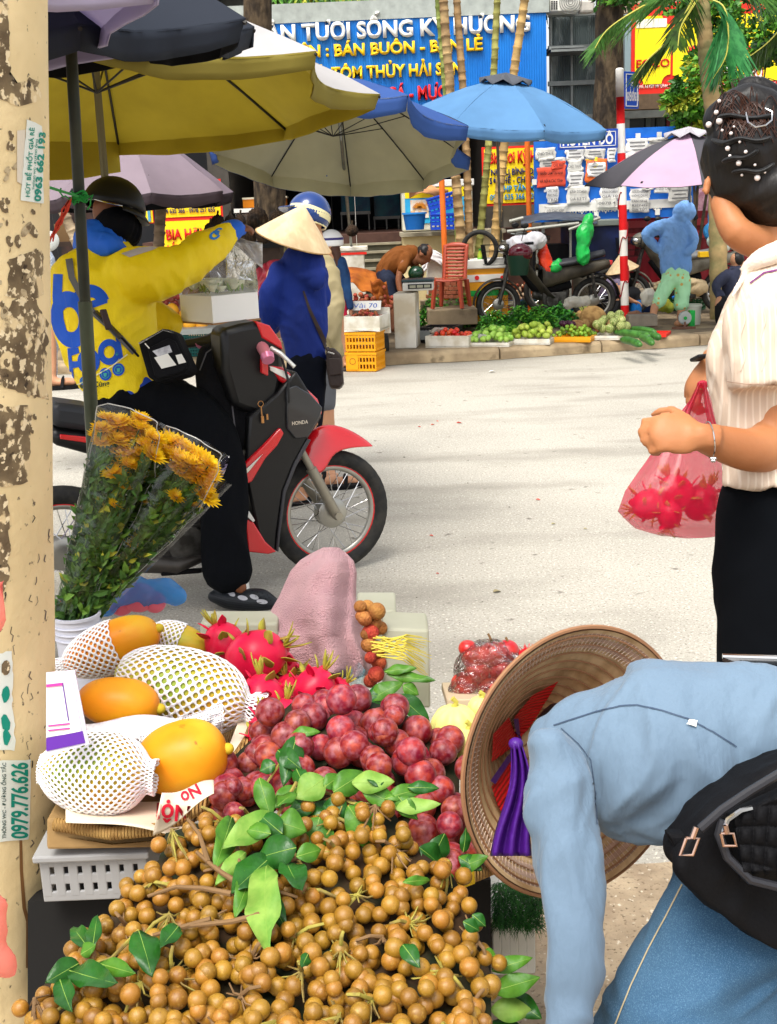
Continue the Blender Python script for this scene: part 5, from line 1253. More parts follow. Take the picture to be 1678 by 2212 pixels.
def ring_poly(cx,cy,rx,ry,rot=0,n=28,hole=0):
 c,s=math.cos(math.radians(rot)),math.sin(math.radians(rot));P=[]
 for i in range(n+1):a=6.2832*i/n;P.append((cx+math.cos(a)*rx*c-math.sin(a)*ry*s,cy+math.cos(a)*rx*s+math.sin(a)*ry*c))
 if not hole:return P[:-1]
 Q=[]
 for i in range(n+1):a=6.2832*i/n;Q.append((cx+hole*(math.cos(a)*rx*c-math.sin(a)*ry*s),cy+hole*(math.cos(a)*rx*s+math.sin(a)*ry*c)))
 return P,Q
def annulus(name,tree,P,Q,m,parent,lift=.003):
 k=len(P);vs=[];fs=[];rows=4
 for j in range(rows+1):
  for i in range(k):
   x=P[i][0]+(Q[i][0]-P[i][0])*j/rows;y=P[i][1]+(Q[i][1]-P[i][1])*j/rows;q=on(tree,x,y,lift);vs.append(q)
 for j in range(rows):
  for i in range(k-1):
   f=(j*k+i,j*k+i+1,(j+1)*k+i+1,(j+1)*k+i)
   if all(vs[a]is not None for a in f):fs.append(f)
 vs=[v if v is not None else V((0,0,0))for v in vs]
 import bmesh
 bm=bmesh.new();bv=[bm.verts.new(v)for v in vs]
 for f in fs:bm.faces.new([bv[i]for i in f])
 bmesh.ops.delete(bm,geom=[v for v in bm.verts if not v.link_faces],context='VERTS')
 me=bpy.data.meshes.new(name);bm.to_mesh(me);bm.free();me.materials.append(m);me.shade_smooth()
 return link(name,me,parent)
def decal_text(s,tree,cx,cy,wpx,hpx,rot,m,parent,lift=.003,bold=.02):
 c,sn=math.cos(math.radians(rot)),math.sin(math.radians(rot))
 def fn(u,v):
  x,y=u*wpx,-v*hpx;q=on(tree,cx+x*c-y*sn,cy+x*sn+y*c,lift)
  return q if q is not None else at(cx,cy,90)
 o=mapped(s,fn,m,parent,bold=bold,cuts=1)
 import bmesh
 bm=bmesh.new();bm.from_mesh(o.data);base=wloc(o)
 bmesh.ops.delete(bm,geom=[v for v in bm.verts if(v.co+base-CAM).length>50],context='VERTS');bm.to_mesh(o.data);bm.free();return o
def finger(mb,base,d,nrm,L,r,curl,n=8):
 side=d.cross(nrm).normalized();p=base;P=[p-d*r];R=[r*.95];a=curl*.5
 for k,f in enumerate((.46,.3,.24)):
  q=Matrix.Rotation(a,3,side);dd=q@d;P.append(p);R.append(r*(1.05-.06*k));P.append(p+dd*L*f*.5);R.append(r*(.95-.07*k));p=p+dd*L*f;a+=curl
 P.append(p);R.append(r*.72);P.append(p+dd*r*.6);R.append(r*.3)
 mb.tube(P,R,n)
def hand(mb,W,d,nrm,s=1.0,curl=.5,thumb=1,tc=.3,spread=.05,curls=None):
 """W wrist, d towards the knuckles, nrm away from the back of the hand (palm side)"""
 d=V(d).normalized();nrm=(V(nrm)-d*V(nrm).dot(d)).normalized();sd_=d.cross(nrm)*thumb
 M=Matrix((sd_,d,nrm)).transposed()
 mb.sph(W+d*.045*s,(.04*s,.058*s,.017*s),18,12,M);mb.sph(W+d*.066*s+sd_*.004,(.042*s,.034*s,.015*s),18,12,M);mb.sph(W+d*.035*s+sd_*.022*s+nrm*.008*s,(.02*s,.034*s,.017*s),14,10,M)
 mb.tube([W-d*.035*s,W,W+d*.03*s],[.027*s,.026*s,.03*s],14,flat=.72,ref=nrm)
 for i,(o,L)in enumerate(((.031,.074),(.0105,.082),(-.0105,.077),(-.031,.06))):
  b_=W+d*(.088-.006*abs(i-1.2))*s+sd_*o*s;f=(d+sd_*(o*4*spread)).normalized()
  finger(mb,b_,f,nrm,L*s,.0088*s*(1 if i<3 else .88),curls[i]if curls else curl*(1+.1*i))
 td=(d*.62+sd_*.62+nrm*.35).normalized();b_=W+d*.03*s+sd_*.034*s+nrm*.006*s
 p1=b_+td*.034*s;t2=(d*.85+nrm*tc+sd_*.15).normalized();p2=p1+t2*.028*s;t3=(d*.9+nrm*tc*1.6-sd_*.12).normalized()
 mb.tube([b_-td*.012*s,b_+td*.015*s,p1,p2,p2+t3*.018*s,p2+t3*.026*s],[.013*s,.0125*s,.0105*s,.0098*s,.008*s,.003*s],10)
def foot(mb,x,y,d,heading,s=1.0):
 g=at(x,y,d);h=V((math.cos(heading),math.sin(heading),0));sd_=V((-h.y,h.x,0));M=Matrix((h,sd_,V((0,0,1)))).transposed()
 mb.sph(g+V((0,0,.035*s)),(.05*s,.035*s,.04*s),14,10,M);mb.sph(g+h*.09*s+V((0,0,.028*s)),(.09*s,.042*s,.028*s),16,10,M)
 for i in range(5):
  o=(i-2)*.016*s;b_=g+h*(.155-.012*abs(i-.8))*s+sd_*o+V((0,0,.018*s));mb.sph(b_,(.02*s,.009*s,.011*s),10,8,M)
 return g,h,sd_,M
def sandal(name,g,h,m,parent,s=1.0,strap=True):
 sd_=V((-h.y,h.x,0));M=Matrix((h,sd_,V((0,0,1)))).transposed();mb=B();P=[]
 for i in range(28):
  a=i/28*6.2832;x=math.cos(a)*.135*s+.065*s;y=math.sin(a)*(.048+.008*math.cos(a))*s;P.append(g+h*x+sd_*y+V((0,0,.012)))
 mb.slab(P,(0,0,-.024));
 if strap:mb.tube([g+h*.07*s+sd_*.05*s,g+h*.08*s+sd_*.03*s+V((0,0,.06*s)),g+h*.08*s-sd_*.03*s+V((0,0,.06*s)),g+h*.07*s-sd_*.05*s],.016*s,8,flat=.5)
 return mb.build(name,m,parent,smooth=40)
def head(mb,c,face,s=1.0):
 """skull with jaw, nose, brow and ears; face = direction the person looks"""
 f=V(face).normalized();u=V((0,0,1));u=(u-f*u.dot(f)).normalized();sd_=f.cross(u);M=Matrix((sd_,f,u)).transposed()
 mb.sph(c+u*.02*s-f*.01*s,(.076*s,.095*s,.1*s),20,14,M);mb.sph(c-u*.06*s+f*.025*s,(.056*s,.064*s,.062*s),16,12,M);mb.sph(c-u*.1*s+f*.058*s,(.026*s,.022*s,.018*s),12,8,M)
 mb.tube([c+f*.084*s+u*.022*s,c+f*.108*s-u*.022*s,c+f*.09*s-u*.034*s],[.009*s,.014*s,.01*s],8)
 mb.sph(c+f*.082*s-u*.062*s,(.024*s,.012*s,.006*s),10,6,M);mb.sph(c+f*.08*s-u*.074*s,(.02*s,.012*s,.006*s),10,6,M)
 for s_ in(-1,1):
  mb.sph(c+sd_*s_*.078*s-u*.01*s-f*.008*s,(.009*s,.02*s,.032*s),12,8,M);mb.sph(c+f*.08*s+sd_*s_*.03*s+u*.012*s,(.017*s,.01*s,.01*s),10,6,M)
 mb.tube([c-u*.05*s-f*.03*s,c-u*.16*s-f*.04*s],[.05*s,.055*s],16)
skin=mat('skin',(182,122,80),.5,c2=(168,108,68),vs=6,var=.05,sub=.15,bump=.1,bs=120);skin_d=mat('skin_dark',(128,80,52),.5,var=.1,sub=.1);skin_f=mat('skin_far',(190,138,104),.55,var=.08)
hair_m=mat('black_hair',(8,7,7),.45,c2=(20,14,11),vs=5,bump=.7,bs=70,stretch=(1,1,.2),spec=.35)
def cone_hat(name,c,ax,R,H,parent,mo,mi,rings=12,stripes=True,under=None):
 q=V((0,0,1)).rotation_difference(V(ax).normalized()).to_matrix();c=V(c)
 pr=[(R*(1-t),H*(t**.96))for t in[i/16 for i in range(17)]]
 o=B().lathe(pr,c,72,q).build(name,mo,parent,smooth=60,fixn=True)
 inn=B().lathe([(max(.0005,r*.985-.001),z-.004)for r,z in pr],c,72,q).build('hat_lining',mi,o,smooth=60)
 hoops=B()
 for i in range(rings):
  t=(i+.6)/rings;r_=R*(1-t)*.985-.002;P=[]
  if r_>.012:torus(hoops,c+q@V((0,0,H*t**.96-.006)),r_,.0015,q@V((0,0,1)),56,5)
 hoops.build('hoops',under or mi,o,smooth=60)
 rim=B();torus(rim,c,R,.004,q@V((0,0,1)),72,6);rim.build('rim',under or mi,o,smooth=60)
 return o,q
leafhat=mat('hat_straw',(222,198,158),.6,c2=(204,178,138),vs=14,var=.08,stretch=(1,1,.3),bump=.4,bs=60);hat_in=mat('hat_inside',(196,160,112),.7,c2=(160,124,80),vs=9,var=.12);hoop_m=mat('hat_hoop',(150,108,76),.6)
def rider():
 D=5.25;r=empty('person',gnd(525,1318),'rider in yellow and blue jacket with black helmet astride the red motorbike','person')
 bd=B();bd.isbody=True;head(bd,at(250,468,D+.05),V((.75,.55,-.1)),1.0)
 limb(bd,[(245,520,D,26),(235,560,D,40),(225,640,D,80),(240,760,D,80),(290,850,D,70),(340,885,D,60),(440,950,D-.05,40),(488,1020,D-.1,34),(492,1120,D-.1,28),(508,1235,D-.15,17),(520,1270,D-.15,15)])
 limb(bd,[(300,590,D,36),(360,588,D,34),(440,545,D+.1,26),(496,503,D+.2,18)])
 hand(bd,at(500,502,D+.22),at(528,492,D+.25)-at(500,502,D+.22),V((0,.3,-1)),.95,1.0)
 fuse('body',bd,skin_d,r,.011,3)
 yl=mat('jacket_yellow',(236,208,12),.6,c2=(228,196,10),vs=3,var=.03,bump=.8,bs=9,bdist=.03,stretch=(1,1,.5));bl=mat('jacket_blue',(18,78,182),.6,var=.06)
 jk=B()
 limb(jk,[(238,553,D,66),(224,600,D,108),(219,650,D,116),(228,700,D,111),(243,760,D,101),(272,815,D,92),(288,836,D,88)],24,ratio=.72)
 limb(jk,[(272,592,D-.08,56),(330,592,D-.08,60),(396,574,D-.02,45),(446,538,D+.08,42),(486,507,D+.18,28)],20)
 limb(jk,[(180,600,D+.3,50),(260,640,D+.45,46),(360,700,D+.5,34)],16)
 def cut(me):pass
 j=fuse('jacket',jk,yl,r,.012,3,(.011,8,(1,1,.55)))
 T=bvh([j])
 hm=B();limb(hm,[(288,850,D,84),(300,858,D,82)],20,ratio=.72);fuse('jacket_hem',hm,mat('hem_blue',(20,60,160),.6),r,.012,2)
 col=B();limb(col,[(206,518,D-.02,46),(236,520,D-.02,40)],16);limb(col,[(180,530,D,24),(230,528,D-.1,28),(262,540,D-.08,14)],14);fuse('collar',col,mat('collar_blue',(26,96,206),.6),r,.01,3,(.006,14))
 cf=B();limb(cf,[(492,502,D+.19,25),(510,495,D+.22,22),(520,496,D+.24,14)],14);fuse('cuff',cf,MATS['collar_blue'],r,.008,2)
 sp=mat('grey_patch',(180,172,172),.6)
 decal('shoulder_patch',T,[(262,548),(300,535),(352,530),(330,540),(280,556)],sp,r)
 def band(pts,w):decal('logo',T,ribbon(pts,w),bl,r,step=6)
 P_,Q_=ring_poly(152,690,41,62,-10,hole=.44);annulus('logo',T,P_,Q_,bl,r)
 band([(126,592),(124,640),(128,690),(140,735)],20)
 P_,Q_=ring_poly(196,660,42,46,-20,n=26,hole=.4)
 annulus('logo',T,P_[14:27],Q_[14:27],bl,r,.004)
 decal('logo',T,[(178,655),(232,640),(232,654),(180,672)],bl,r)
 decal('logo',T,[(146,752),(152,815),(162,832),(158,795),(172,792),(170,780),(156,780),(155,768),(172,762),(170,750)],bl,r)
 for cx,cy in((192,780),(236,760)):
  P_,Q_=ring_poly(cx,cy,24,28,0,hole=.48);annulus('logo',T,P_,Q_,bl,r,.0035)
 decal('logo',T,[(248,722),(258,726),(266,772),(258,778)],bl,r)
 decal_text('Món Cúng',T,202,830,70,12,-6,mat('mark_dark',(60,70,40),.6),r)
 for cx,cy,s_ in((228,808,13),(256,798,13),(182,822,9),(252,765,5)):
  decal('round_badge',T,ring_poly(cx,cy,s_,s_*1.05),bl,r,lift=.004);a_,b__=ring_poly(cx,cy,s_*.66,s_*.7,hole=.86);annulus('badge_line',T,a_,b__,mat('badge_green',(60,160,150),.6),r,.006)
  decal('badge_cup',T,[(cx-s_*.3,cy-s_*.2),(cx+s_*.3,cy-s_*.2),(cx+s_*.2,cy+s_*.4),(cx-s_*.2,cy+s_*.4)],MATS['badge_green'],r,lift=.006)
 decal('piping',T,ribbon([(165,832),(200,815),(240,792),(275,765)],2.5),mat('piping_white',(226,220,170),.6),r,lift=.005)
 P_,Q_=ring_poly(464,508,13,9,-30,hole=.5);annulus('sleeve_logo',T,P_[3:],Q_[3:],mat('logo_cyan',(40,120,200),.6),r);P_,Q_=ring_poly(472,500,10,7,-30,hole=.5);annulus('sleeve_logo',T,P_[8:],Q_[8:],MATS['logo_cyan'],r)
 tr=B();limb(tr,[(262,872,D,74),(330,882,D,76),(410,905,D-.05,70),(462,972,D-.1,62),(482,1050,D-.12,54),(484,1140,D-.14,53),(491,1238,D-.15,53)],24,ratio=.85)
 limb(tr,[(280,880,D+.3,70),(400,900,D+.45,60),(440,1000,D+.5,48),(430,1150,D+.5,46)],18)
 fuse('trousers',tr,mat('trousers_black',(9,11,15),.95,spec=.12,var=.2,vs=3,bump=.3,bs=200),r,.012,3,(.009,7))
 sk=B();limb(sk,[(519,1236,D-.13,16),(522,1276,D-.13,18)],14);fuse('sock',sk,white_m,r,.006,2)
 d=dep(gnd(525,1314));cg=mat('clog_black',(32,36,40),.5,var=.1)
 sh=B();limb(sh,[(462,1288,d,13),(490,1294,d,20),(530,1300,d,21),(570,1304,d,18),(592,1304,d,13)],18,ratio=1.7);limb(sh,[(478,1272,d,16),(486,1290,d,20)],14,ratio=1.4)
 limb(sh,[(535,1284,d,14),(565,1288,d,17),(588,1298,d,12)],16,ratio=1.9);c_=fuse('clog',sh,cg,r,.006,2)
 T2=bvh([c_])
 for x,y,a,b_,ro in((524,1291,11,5,12),(549,1289,10,5,18),(566,1299,12,5,8),(500,1282,9,5,30)):decal('clog_opening',T2,ring_poly(x,y,a,b_,ro),mat('sock_grey',(176,176,180),.8),c_,lift=.001)
 for i in range(12):x=545+i*3.6;decal('clog_hole',T2,ring_poly(x,1276+(i%3)*5+i*.9,1.6,1.6),blk_m,c_,lift=.001)
 for k in range(4):decal('sole_groove',T2,ribbon([(456+k*3,1283+k*5),(490,1294+k*5),(540,1302+k*4),(590,1300+k*3)],1.2),blk_m,c_,step=10,lift=.001)
 mk=B();ell(mk,252,490,D,47,42);ell(mk,276,500,D+.05,34,34);limb(mk,[(238,500,D,42),(240,535,D,40)],14);fuse('face_mask',mk,mat('mask_black',(11,12,17),.9,spec=.12,var=.2,bump=.4,bs=30),r,.009,3,(.007,18))
 hl=B();hc=at(246,444,D+.02);q=Matrix((RTS,FWS,UPS)).transposed()@Matrix.Rotation(math.radians(9),3,'Y');pr=[];k=D/FPX
 for i in range(13):a=math.radians(90-i*8);pr.append((63*k*math.cos(a)+(.0 if i<10 else .003*(i-9)),60*k*math.sin(a)))
 pr=[(0.0005,60*k)]+pr[1:]+[(60*k,-.012)]
 h=hl.lathe(pr,hc,48,q,f=lambda v,a:V((v.x*1.02,v.y*1.1,v.z)))
 ho=h.build('helmet',mat('helmet_black',(10,12,18),.45,coat=0,c2=(11,13,19),vs=4),r,smooth=180,solid=.006)
 vz=B();vz.grid(lambda s,t:hc+q@V(((58+24*t)*k*math.cos(math.radians(-58+116*s))*(1-.1*t*abs(2*s-1)),(60+24*t)*k*math.sin(math.radians(-58+116*s)),-.012-.03*t*t-.014*(1-abs(2*s-1))*t)),24,5);vz.build('visor',MATS['helmet_black'],ho,smooth=180,solid=.005)
 tl=B()
 for dz,rr in((-.01,64.5),(.008,63.5)):tl.tube([hc+q@V((rr*k*math.cos(a),rr*1.1*k*math.sin(a),dz+.014*math.sin(a*2+1)))for a in[math.radians(-115+i*9)for i in range(20)]],.003,6)
 tl.build('trim_line',chrome,ho)
 TT=bvh([ho]);decal('gold_badge',TT,ring_poly(199,440,11,6,-8),mat('gold_badge',(150,110,50),.4,metal=.6),ho,lift=.003);
 return r,T
RID,TJ=rider()
decal('crossbody_strap',TJ,ribbon([(150,560),(156,600),(176,640),(205,678),(230,700),(262,732),(290,762)],[15,14,14,13,13,14,12]),mat('strap_grey',(92,90,88),.7),RID,step=6,lift=.008)
def hip_bag():
 D=4.98;r=empty('shoulder_bag',at(345,815,D),'black zipped shoulder bag with clear pockets resting on the hip of the rider','bag')
 P=[(296,738),(352,708),(376,714),(412,795),(404,808),(340,826),(318,815)]
 a=[at(x,y,D)for x,y in P];nb_=FWS*.1+V((.02,0,0));bm_=mat('bag_black',(14,14,17),.8,spec=.15,bump=.4,bs=120)
 B().slab(a,nb_).build('body',bm_,r,smooth=0,bevel=.016)
 B().slab([at(x,y,D-.022)for x,y in[(318,752),(362,730),(378,736),(404,792),(396,802),(344,818),(334,812)]],FWS*.02).build('front_pocket',bm_,r,smooth=0,bevel=.006)
 cl=mat('clear_pocket',(200,200,204),.2,c2=(150,150,156),vs=30,bump=.6,bs=30)
 B().slab([at(x,y,D-.026)for x,y in[(329,758),(366,745),(372,760),(341,770)]],FWS*.003).build('clear_window',cl,r,smooth=0)
 B().slab([at(x,y,D-.026)for x,y in[(333,772),(362,763),(381,788),(349,796)]],FWS*.003).build('white_card',white_m,r,smooth=0)
 B().slab([at(x,y,D-.026)for x,y in[(379,767),(392,764),(402,782),(386,786)]],FWS*.003).build('white_card',white_m,r,smooth=0)
 B().tube([at(x,y,D-.024)for x,y in[(300,742),(352,712),(376,718)]],.004,6).build('zip',chrome,r)
 B().bar(at(314,741,D-.03),at(324,752,D-.03),.01,.005).build('zip_pull',chrome,r)
 B().bar(at(262,728,D-.04),at(300,770,D-.01),.03,.008).build('strap',bm_,r,bevel=.003);B().bar(at(205,672,D-.06),at(262,730,D-.05),.036,.012).build('strap_buckle',blkpl,r,bevel=.003)
 B().bar(at(222,668,D-.07),at(236,712,D-.07),.03,.014).build('phone_clip',mat('clip_brown',(48,30,26),.5),r,bevel=.005)
hip_bag()
def hatwoman():
 D=6.9;r=empty('person',gnd(650,1086),'person in a royal blue hoodie and pale conical hat with back turned','person')
 bd=B();bd.isbody=True;head(bd,at(650,530,D+.05),V((-.2,1,-.1)),.95)
 limb(bd,[(652,560,D,22),(652,600,D,40),(655,700,D,38),(660,800,D,36)]);limb(bd,[(640,820,D,22),(642,950,D,18),(646,1060,D,11)]);limb(bd,[(680,820,D,22),(676,950,D,17),(672,1050,D,11)])
 limb(bd,[(590,590,D,14),(576,680,D,13),(600,720,D+.25,12)]);hand(bd,at(600,722,D+.27),V((1,.4,.2)),V((0,.5,-1)),.9,.6)
 foot(bd,648,1088,dep(gnd(646,1088)),3.5);foot(bd,676,1078,dep(gnd(676,1078)),3.2)
 fuse('body',bd,skin_f,r,.012,2)
 bl=mat('hoodie_blue',(8,40,124),.8,c2=(6,32,104),vs=3,var=.06,bump=.9,bs=9,bdist=.03,stretch=(1,1,.25))
 hb_=B();limb(hb_,[(645,572,D,46),(648,600,D,58),(654,650,D,54),(655,710,D,52),(660,760,D,46),(662,777,D,44)],24,ratio=.6)
 limb(hb_,[(604,588,D-.02,26),(588,630,D-.04,27),(580,672,D-.02,25),(590,704,D+.1,20)],16);limb(hb_,[(692,590,D,18),(698,650,D+.1,16)],14)
 ell(hb_,672,592,D-.09,34,26,18,-10);ell(hb_,682,610,D-.1,22,22,14,-20);limb(hb_,[(640,562,D-.02,30),(670,568,D-.06,34)],14)
 ho=fuse('hoodie',hb_,bl,r,.011,2,(.012,6.5,(1,1,.6)))
 tr=B();limb(tr,[(662,782,D,44),(660,830,D,44)],20,ratio=.7);limb(tr,[(644,840,D,26),(642,940,D,22),(645,1040,D,18)],16);limb(tr,[(682,830,D,24),(678,930,D,20),(674,1010,D,17)],16)
 fuse('trousers',tr,mat('trousers_navy',(10,14,24),.9,spec=.12,var=.2),r,.012,3,(.006,8))
 for x,y,hd in((648,1088,3.5),(676,1078,3.2)):g=gnd(x,y);sandal('sandal',g+V((0,0,.012)),V((math.cos(hd),math.sin(hd),0)),blkmat,r,1)
 hr=B();ell(hr,652,548,D-.02,30,26);fuse('hair',hr,hair_m,r,.01,2,(.004,20))
 c=at(634,520,D-.02);ax=(at(658,448,D)-at(634,520,D)).normalized()*.93-FWS*.36
 cone_hat('conical_hat',c,ax,.222,.215,r,leafhat,hat_in,8)
 T=bvh([ho]);decal('bag_strap',T,ribbon([(655,628),(668,668),(690,715),(706,752)],[4,6,9,11]),mat('strap_brown',(46,32,26),.6),r,lift=.008)
 b_=empty('shoulder_bag',at(725,838,D-.1),'dark brown leather shoulder bag hanging by the blue hoodie','bag');lb=mat('leather_brown',(46,34,30),.45,bump=.4,bs=60)
 Dq=D-.1;B().slab([at(x,y,Dq)for x,y in[(704,756),(718,748),(738,766),(742,826),(734,838),(712,836),(705,800)]],FWS*.1).build('body',lb,b_,smooth=0,bevel=.014)
 B().slab([at(x,y,Dq-.012)for x,y in[(708,772),(736,774),(739,808),(712,812)]],FWS*.012).build('flap',lb,b_,smooth=0,bevel=.005);B().bar(at(706,750,Dq),at(716,770,Dq),.03,.01).build('strap_end',lb,b_);B().tube([at(708,760,Dq-.02),at(722,764,Dq-.02)],.005,6).build('buckle',chrome,b_)
hatwoman()
def man_khaki():
 D=7.6;r=empty('person',gnd(720,1052),'man in a khaki jacket and navy helmet with a cream stripe behind the pointed hat','person')
 bd=B();bd.isbody=True;head(bd,at(664,478,D),V((-1,.3,-.1)),1.02);limb(bd,[(672,540,D,22),(684,600,D,40),(690,780,D,38)]);limb(bd,[(706,800,D,22),(706,880,D,16),(712,960,D,14),(716,1036,D-.1,8)]);limb(bd,[(680,800,D,22),(676,900,D,16),(672,1020,D,9)])
 limb(bd,[(722,600,D,14),(730,680,D,13),(734,758,D,10)]);hand(bd,at(735,762,D),V((.1,0,-1)),V((-1,0,0)),.95,.5)
 foot(bd,718,1050,dep(gnd(718,1052)),.2);foot(bd,672,1040,dep(gnd(672,1042)),.2);fuse('body',bd,skin_f,r,.012,2)
 jk=B();limb(jk,[(668,556,D,34),(690,600,D,46),(694,680,D,44),(696,770,D,44)],20,ratio=.7);limb(jk,[(712,590,D-.06,22),(724,660,D-.08,20),(722,710,D-.08,19),(730,762,D-.08,13)],16)
 fuse('jacket',jk,mat('jacket_khaki',(150,138,104),.8,c2=(140,128,92),vs=3,var=.08),r,.011,2,(.013,7,(1,1,.6)))
 sh=B();limb(sh,[(694,780,D,40),(698,820,D,38)],18,ratio=.7);limb(sh,[(706,830,D,22),(704,876,D,20)],16);limb(sh,[(676,830,D,20),(674,880,D,18)],16);fuse('shorts',sh,mat('shorts_grey',(92,94,98),.8,var=.1),r,.011,2,(.006,9))
 for x,y in((718,1052),(672,1042)):sandal('sandal',gnd(x,y,.012),V((1,.2,0)),blkmat,r)
 k=D/FPX;hc=at(668,462,D);q=Matrix((RTS,FWS,UPS)).transposed()@Matrix.Rotation(math.radians(10),3,'Y')
 pr=[(.0005,46*k)]+[(46*k*math.sin(math.radians(a))*1.0,46*k*math.cos(math.radians(a)))for a in range(10,121,10)]
 navy=mat('helmet_navy',(14,50,112),.2,coat=.6);cream=mat('helmet_cream',(222,212,164),.3,coat=.4)
 h=B().lathe(pr,hc,48,q).build('helmet',navy,r,smooth=180,solid=.008)
 bb_=B();bb_.grid(lambda s,t:hc+q@(V((math.cos(math.radians(-150+240*s))*math.sin(math.radians(84+18*t+10*(s-.5))),math.sin(math.radians(-150+240*s))*math.sin(math.radians(84+18*t)),math.cos(math.radians(78+(20-12*abs(s-.4))*t+26*max(0,s-.25)*1.0))))*47.4*k),30,4);bb_.build('cream_stripe',cream,h,smooth=180)
 vz=B();vz.grid(lambda s,t:hc+q@V((-(44+24*t)*k*math.cos(math.radians(-55+110*s)),46*k*math.sin(math.radians(-55+110*s)),(6-6*t)*k)),20,4);vz.build('visor',navy,h,smooth=180,solid=.005)
 B().sph(hc+q@V((-12*k,-46*k,6*k)),.009,12,8).build('stud',white_m,h)
 rm=B();rm.tube([hc+q@V((46*k*.87*math.cos(a),46*k*.87*math.sin(a),-23*k))for a in[math.radians(i*15)for i in range(25)]],.006,6);rm.build('rim_band',cream,h)
man_khaki()
def denim_girl():
 D=12.6;r=empty('person',gnd(742,796),'girl in a denim shirt, pink skirt and white helmet beside the yellow crates','person')
 bd=B();bd.isbody=True;head(bd,at(716,528,D),V((-.3,1,0)),1.0);limb(bd,[(716,548,D,8),(722,590,D,18),(724,640,D,18),(728,700,D,16)]);limb(bd,[(742,690,D,9),(744,740,D,7.5),(742,785,D,5)]);limb(bd,[(720,690,D,9),(720,740,D,7.5),(720,785,D,5)]);limb(bd,[(740,572,D,8),(748,620,D,7),(757,664,D,5)])
 hand(bd,at(757,666,D),V((.1,0,-1)),V((-1,0,0)),1,.4);foot(bd,742,794,D,-.3);foot(bd,722,792,D,-.3);fuse('body',bd,skin_f,r,.012,2)
 jk=B();limb(jk,[(722,555,D,16),(724,600,D,22),(726,650,D,20)],16,ratio=.7);limb(jk,[(736,566,D-.05,12),(746,600,D-.05,11),(752,640,D-.05,9),(757,662,D-.05,8)],14);fuse('denim_shirt',jk,mat('denim_dark',(30,70,116),.8,c2=(22,52,92),vs=6),r,.012,2,(.01,9))
 sk=B();limb(sk,[(728,640,D,20),(730,700,D,21)],18,ratio=.8);fuse('skirt',sk,mat('skirt_pink',(222,40,84),.7,var=.1),r,.012,2,(.01,10,(1,1,.3)))
 hr=B();limb(hr,[(720,528,D-.03,13),(728,552,D-.05,9),(730,572,D-.05,5)],12);fuse('hair',hr,mat('hair_brown',(72,42,30),.5,var=.3),r,.01,2)
 k=D/FPX;hc=at(716,522,D);h=B().lathe([(.0005,.125)]+[(.125*math.sin(math.radians(a)),.125*math.cos(math.radians(a)))for a in range(10,111,10)],hc,32).build('helmet',mat('helmet_white',(232,232,234),.25,coat=.4),r,smooth=180,solid=.006)
 B().lathe([(.1262,.01),(.127,.03),(.123,.042)],hc,32).build('purple_band',mat('band_purple',(50,44,110),.4),h)
 for x in(742,722):sandal('sandal',at(x,796,D),V((1,-.3,0)),mat('sandal_grey',(70,60,60),.7),r)
denim_girl()
def left_person():
 D=7.8;r=empty('person',gnd(112,838),'person in a pale dotted long garment half hidden by the concrete pole','person')
 bd=B();bd.isbody=True;head(bd,at(70,470,D),V((0,1,0)),1);limb(bd,[(72,520,D,16),(75,560,D,36),(80,700,D,34)]);limb(bd,[(104,700,D,18),(112,780,D,11),(113,826,D,8)]);limb(bd,[(64,700,D,18),(62,820,D,8)]);g=foot(bd,110,836,D,.2);foot(bd,66,836,D,.2);fuse('body',bd,skin_f,r,.014,2)
 gm_=mat('dotted_cloth',(206,208,212),.8,c2=(150,160,176),vs=60,kind='voronoi',lo=.2,hi=.3);gb_=B();limb(gb_,[(74,560,D,44),(82,640,D,46),(84,740,D,44),(84,806,D,42)],20,ratio=.6);fuse('long_garment',gb_,gm_,r,.014,2,(.012,7,(1,1,.3)))
 hr=B();ell(hr,70,462,D+.0,30,36);fuse('hair',hr,hair_m,r,.012,2)
 for x in(110,66):sandal('sandal',at(x,838,D),V((1,.2,0)),blkmat,r)
left_person()
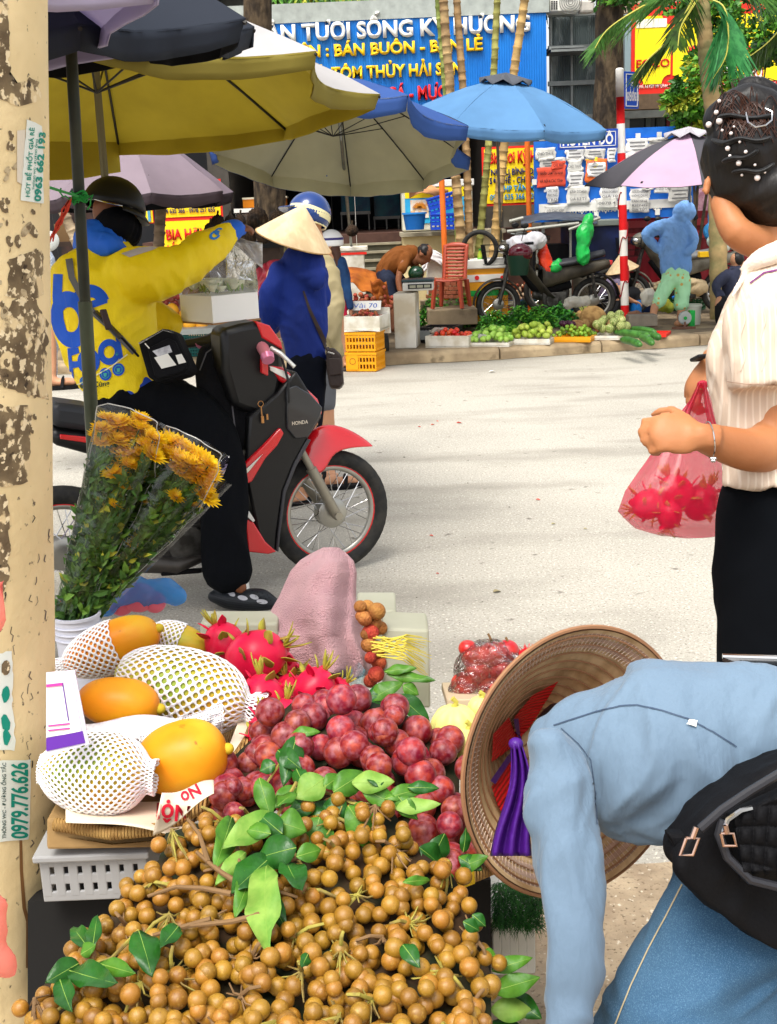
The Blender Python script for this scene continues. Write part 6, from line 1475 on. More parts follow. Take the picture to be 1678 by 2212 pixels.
def bending_man():
 D=dep(gnd(866,722,.12));r=empty('person',gnd(862,722,.12),'dark haired man in a brown T-shirt bending over the scale','person')
 bd=B();bd.isbody=True;head(bd,at(916,549,D-.05),V((.7,-.2,-.75)),1.05);limb(bd,[(832,590,D,16),(845,570,D,20),(870,552,D,19),(896,548,D,13),(908,550,D,9)])
 limb(bd,[(872,566,D-.12,9),(863,590,D-.14,7.5),(861,614,D-.14,6.5),(870,646,D-.14,5)]);hand(bd,at(870,647,D-.14),V((.2,0,-1)),V((1,.2,0)),1.0,.5)
 limb(bd,[(892,560,D+.12,8),(900,580,D+.12,7),(896,596,D,5)]);hand(bd,at(896,596,D),V((-.6,-.2,-.5)),V((0,0,1)),1,.8)
 limb(bd,[(838,600,D-.05,14),(842,650,D-.05,10),(850,706,D-.05,6)]);limb(bd,[(866,610,D+.1,14),(870,650,D+.1,10),(878,700,D+.1,6)]);foot(bd,848,716,D-.05,.1);foot(bd,872,722,D,.1);fuse('body',bd,skin_d,r,.012,2)
 ts=B();limb(ts,[(830,588,D,20),(842,572,D,24),(866,556,D,25),(890,548,D,19)],18,ratio=.9);limb(ts,[(878,556,D-.1,13),(868,580,D-.14,11)],14);limb(ts,[(888,556,D+.1,13),(896,570,D+.12,11)],14);fuse('t_shirt',ts,mat('shirt_brown',(112,62,14),.85,var=.1),r,.012,2,(.014,7))
 so_=B();limb(so_,[(832,594,D,21),(838,608,D,22)],16);limb(so_,[(836,606,D-.05,18),(840,640,D-.05,16)],14);limb(so_,[(858,606,D+.08,18),(870,640,D+.08,15)],14);fuse('shorts',so_,mat('shorts_navy',(26,34,54),.85,var=.1),r,.012,2,(.01,8))
 hr=B();ell(hr,917,543,D-.05,17,17);fuse('hair',hr,hair_m,r,.012,1,(.006,20))
 for x,y in((848,717),(872,724)):sandal('sandal',at(x,y,D),V((1,.1,0)),mat('sandal_tan',(140,120,100),.7),r)
 B().sph(at(899,590,D-.1),(.1,.1,.092),24,14).build('green_helmet',mat('helmet_green',(14,50,30),.25,coat=.4),label='dark green round helmet hanging under the bending man',cat='helmet')
bending_man()
def blue_woman():
 D=dep(gnd(1465,704,.12));r=empty('person',gnd(1440,704,.12),'woman in a sky blue hooded jacket and mint patterned trousers with hands on hips','person')
 bd=B();bd.isbody=True;head(bd,at(1480,460,D+.05),V((.8,.3,-.1)),1.0);limb(bd,[(1470,480,D,9),(1458,500,D,24),(1458,560,D,24),(1458,600,D,24)])
 limb(bd,[(1428,488,D,10),(1394,508,D,9),(1424,542,D+.05,6)]);hand(bd,at(1424,542,D+.02),V((.8,-.2,-.4)),V((0,1,0)),1,.6);limb(bd,[(1486,492,D,10),(1499,524,D,9),(1480,548,D-.1,6)]);hand(bd,at(1486,546,D+.04),V((-.8,0,-.3)),V((0,1,0)),1,.6,thumb=-1)
 limb(bd,[(1442,600,D,13),(1428,640,D,10),(1414,664,D,9),(1408,694,D,5.5)]);limb(bd,[(1474,600,D,13),(1472,640,D,10),(1471,668,D,9),(1467,698,D,5.5)]);foot(bd,1409,700,D,3.6);foot(bd,1464,705,D,-.2);fuse('body',bd,skin_f,r,.011,2)
 bj=mat('jacket_sky',(120,164,220),.75,c2=(104,150,208),vs=4,var=.05,bump=1,bs=9,bdist=.05,stretch=(1,1,.5));jk=B()
 limb(jk,[(1462,486,D,26),(1458,502,D,33),(1457,540,D,34),(1459,572,D,34),(1459,581,D,34)],22,ratio=.65);limb(jk,[(1440,488,D,16),(1416,494,D,15),(1396,508,D,12),(1408,526,D+.03,11),(1424,540,D+.04,9)],16);limb(jk,[(1482,490,D-.03,14),(1495,510,D-.05,13),(1496,530,D-.08,12),(1482,546,D-.12,9)],16)
 ell(jk,1478,457,D,25,23);ell(jk,1470,474,D,20,18);fuse('hooded_jacket',jk,bj,r,.011,2,(.011,8,(1,1,.7)))
 mint=mat('trousers_mint',(170,226,176),.8,c2=(212,164,84),vs=14,kind='voronoi',lo=.15,hi=.2);mint.node_tree.nodes['Color Ramp'].color_ramp.elements[0].color=lin((206,170,90));mint.node_tree.nodes['Color Ramp'].color_ramp.elements[1].color=lin((170,226,176));mint.node_tree.nodes['Color Ramp'].color_ramp.elements[0].position=.22;mint.node_tree.nodes['Color Ramp'].color_ramp.elements[1].position=.27
 tr=B();limb(tr,[(1458,588,D,30),(1458,602,D,30)],20,ratio=.7);limb(tr,[(1446,606,D,18),(1434,628,D,16),(1422,652,D,15)],16);limb(tr,[(1474,606,D,18),(1474,630,D,16),(1471,658,D,16)],16);fuse('trousers',tr,mint,r,.011,2,(.012,9,(1,1,.4)))
 sandal('sandal',gnd(1464,708,.13),V((1,-.2,0)),mat('sandal_brown',(110,76,60),.7),r);sandal('sandal',gnd(1409,703,.13),V((-.8,-.4,0)),MATS['sandal_brown'],r)
 B().slab([at(x,y,D+.1)for x,y in((1496,466),(1506,460),(1508,472),(1500,476))],FWS*.03).build('face_mask',blkmat,r,bevel=.004)
blue_woman()
def seated_vendor():
 D=dep(gnd(1330,690,.12));r=empty('person',gnd(1325,692,.12),'vendor squatting behind the striped pole in conical hat, mauve shirt and blue boots','person')
 bd=B();bd.isbody=True;head(bd,at(1344,590,D),V((.8,-.3,-.3)),1);limb(bd,[(1336,606,D,9),(1322,620,D,17),(1312,660,D,18)]);limb(bd,[(1318,672,D,15),(1350,640,D-.05,12),(1370,632,D,11),(1372,670,D,8),(1372,688,D,7)]);limb(bd,[(1320,676,D-.2,13),(1345,650,D-.25,11),(1350,688,D-.2,7)]);limb(bd,[(1334,616,D-.15,8),(1350,640,D-.3,6),(1366,650,D-.3,5)]);hand(bd,at(1366,650,D-.3),V((1,0,-.3)),V((0,0,-1)),1,.5);fuse('body',bd,skin_f,r,.012,2)
 ts=B();limb(ts,[(1334,600,D,14),(1324,616,D,20),(1314,640,D,22),(1306,656,D,21)],18,ratio=.9);limb(ts,[(1334,612,D-.12,11),(1350,636,D-.25,9)],14);fuse('shirt',ts,mat('shirt_mauve',(128,116,140),.8,c2=(112,100,124),vs=5),r,.011,2,(.01,10))
 tr=B();limb(tr,[(1304,668,D,22),(1326,676,D,22)],16);limb(tr,[(1316,670,D,18),(1348,642,D-.05,16),(1370,634,D,15),(1372,656,D,13)],16);limb(tr,[(1318,680,D-.2,15),(1344,656,D-.25,13),(1348,684,D-.2,11)],14);fuse('trousers',tr,mat('trousers_black2',(20,20,24),.85),r,.011,2)
 bt_=B();limb(bt_,[(1373,654,D,14),(1372,684,D,12)],16);ell(bt_,1366,690,D,18,7);fuse('rubber_boots',bt_,mat('boot_blue',(20,100,170),.35),r,.01,2)
 c=at(1344,583,D);ax=(at(1334,548,D)-at(1345,584,D)).normalized()*.92-FWS*.3;cone_hat('conical_hat',c,ax,.215,.2,r,leafhat,hat_in,8)
seated_vendor()
def others():
 D=17.2;r=empty('person',atY(1528,650,17),'person in a pink patterned blouse reaching down behind the woman in sky blue','person')
 bd=B();bd.isbody=True;head(bd,at(1540,376,D),V((0,1,0)),1);limb(bd,[(1538,400,D,8),(1536,430,D,18),(1536,490,D,18)]);limb(bd,[(1514,430,D,9),(1512,490,D,8),(1510,540,D,6)]);hand(bd,at(1510,542,D),V((0,0,-1)),V((1,0,0)),1,.4);limb(bd,[(1530,500,D,12),(1530,640,D,7)]);limb(bd,[(1546,500,D,12),(1546,640,D,7)]);fuse('body',bd,skin_f,r,.014,2)
 bl=B();limb(bl,[(1530,412,D,16),(1534,440,D,22),(1536,500,D,21)],16);limb(bl,[(1514,420,D-.05,13),(1512,460,D-.05,12),(1512,500,D-.05,11)],14);fuse('blouse',bl,mat('blouse_pink',(176,134,144),.8,c2=(150,100,116),vs=20),r,.013,2,(.012,9))
 tr=B();limb(tr,[(1536,500,D,20),(1538,640,D,18)],16);fuse('trousers',tr,MATS['trousers_black2'],r,.014,2);hr=B();ell(hr,1540,372,D-.02,15,18);fuse('hair',hr,hair_m,r,.012,2)
 D=14.6;r=empty('person',at(1565,690,D),'person in a dark navy top crouching behind the pink scooter','person')
 bd=B();bd.isbody=True;head(bd,at(1592,566,D),V((-.5,-.4,-.5)),1);limb(bd,[(1590,585,D,9),(1584,610,D,20),(1588,660,D,20)]);limb(bd,[(1566,596,D,9),(1546,622,D-.1,8),(1560,648,D-.3,6)]);hand(bd,at(1560,648,D-.3),V((.4,-.3,-.6)),V((1,0,0)),1,.5);limb(bd,[(1580,670,D,14),(1556,650,D-.3,12),(1556,696,D-.2,7)]);fuse('body',bd,skin_f,r,.014,2)
 ts=B();limb(ts,[(1588,590,D,18),(1586,620,D,26),(1590,660,D,24)],16);limb(ts,[(1572,594,D-.05,13),(1548,616,D-.15,12),(1556,640,D-.25,10)],14);fuse('top',ts,mat('top_navy',(58,62,84),.8,c2=(44,48,66),vs=5),r,.013,2,(.013,8))
 tr=B();limb(tr,[(1586,668,D,20),(1560,652,D-.3,15),(1556,690,D-.2,12)],14);fuse('trousers',tr,MATS['trousers_black2'],r,.014,2);hr=B();ell(hr,1592,560,D-.02,15,16);fuse('hair',hr,hair_m,r,.012,2)
others()
def red_bike():
 g=gnd(720,1233);hd=math.radians(25);u=V((math.cos(hd),math.sin(hd),0));ax=V((-u.y,u.x,0));Z=V((0,0,1))
 FA=g+Z*.285;r=empty('motorbike',g-u*1.22,'red and black motorbike with spoked wheels ridden by the person in yellow','motorbike')
 def PP(x,y,w=0):
  d=ray(x,y);o=FA-ax*w;t=(o-CAM).dot(ax)/d.dot(ax);return CAM+d*t
 def panel(name,px,m,w0,w1,parent=r,bev=.012):
  """outline on the side of the bike at distance w0 towards the viewer, w0 to w1 thick"""
  P=[PP(x,y,w0)for x,y in px];return B().slab(P,ax*(w0-w1)).build(name,m,parent,smooth=40,bevel=bev)
 wheel(FA,ax,r,.287,.036,True,36,'front_wheel',True);wheel(FA-u*1.22,ax,r,.287,.04,True,36,'rear_wheel')
 fk=B()
 for w_,a,b_ in((.075,(742,1112),(672,1012)),(-.075,(690,1120),(645,1020))):
  p0=FA-ax*w_;p1=PP(*b_,w_);p2=p1+(p1-p0)*.55;fk.tube([p0-(p1-p0)*.06,p0,p1],[.018,.024,.024],14);fk.tube([p1,p2],.017,12)
 fk.tube([FA-ax*.1,FA+ax*.1],.012,10);fk.tube([FA-ax*.095,FA-ax*.108],.02,6);fk.build('fork',mat('fork_alu',(150,144,130),.45,metal=.6,var=.15),r)
 fe=B();c=FA
 fpx=[(651,1014),(642,985),(648,955),(668,932),(692,918),(722,918),(758,932),(800,960),(770,962),(735,966),(712,974),(702,992),(695,1014)]
 def fg(s,t):
  i=s*6;return c
 top=[(648,968),(656,946),(672,929),(694,917),(722,916),(752,926),(780,942),(802,960)];bot=[(660,1020),(682,1016),(694,1000),(703,980),(722,968),(748,963),(775,962),(803,963)]
 W_=[.085,.085,.08,.075,.068,.06,.045,.02]
 rows=[]
 for i in range(8):
  for j in range(9):
   o=(j-4)/4;a=abs(o)**2.2;x=top[i][0]+(bot[i][0]-top[i][0])*a;y=top[i][1]+(bot[i][1]-top[i][1])*a;rows.append(PP(x,y,0)-ax*(o*W_[i]))
 fe.add(rows,[(i*9+j,i*9+j+1,(i+1)*9+j+1,(i+1)*9+j)for i in range(7)for j in range(8)]);fe.build('front_fender',redpl,r,smooth=180,solid=.004,sub=1)
 panel('leg_shield',[(598,850),(640,800),(690,880),(697,900),(668,945),(636,1002),(613,1060),(600,1150),(597,1190),(583,1194),(560,1170),(528,1015),(540,900)],blkpl,.115,-.115)
 panel('shield_edge',[(664,948),(672,950),(640,1008),(618,1064),(606,1150),(602,1192),(597,1190),(601,1150),(612,1060),(636,1000)],mat('edge_grey',(60,60,64),.4),.122,.1,bev=.003)
 panel('red_side_fairing',[(606,924),(570,962),(520,1010),(520,1052),(545,1040),(574,990),(600,962),(614,936)],redpl,.135,.11,bev=.006)
 panel('silver_stripe',[(568,980),(521,1022),(521,1036),(540,1016)],chrome,.141,.134,bev=.002);panel('silver_stripe',[(527,1086),(551,1124),(547,1128),(530,1112)],white_m,.141,.13,bev=.002)
 panel('red_lower_fairing',[(530,1120),(548,1128),(574,1170),(598,1192),(580,1197),(536,1192)],redpl,.135,.1,bev=.006)
 panel('front_cowl',[(580,788),(612,793),(652,828),(688,862),(698,890),(692,908),(676,880),(640,845),(604,822)],redpl,.1,-.1,bev=.014)
 panel('cowl_white_edge',[(582,790),(612,800),(640,822),(636,828),(606,812),(584,800)],white_m,.106,.098,bev=.002)
 nm=panel('side_cowl',[(620,838),(640,832),(672,852),(697,880),(692,900),(667,944),(638,948),(620,925)],mat('cowl_gloss',(40,42,46),.15,coat=.6),.13,.1,bev=.006)
 panel('head_cowl',[(478,712),(520,700),(556,694),(584,706),(612,742),(616,800),(604,860),(560,900),(505,880),(482,800)],blkpl,.09,-.09,bev=.03)
 panel('red_cowl_top',[(553,693),(583,703),(608,738),(612,756),(598,748),(566,729)],redpl,.096,-.05,bev=.006)
 panel('red_switch',[(566,775),(580,780),(580,812),(566,806)],redpl,.13,.1,bev=.004)
 U2_,Z2=u,Z
 q0=PP(648,912,.134);mapped('HONDA',lambda a,b_:q0+u*(a*.075)+Z*(b_*.016),chrome,nm,bold=.03)
 hb=B();hb.tube([PP(575,762,.1),PP(545,735,.02),PP(520,732,-.05),PP(470,734,-.15),PP(400,744,-.3)],.014,10);h_=hb.build('handlebar',blkmat,r)
 B().tube([PP(466,732,-.16),PP(452,736,-.19),PP(432,738,-.22),PP(404,742,-.29)],[.035,.03,.021,.02],14).build('grip',blkpl,h_)
 B().tube([PP(404,742,-.29),PP(386,745,-.32)],.018,12).build('bar_end',chrome,h_);B().tube([PP(437,739,-.22),PP(428,741,-.235)],.025,14).build('pink_ring',mat('ring_pink',(206,120,150),.3,metal=.3),h_)
 B().tube([PP(560,745,.06),PP(568,752,.1),PP(578,772,.16)],[.024,.026,.022],12).build('grip',mat('grip_pink',(196,120,130),.4,metal=.3),h_);B().tube([PP(577,768,.16),PP(580,778,.18)],[.03,.026],14).build('bar_end',MATS['ring_pink'],h_)
 B().tube([PP(585,752,.1),PP(606,764,.14),PP(622,778,.16),PP(636,792,.18)],[.011,.011,.008,.009],10).build('brake_lever',mat('lever_silver',(206,206,200),.3,metal=.5),h_)
 sp=[];
 mb=B();P0=[(112,870),(140,872),(200,880),(260,900),(330,930),(330,960),(250,950),(180,932),(112,922)];panel('seat',P0,seatm,.13,-.13,bev=.04)
 panel('rear_body',[(110,925),(180,935),(250,955),(330,968),(330,1010),(220,990),(110,960)],blkpl,.13,-.13,bev=.03);panel('red_tail_stripe',[(130,938),(200,945),(250,962),(200,958),(130,948)],redpl,.136,.12,bev=.003)
 e=B();c0=PP(390,1165,0);Mx=Matrix((u,ax,Z)).transposed();e.box(c0,(.3,.2,.17),Mx)
 for i in range(6):e.box(c0+u*(.16+i*.016),(.006,.17-i*.004,.15),Mx)
 e.tube([c0-ax*.13,c0+ax*.1],.085,24);e.build('engine',engm,r,bevel=.008)
 B().tube([PP(440,1165,.1),PP(436,1205,.12),PP(380,1222,.14),PP(250,1214,.15),PP(150,1190,.15)],[.016,.02,.034,.042,.045],16).build('exhaust',mat('exhaust_dark',(74,70,66),.35,metal=.6,var=.3),r)
 B().tube([PP(350,1238,.16),PP(430,1232,.12),PP(450,1228,-.1)],.012,8).build('foot_peg',blkmat,r)
 B().tube([PP(520,1000,0),PP(480,1060,0),PP(380,1080,0),PP(280,1010,0)],.06,12).build('frame_spine',blkmat,r)
 k=B();torus(k,PP(563,872,.13),.012,.0018,ax,20,6);k.tube([PP(564,878,.13),PP(566,900,.13)],.003,6);k.box(PP(567,906,.13),(.012,.006,.03),Mx);k.box(PP(577,900,.13),(.008,.006,.024),Mx);k.build('key_ring',mat('key_brass',(180,130,80),.3,metal=.6),r)
 B().tube([PP(608,770,.1),PP(622,820,.13),PP(624,870,.135)],.006,6).build('brake_cable',blkpl,r)
 b_=B();d=dep(PP(470,850,.1));d+=.17;limb(b_,[(466,765,d,38),(470,820,d,48),(486,880,d,48),(512,930,d,40),(535,960,d,30)],20,ratio=.75);limb(b_,[(536,745,d,34),(548,820,d,44),(560,900,d,44)],18,ratio=.6)
 bp=fuse('backpack',b_,mat('backpack',(14,14,17),.9,spec=.15,var=.2,bump=.4,bs=120),None,.01,3,(.008,9),'black backpack hanging between the rider knees and the handlebar','backpack')
 T=bvh([bp]);decal('zip_seam',T,ribbon([(432,800),(446,762),(466,748),(488,758),(498,800),(502,880),(508,930)],3),mat('seam_grey',(76,74,78),.5),bp)
red_bike()
def flower_box():
 D=5.75;c=at(474,662,D);w=.5;k=D/FPX;M=XR(42);S2=.205;r=empty('flower_box',c-V((0,0,.07)),'white cardboard box of white roses under a clear cover held by the rider','flower box')
 B().box(c,(S2*1.3,S2*1.3,.125),M).build('box',mat('carton_white',(246,245,242),.6),r,smooth=0,bevel=.002)
 B().box(c-V((0,0,.066)),(S2*1.34,S2*1.34,.008),M).build('base',mat('base_brown',(150,110,70),.5),r,smooth=0)
 ro=mat('rose_white',(226,226,196),.6,sub=.1);gl=mat('rose_leaf',(120,150,60),.5,var=.2)
 for i in range(24):
  mb=B();p=c+M@V((rnd(-.11,.11),rnd(-.11,.11),.082+rnd(0,.03)));R0=rnd(.024,.036)
  for ring in range(4):
   for j in range(5):
    a=j*1.2566+ring*.7;R=R0*(1-ring*.2);mb.grid(lambda s,t:p+V((math.cos(a+(s-.5)*1.3)*R*(.35+.65*math.sin(t*1.7)),math.sin(a+(s-.5)*1.3)*R*(.35+.65*math.sin(t*1.7)),R*(t*1.1-.3)*(.9+ring*.08))),4,4)
  mb.build('rose',ro,r,smooth=180)
 lv=B()
 for i in range(40):p=c+M@V((rnd(-.12,.12),rnd(-.12,.12),.07));leaf_at(lv,p,V((rnd(-.6,.6),rnd(-.6,.6),1)),V((rnd(-1,1),-1,0)),rnd(.03,.055),.014,nv=3)
 lv.build('leaves',gl,r,smooth=0,fixn=False)
 film=clearfilm('clear_film',(.97,.97,.97),.05,.06,12,.01)
 cv=B();h0,h1=.063,.22;q=S2*.655
 def cf(s,t):
  a=s*4;i=int(a)%4;f=a-int(a);cs=[(-q,-q),(q,-q),(q,q),(-q,q)];A,Bq=cs[i],cs[(i+1)%4];x,y=A[0]+(Bq[0]-A[0])*f,A[1]+(Bq[1]-A[1])*f
  sh=1 if t<.6 else 1-(t-.6)/.4*.85;return c+M@V((x*sh,y*sh,h0+(.17*t/.6 if t<.6 else .17+.11*((t-.6)/.4)**.8)))+V((noise.noise(V((s*9,t*5,0))),noise.noise(V((s*9,t*5,7))),0))*.006
 cv.grid(cf,48,14);cv.build('clear_cover',film,r,smooth=180)
 pb_=B();pb_.grid(lambda s,t:at(505+62*s-16*t*(1-s),508+16*s+54*t*s+12*math.sin(t*6+s*3)*.3,5.62+.08*noise.noise(V((s*4,t*4,2)))),16,14)
 pb_.build('carrier_bag',mat('bag_white_thin',(228,226,226),.35,transl=.3,alpha=.85),r,smooth=180,solid=.001)
flower_box()
def concrete_pole():
 Y=1.95;a,b_=atY(84,-40,Y),atY(121,2211,Y);R=.17
 r=empty('concrete_pole',V((b_.x-R,Y,0)),'thick cream concrete utility pole with torn stickers at the left edge','utility pole')
 ca,cb=V((a.x-R*.96,Y,a.z)),V((b_.x-R,Y,b_.z));dirv=(ca-cb)
 top=cb+dirv*1.25;bot=cb-dirv*(cb.z/dirv.z)
 m=mat('pole_cream',(234,212,164),.8,c2=(220,198,150),vs=5,var=.06,bump=.35,bs=60)
 addmix(m,(150,122,84),9,.62,.72,stretch=(1,1,.35));addmix(m,(92,80,66),60,.66,.72,off=4)
 mb=B();n=96;vs=[]
 for i in range(41):
  t=i/40;c=bot.lerp(top,t)
  for j in range(n):an=2*math.pi*j/n;vs.append(c+V((math.cos(an),math.sin(an),0))*(R+.0015*noise.noise(V((math.cos(an)*3,math.sin(an)*3,t*14)))))
 mb.add(vs,[(i*n+j,i*n+(j+1)%n,(i+1)*n+(j+1)%n,(i+1)*n+j)for i in range(40)for j in range(n)]);p=mb.build('shaft',m,r,smooth=180)
 T=bvh([p])
 old=mat('torn_paste',(104,88,66),.9,c2=(140,122,92),vs=16,var=.25,bump=.6,bs=60);addmix(old,(222,200,156),26,.53,.57);addmix(old,(232,214,176),70,.56,.6,off=3);addmix(old,(66,54,42),45,.62,.68,off=8)
 def ragged(px,amp=5,step=8,sd_=0):
  out=[];k=len(px)
  for i in range(k):
   p0,p1=px[i],px[(i+1)%k];L=math.hypot(p1[0]-p0[0],p1[1]-p0[1]);m_=max(1,int(L/step))
   for j in range(m_):
    f=j/m_;x,y=p0[0]+(p1[0]-p0[0])*f,p0[1]+(p1[1]-p0[1])*f;out.append((x+amp*noise.noise(V((x*.05,y*.05,sd_)))*2+rnd(-.3,.3)*amp,y+amp*2*noise.noise(V((x*.05,y*.05,sd_+9)))+rnd(-.3,.3)*amp))
  return out
 for i,px in enumerate(([(-30,-20),(14,-20),(22,130),(14,190),(60,170),(85,175),(88,215),(40,230),(-30,200)],[(20,560),(60,545),(92,540),(96,640),(60,650),(14,640)],[(28,650),(50,640),(80,648),(100,700),(104,860),(60,850),(-10,830),(-10,740)],[(-10,880),(60,876),(68,900),(60,1040),(40,1050),(-20,1045)],[(-20,1060),(14,1068),(22,1140),(18,1250),(-4,1300),(-20,1260)],[(30,230),(76,236),(84,350),(60,420),(30,520),(-20,540),(-20,300)])):
  if i<5:decal('torn_paper',T,ragged(px,4,8,i*3.3),old,r,step=16,lift=.0009)
 spk=mat('paper_residue',(204,186,150),.9,c2=(130,112,84),vs=50,var=.2)
 for i in range(46):
  x,y=rnd(0,78),rnd(240,1050);s_=rnd(2,9);decal('residue',T,ragged(ring_poly(x,y,s_,s_*rnd(.8,2.4),rnd(-40,40),8),2,6,i),old if i%3 else spk,r,step=30,lift=.0012)
 st=mat('sticker_white',(226,232,224),.6,var=.04);tq=mat('teal_ink',(10,140,120),.6)
 s1=decal('sticker',T,ragged([(57,258),(90,272),(93,440),(43,432)],1,12),st,r,step=12,lift=.002)
 decal('sticker',T,[(36,282),(54,280),(50,400),(36,392)],mat('sticker_old',(216,206,188),.7),r,step=12,lift=.0015)
 decal_text('HÚT BỂ PHỐT GIÁ RẺ',T,63,350,150,9,-86,tq,s1,lift=.003,bold=.02);decal_text('0963 662 193',T,84,360,150,14,-86,tq,s1,lift=.003,bold=.04);decal_text('THÔNG WC - ĐƯỜNG ỐNG',T,74,355,110,4,-86,tq,s1,lift=.003)
 s2=decal('sticker',T,ragged([(-6,1642),(66,1640),(62,1812),(-6,1818)],1,12,5),st,r,step=12,lift=.002)
 decal_text('0979.776.626',T,40,1728,164,36,-90,tq,s2,lift=.003,bold=.03);decal_text('THÔNG WC - ĐƯỜNG ỐNG TẮC',T,8,1728,164,8,-90,mat('ink_grey',(70,90,84),.6),s2,lift=.003)
 s3=decal('sticker',T,ragged([(-4,1410),(26,1406),(30,1618),(-4,1620)],3,8,7),st,r,step=12,lift=.002);
 for y in(1440,1500,1560,1590):decal('ink_smear',T,ragged(ring_poly(12,y,9,16,0,10),3,6,y),tq if y>1450 else old,s3,step=12,lift=.003)
 decal('rust_streak',T,ribbon([(44,1790),(46,1880),(52,1960),(60,1990),(58,2090)],[6,7,8,8,5]),mat('streak_brown',(130,92,54),.8),r,step=12,lift=.001)
 for i in range(30):
  x,y=rnd(5,112),rnd(1080,2150);decal('scratch',T,ribbon([(x,y),(x+rnd(-5,5),y+rnd(3,14)),(x+rnd(-3,3),y+rnd(14,22))],rnd(1,2.6)),mat('scratch_dark',(96,84,80),.8)if i%4 else blk_m,r,step=12,lift=.001)
concrete_pole()
rb=mat('bag_red_film',(240,140,130),.2,alpha=.38,transl=.4,bump=.5,bs=20)
baggy([(4,1300,1.6,22,66,0),(-14,1340,1.6,24,40,0)],rb,'pale red plastic bag hanging at the left edge in front of the concrete pole',.006)
baggy([(-10,2020,1.45,26,110,-6),(0,2070,1.45,30,50,30),(-16,1960,1.45,22,60,0)],rb,'large red plastic bag at the lower left corner beside the pole',.006)
def bouquet():
 D=3.25;r0=gnd(165,1500,0);bx=at(165,1330,D)
 tb=empty('white_bucket',V((bx.x,bx.y,0)),'white ribbed plastic bucket holding the yellow flowers','bucket');R=50*D/FPX;z0=at(165,1420,D).z
 B().lathe([(0,z0-.12),(R*.86,z0-.12),(R*.98,bx.z),(R*1.05,bx.z),(R*1.05,bx.z+.008),(R*.95,bx.z+.008),(R*.85,z0-.1),(0,z0-.1)],(bx.x,bx.y,0),40).build('bucket',mat('bucket_white',(200,202,214),.45,var=.05),tb)
 rg=B()
 for k in range(3):torus(rg,V((bx.x,bx.y,bx.z-.02-k*.018)),R*(1.0-.012*k),.003,V((0,0,1)),40,6)
 rg.build('rib',MATS['bucket_white'],tb)
 B().box((bx.x,bx.y,(z0-.12)/2),(.3,.3,z0-.12)).build('bucket_stand',dark2_m,None,smooth=0,label='dark box standing under the white flower bucket',cat='stand')
 yl=mat('petal_yellow',(255,218,24),.6,c2=(254,202,12),vs=30,rand=.08,transl=.25);cen=mat('flower_centre',(196,120,10),.8);stm=mat('stem_green',(58,96,40),.6,var=.2)
 lvs=[mat('mum_leaf',(66,104,40),.5,var=.25),mat('mum_leaf_b',(94,130,46),.5,var=.25),mat('mum_leaf_y',(160,160,50),.5,var=.2)]
 def flower(R):
  mb=B()
  for ring,(n,L,el)in enumerate(((16,1,.15),(14,.85,.45),(10,.62,.8))):
   for j in range(n):
    a=j/n*6.283+ring*.3;d=V((math.cos(a)*math.cos(el),math.sin(a)*math.cos(el),math.sin(el)));leaf_at(mb,d*R*.12,d,V((0,0,1))-d*.2,R*L*rnd(.85,1.1),R*.34,nv=3,curl=-.15,fold=.3)
  o=mb.build('flower_head',yl,None,smooth=180,fixn=False)
  return o
 for bi,(lab,root,fl,rim,film)in enumerate((('left cellophane bouquet of yellow chrysanthemums leaning in the bucket',(150,1325),[(258,915,17),(280,930,18),(300,925,17),(318,940,16),(262,945,17),(290,955,18),(322,965,17),(250,968,15),(274,975,17),(300,985,17),(330,985,16),(246,1025,15),(215,945,14),(235,935,14),(338,950,14),(262,998,13),(272,1052,9),(248,1092,9),(232,905,13),(305,905,13),(280,1005,12)],[(190,1010),(222,900),(252,896),(300,908),(346,935),(350,960),(330,1040)],0),('right cellophane bouquet of yellow chrysanthemums beside the rider trousers',(175,1320),[(366,955,16),(384,965,17),(402,975,17),(420,985,17),(362,980,17),(388,995,17),(410,1005,18),(436,995,16),(452,1005,14),(430,1020,17),(452,1028,15),(392,1022,15),(414,1035,15),(440,1048,14),(368,1085,13),(444,1075,17),(425,1065,12),(350,975,13),(285,1175,10),(372,1015,12),(398,1060,10),(420,1095,10),(310,1085,6),(325,1018,6)],[(338,965),(362,938),(400,952),(440,972),(476,1000),(470,1030),(420,1120)],.06))):
  D2=D+film;r=empty('flower_bouquet',at(root[0],root[1],D2),lab,'bouquet','bouquets in the white bucket');A=at(root[0],root[1],D2);st=B();lf=B()
  proto=flower(.034)
  fl=fl+[(x+rnd(-16,16),y+rnd(-12,14),s_*.9)for x,y,s_ in fl[:15]]
  for i,(x,y,s_)in enumerate(fl):
   o=proto if i==0 else proto.copy()
   if i:COL.objects.link(o)
   p=at(x,y,D2-.03+rnd(-.04,.05));ax=((p-A).normalized()+V((rnd(-.3,.3),-rnd(.1,.6),rnd(0,.3)))).normalized()
   o.parent=r;o.location=p-wloc(r);o.rotation_euler=V((0,0,1)).rotation_difference(ax).to_euler();o.scale=(s_/17*1.25,)*3
   q0=A+V((rnd(-.05,.05),rnd(-.03,.03),rnd(-.05,0)));st.tube([q0,q0.lerp(p,.5)+V((rnd(-.02,.02),.01,0)),p],[.004,.003,.002],5)
   for j in range(52):
    t=rnd(.03,.9)**.9;b_=q0.lerp(p,t);lf.m=2 if rnd(0,1)<.08 else(1 if rnd(0,1)<.35 else 0);leaf_at(lf,b_+V((rnd(-.012,.012),rnd(-.02,.02),0)),((p-A).normalized()*.7+V((rnd(-1,1),rnd(-1,1),rnd(-.6,.6)))),V((rnd(-1,1),-1,rnd(-1,1))),rnd(.022,.045),rnd(.012,.022),nv=3)
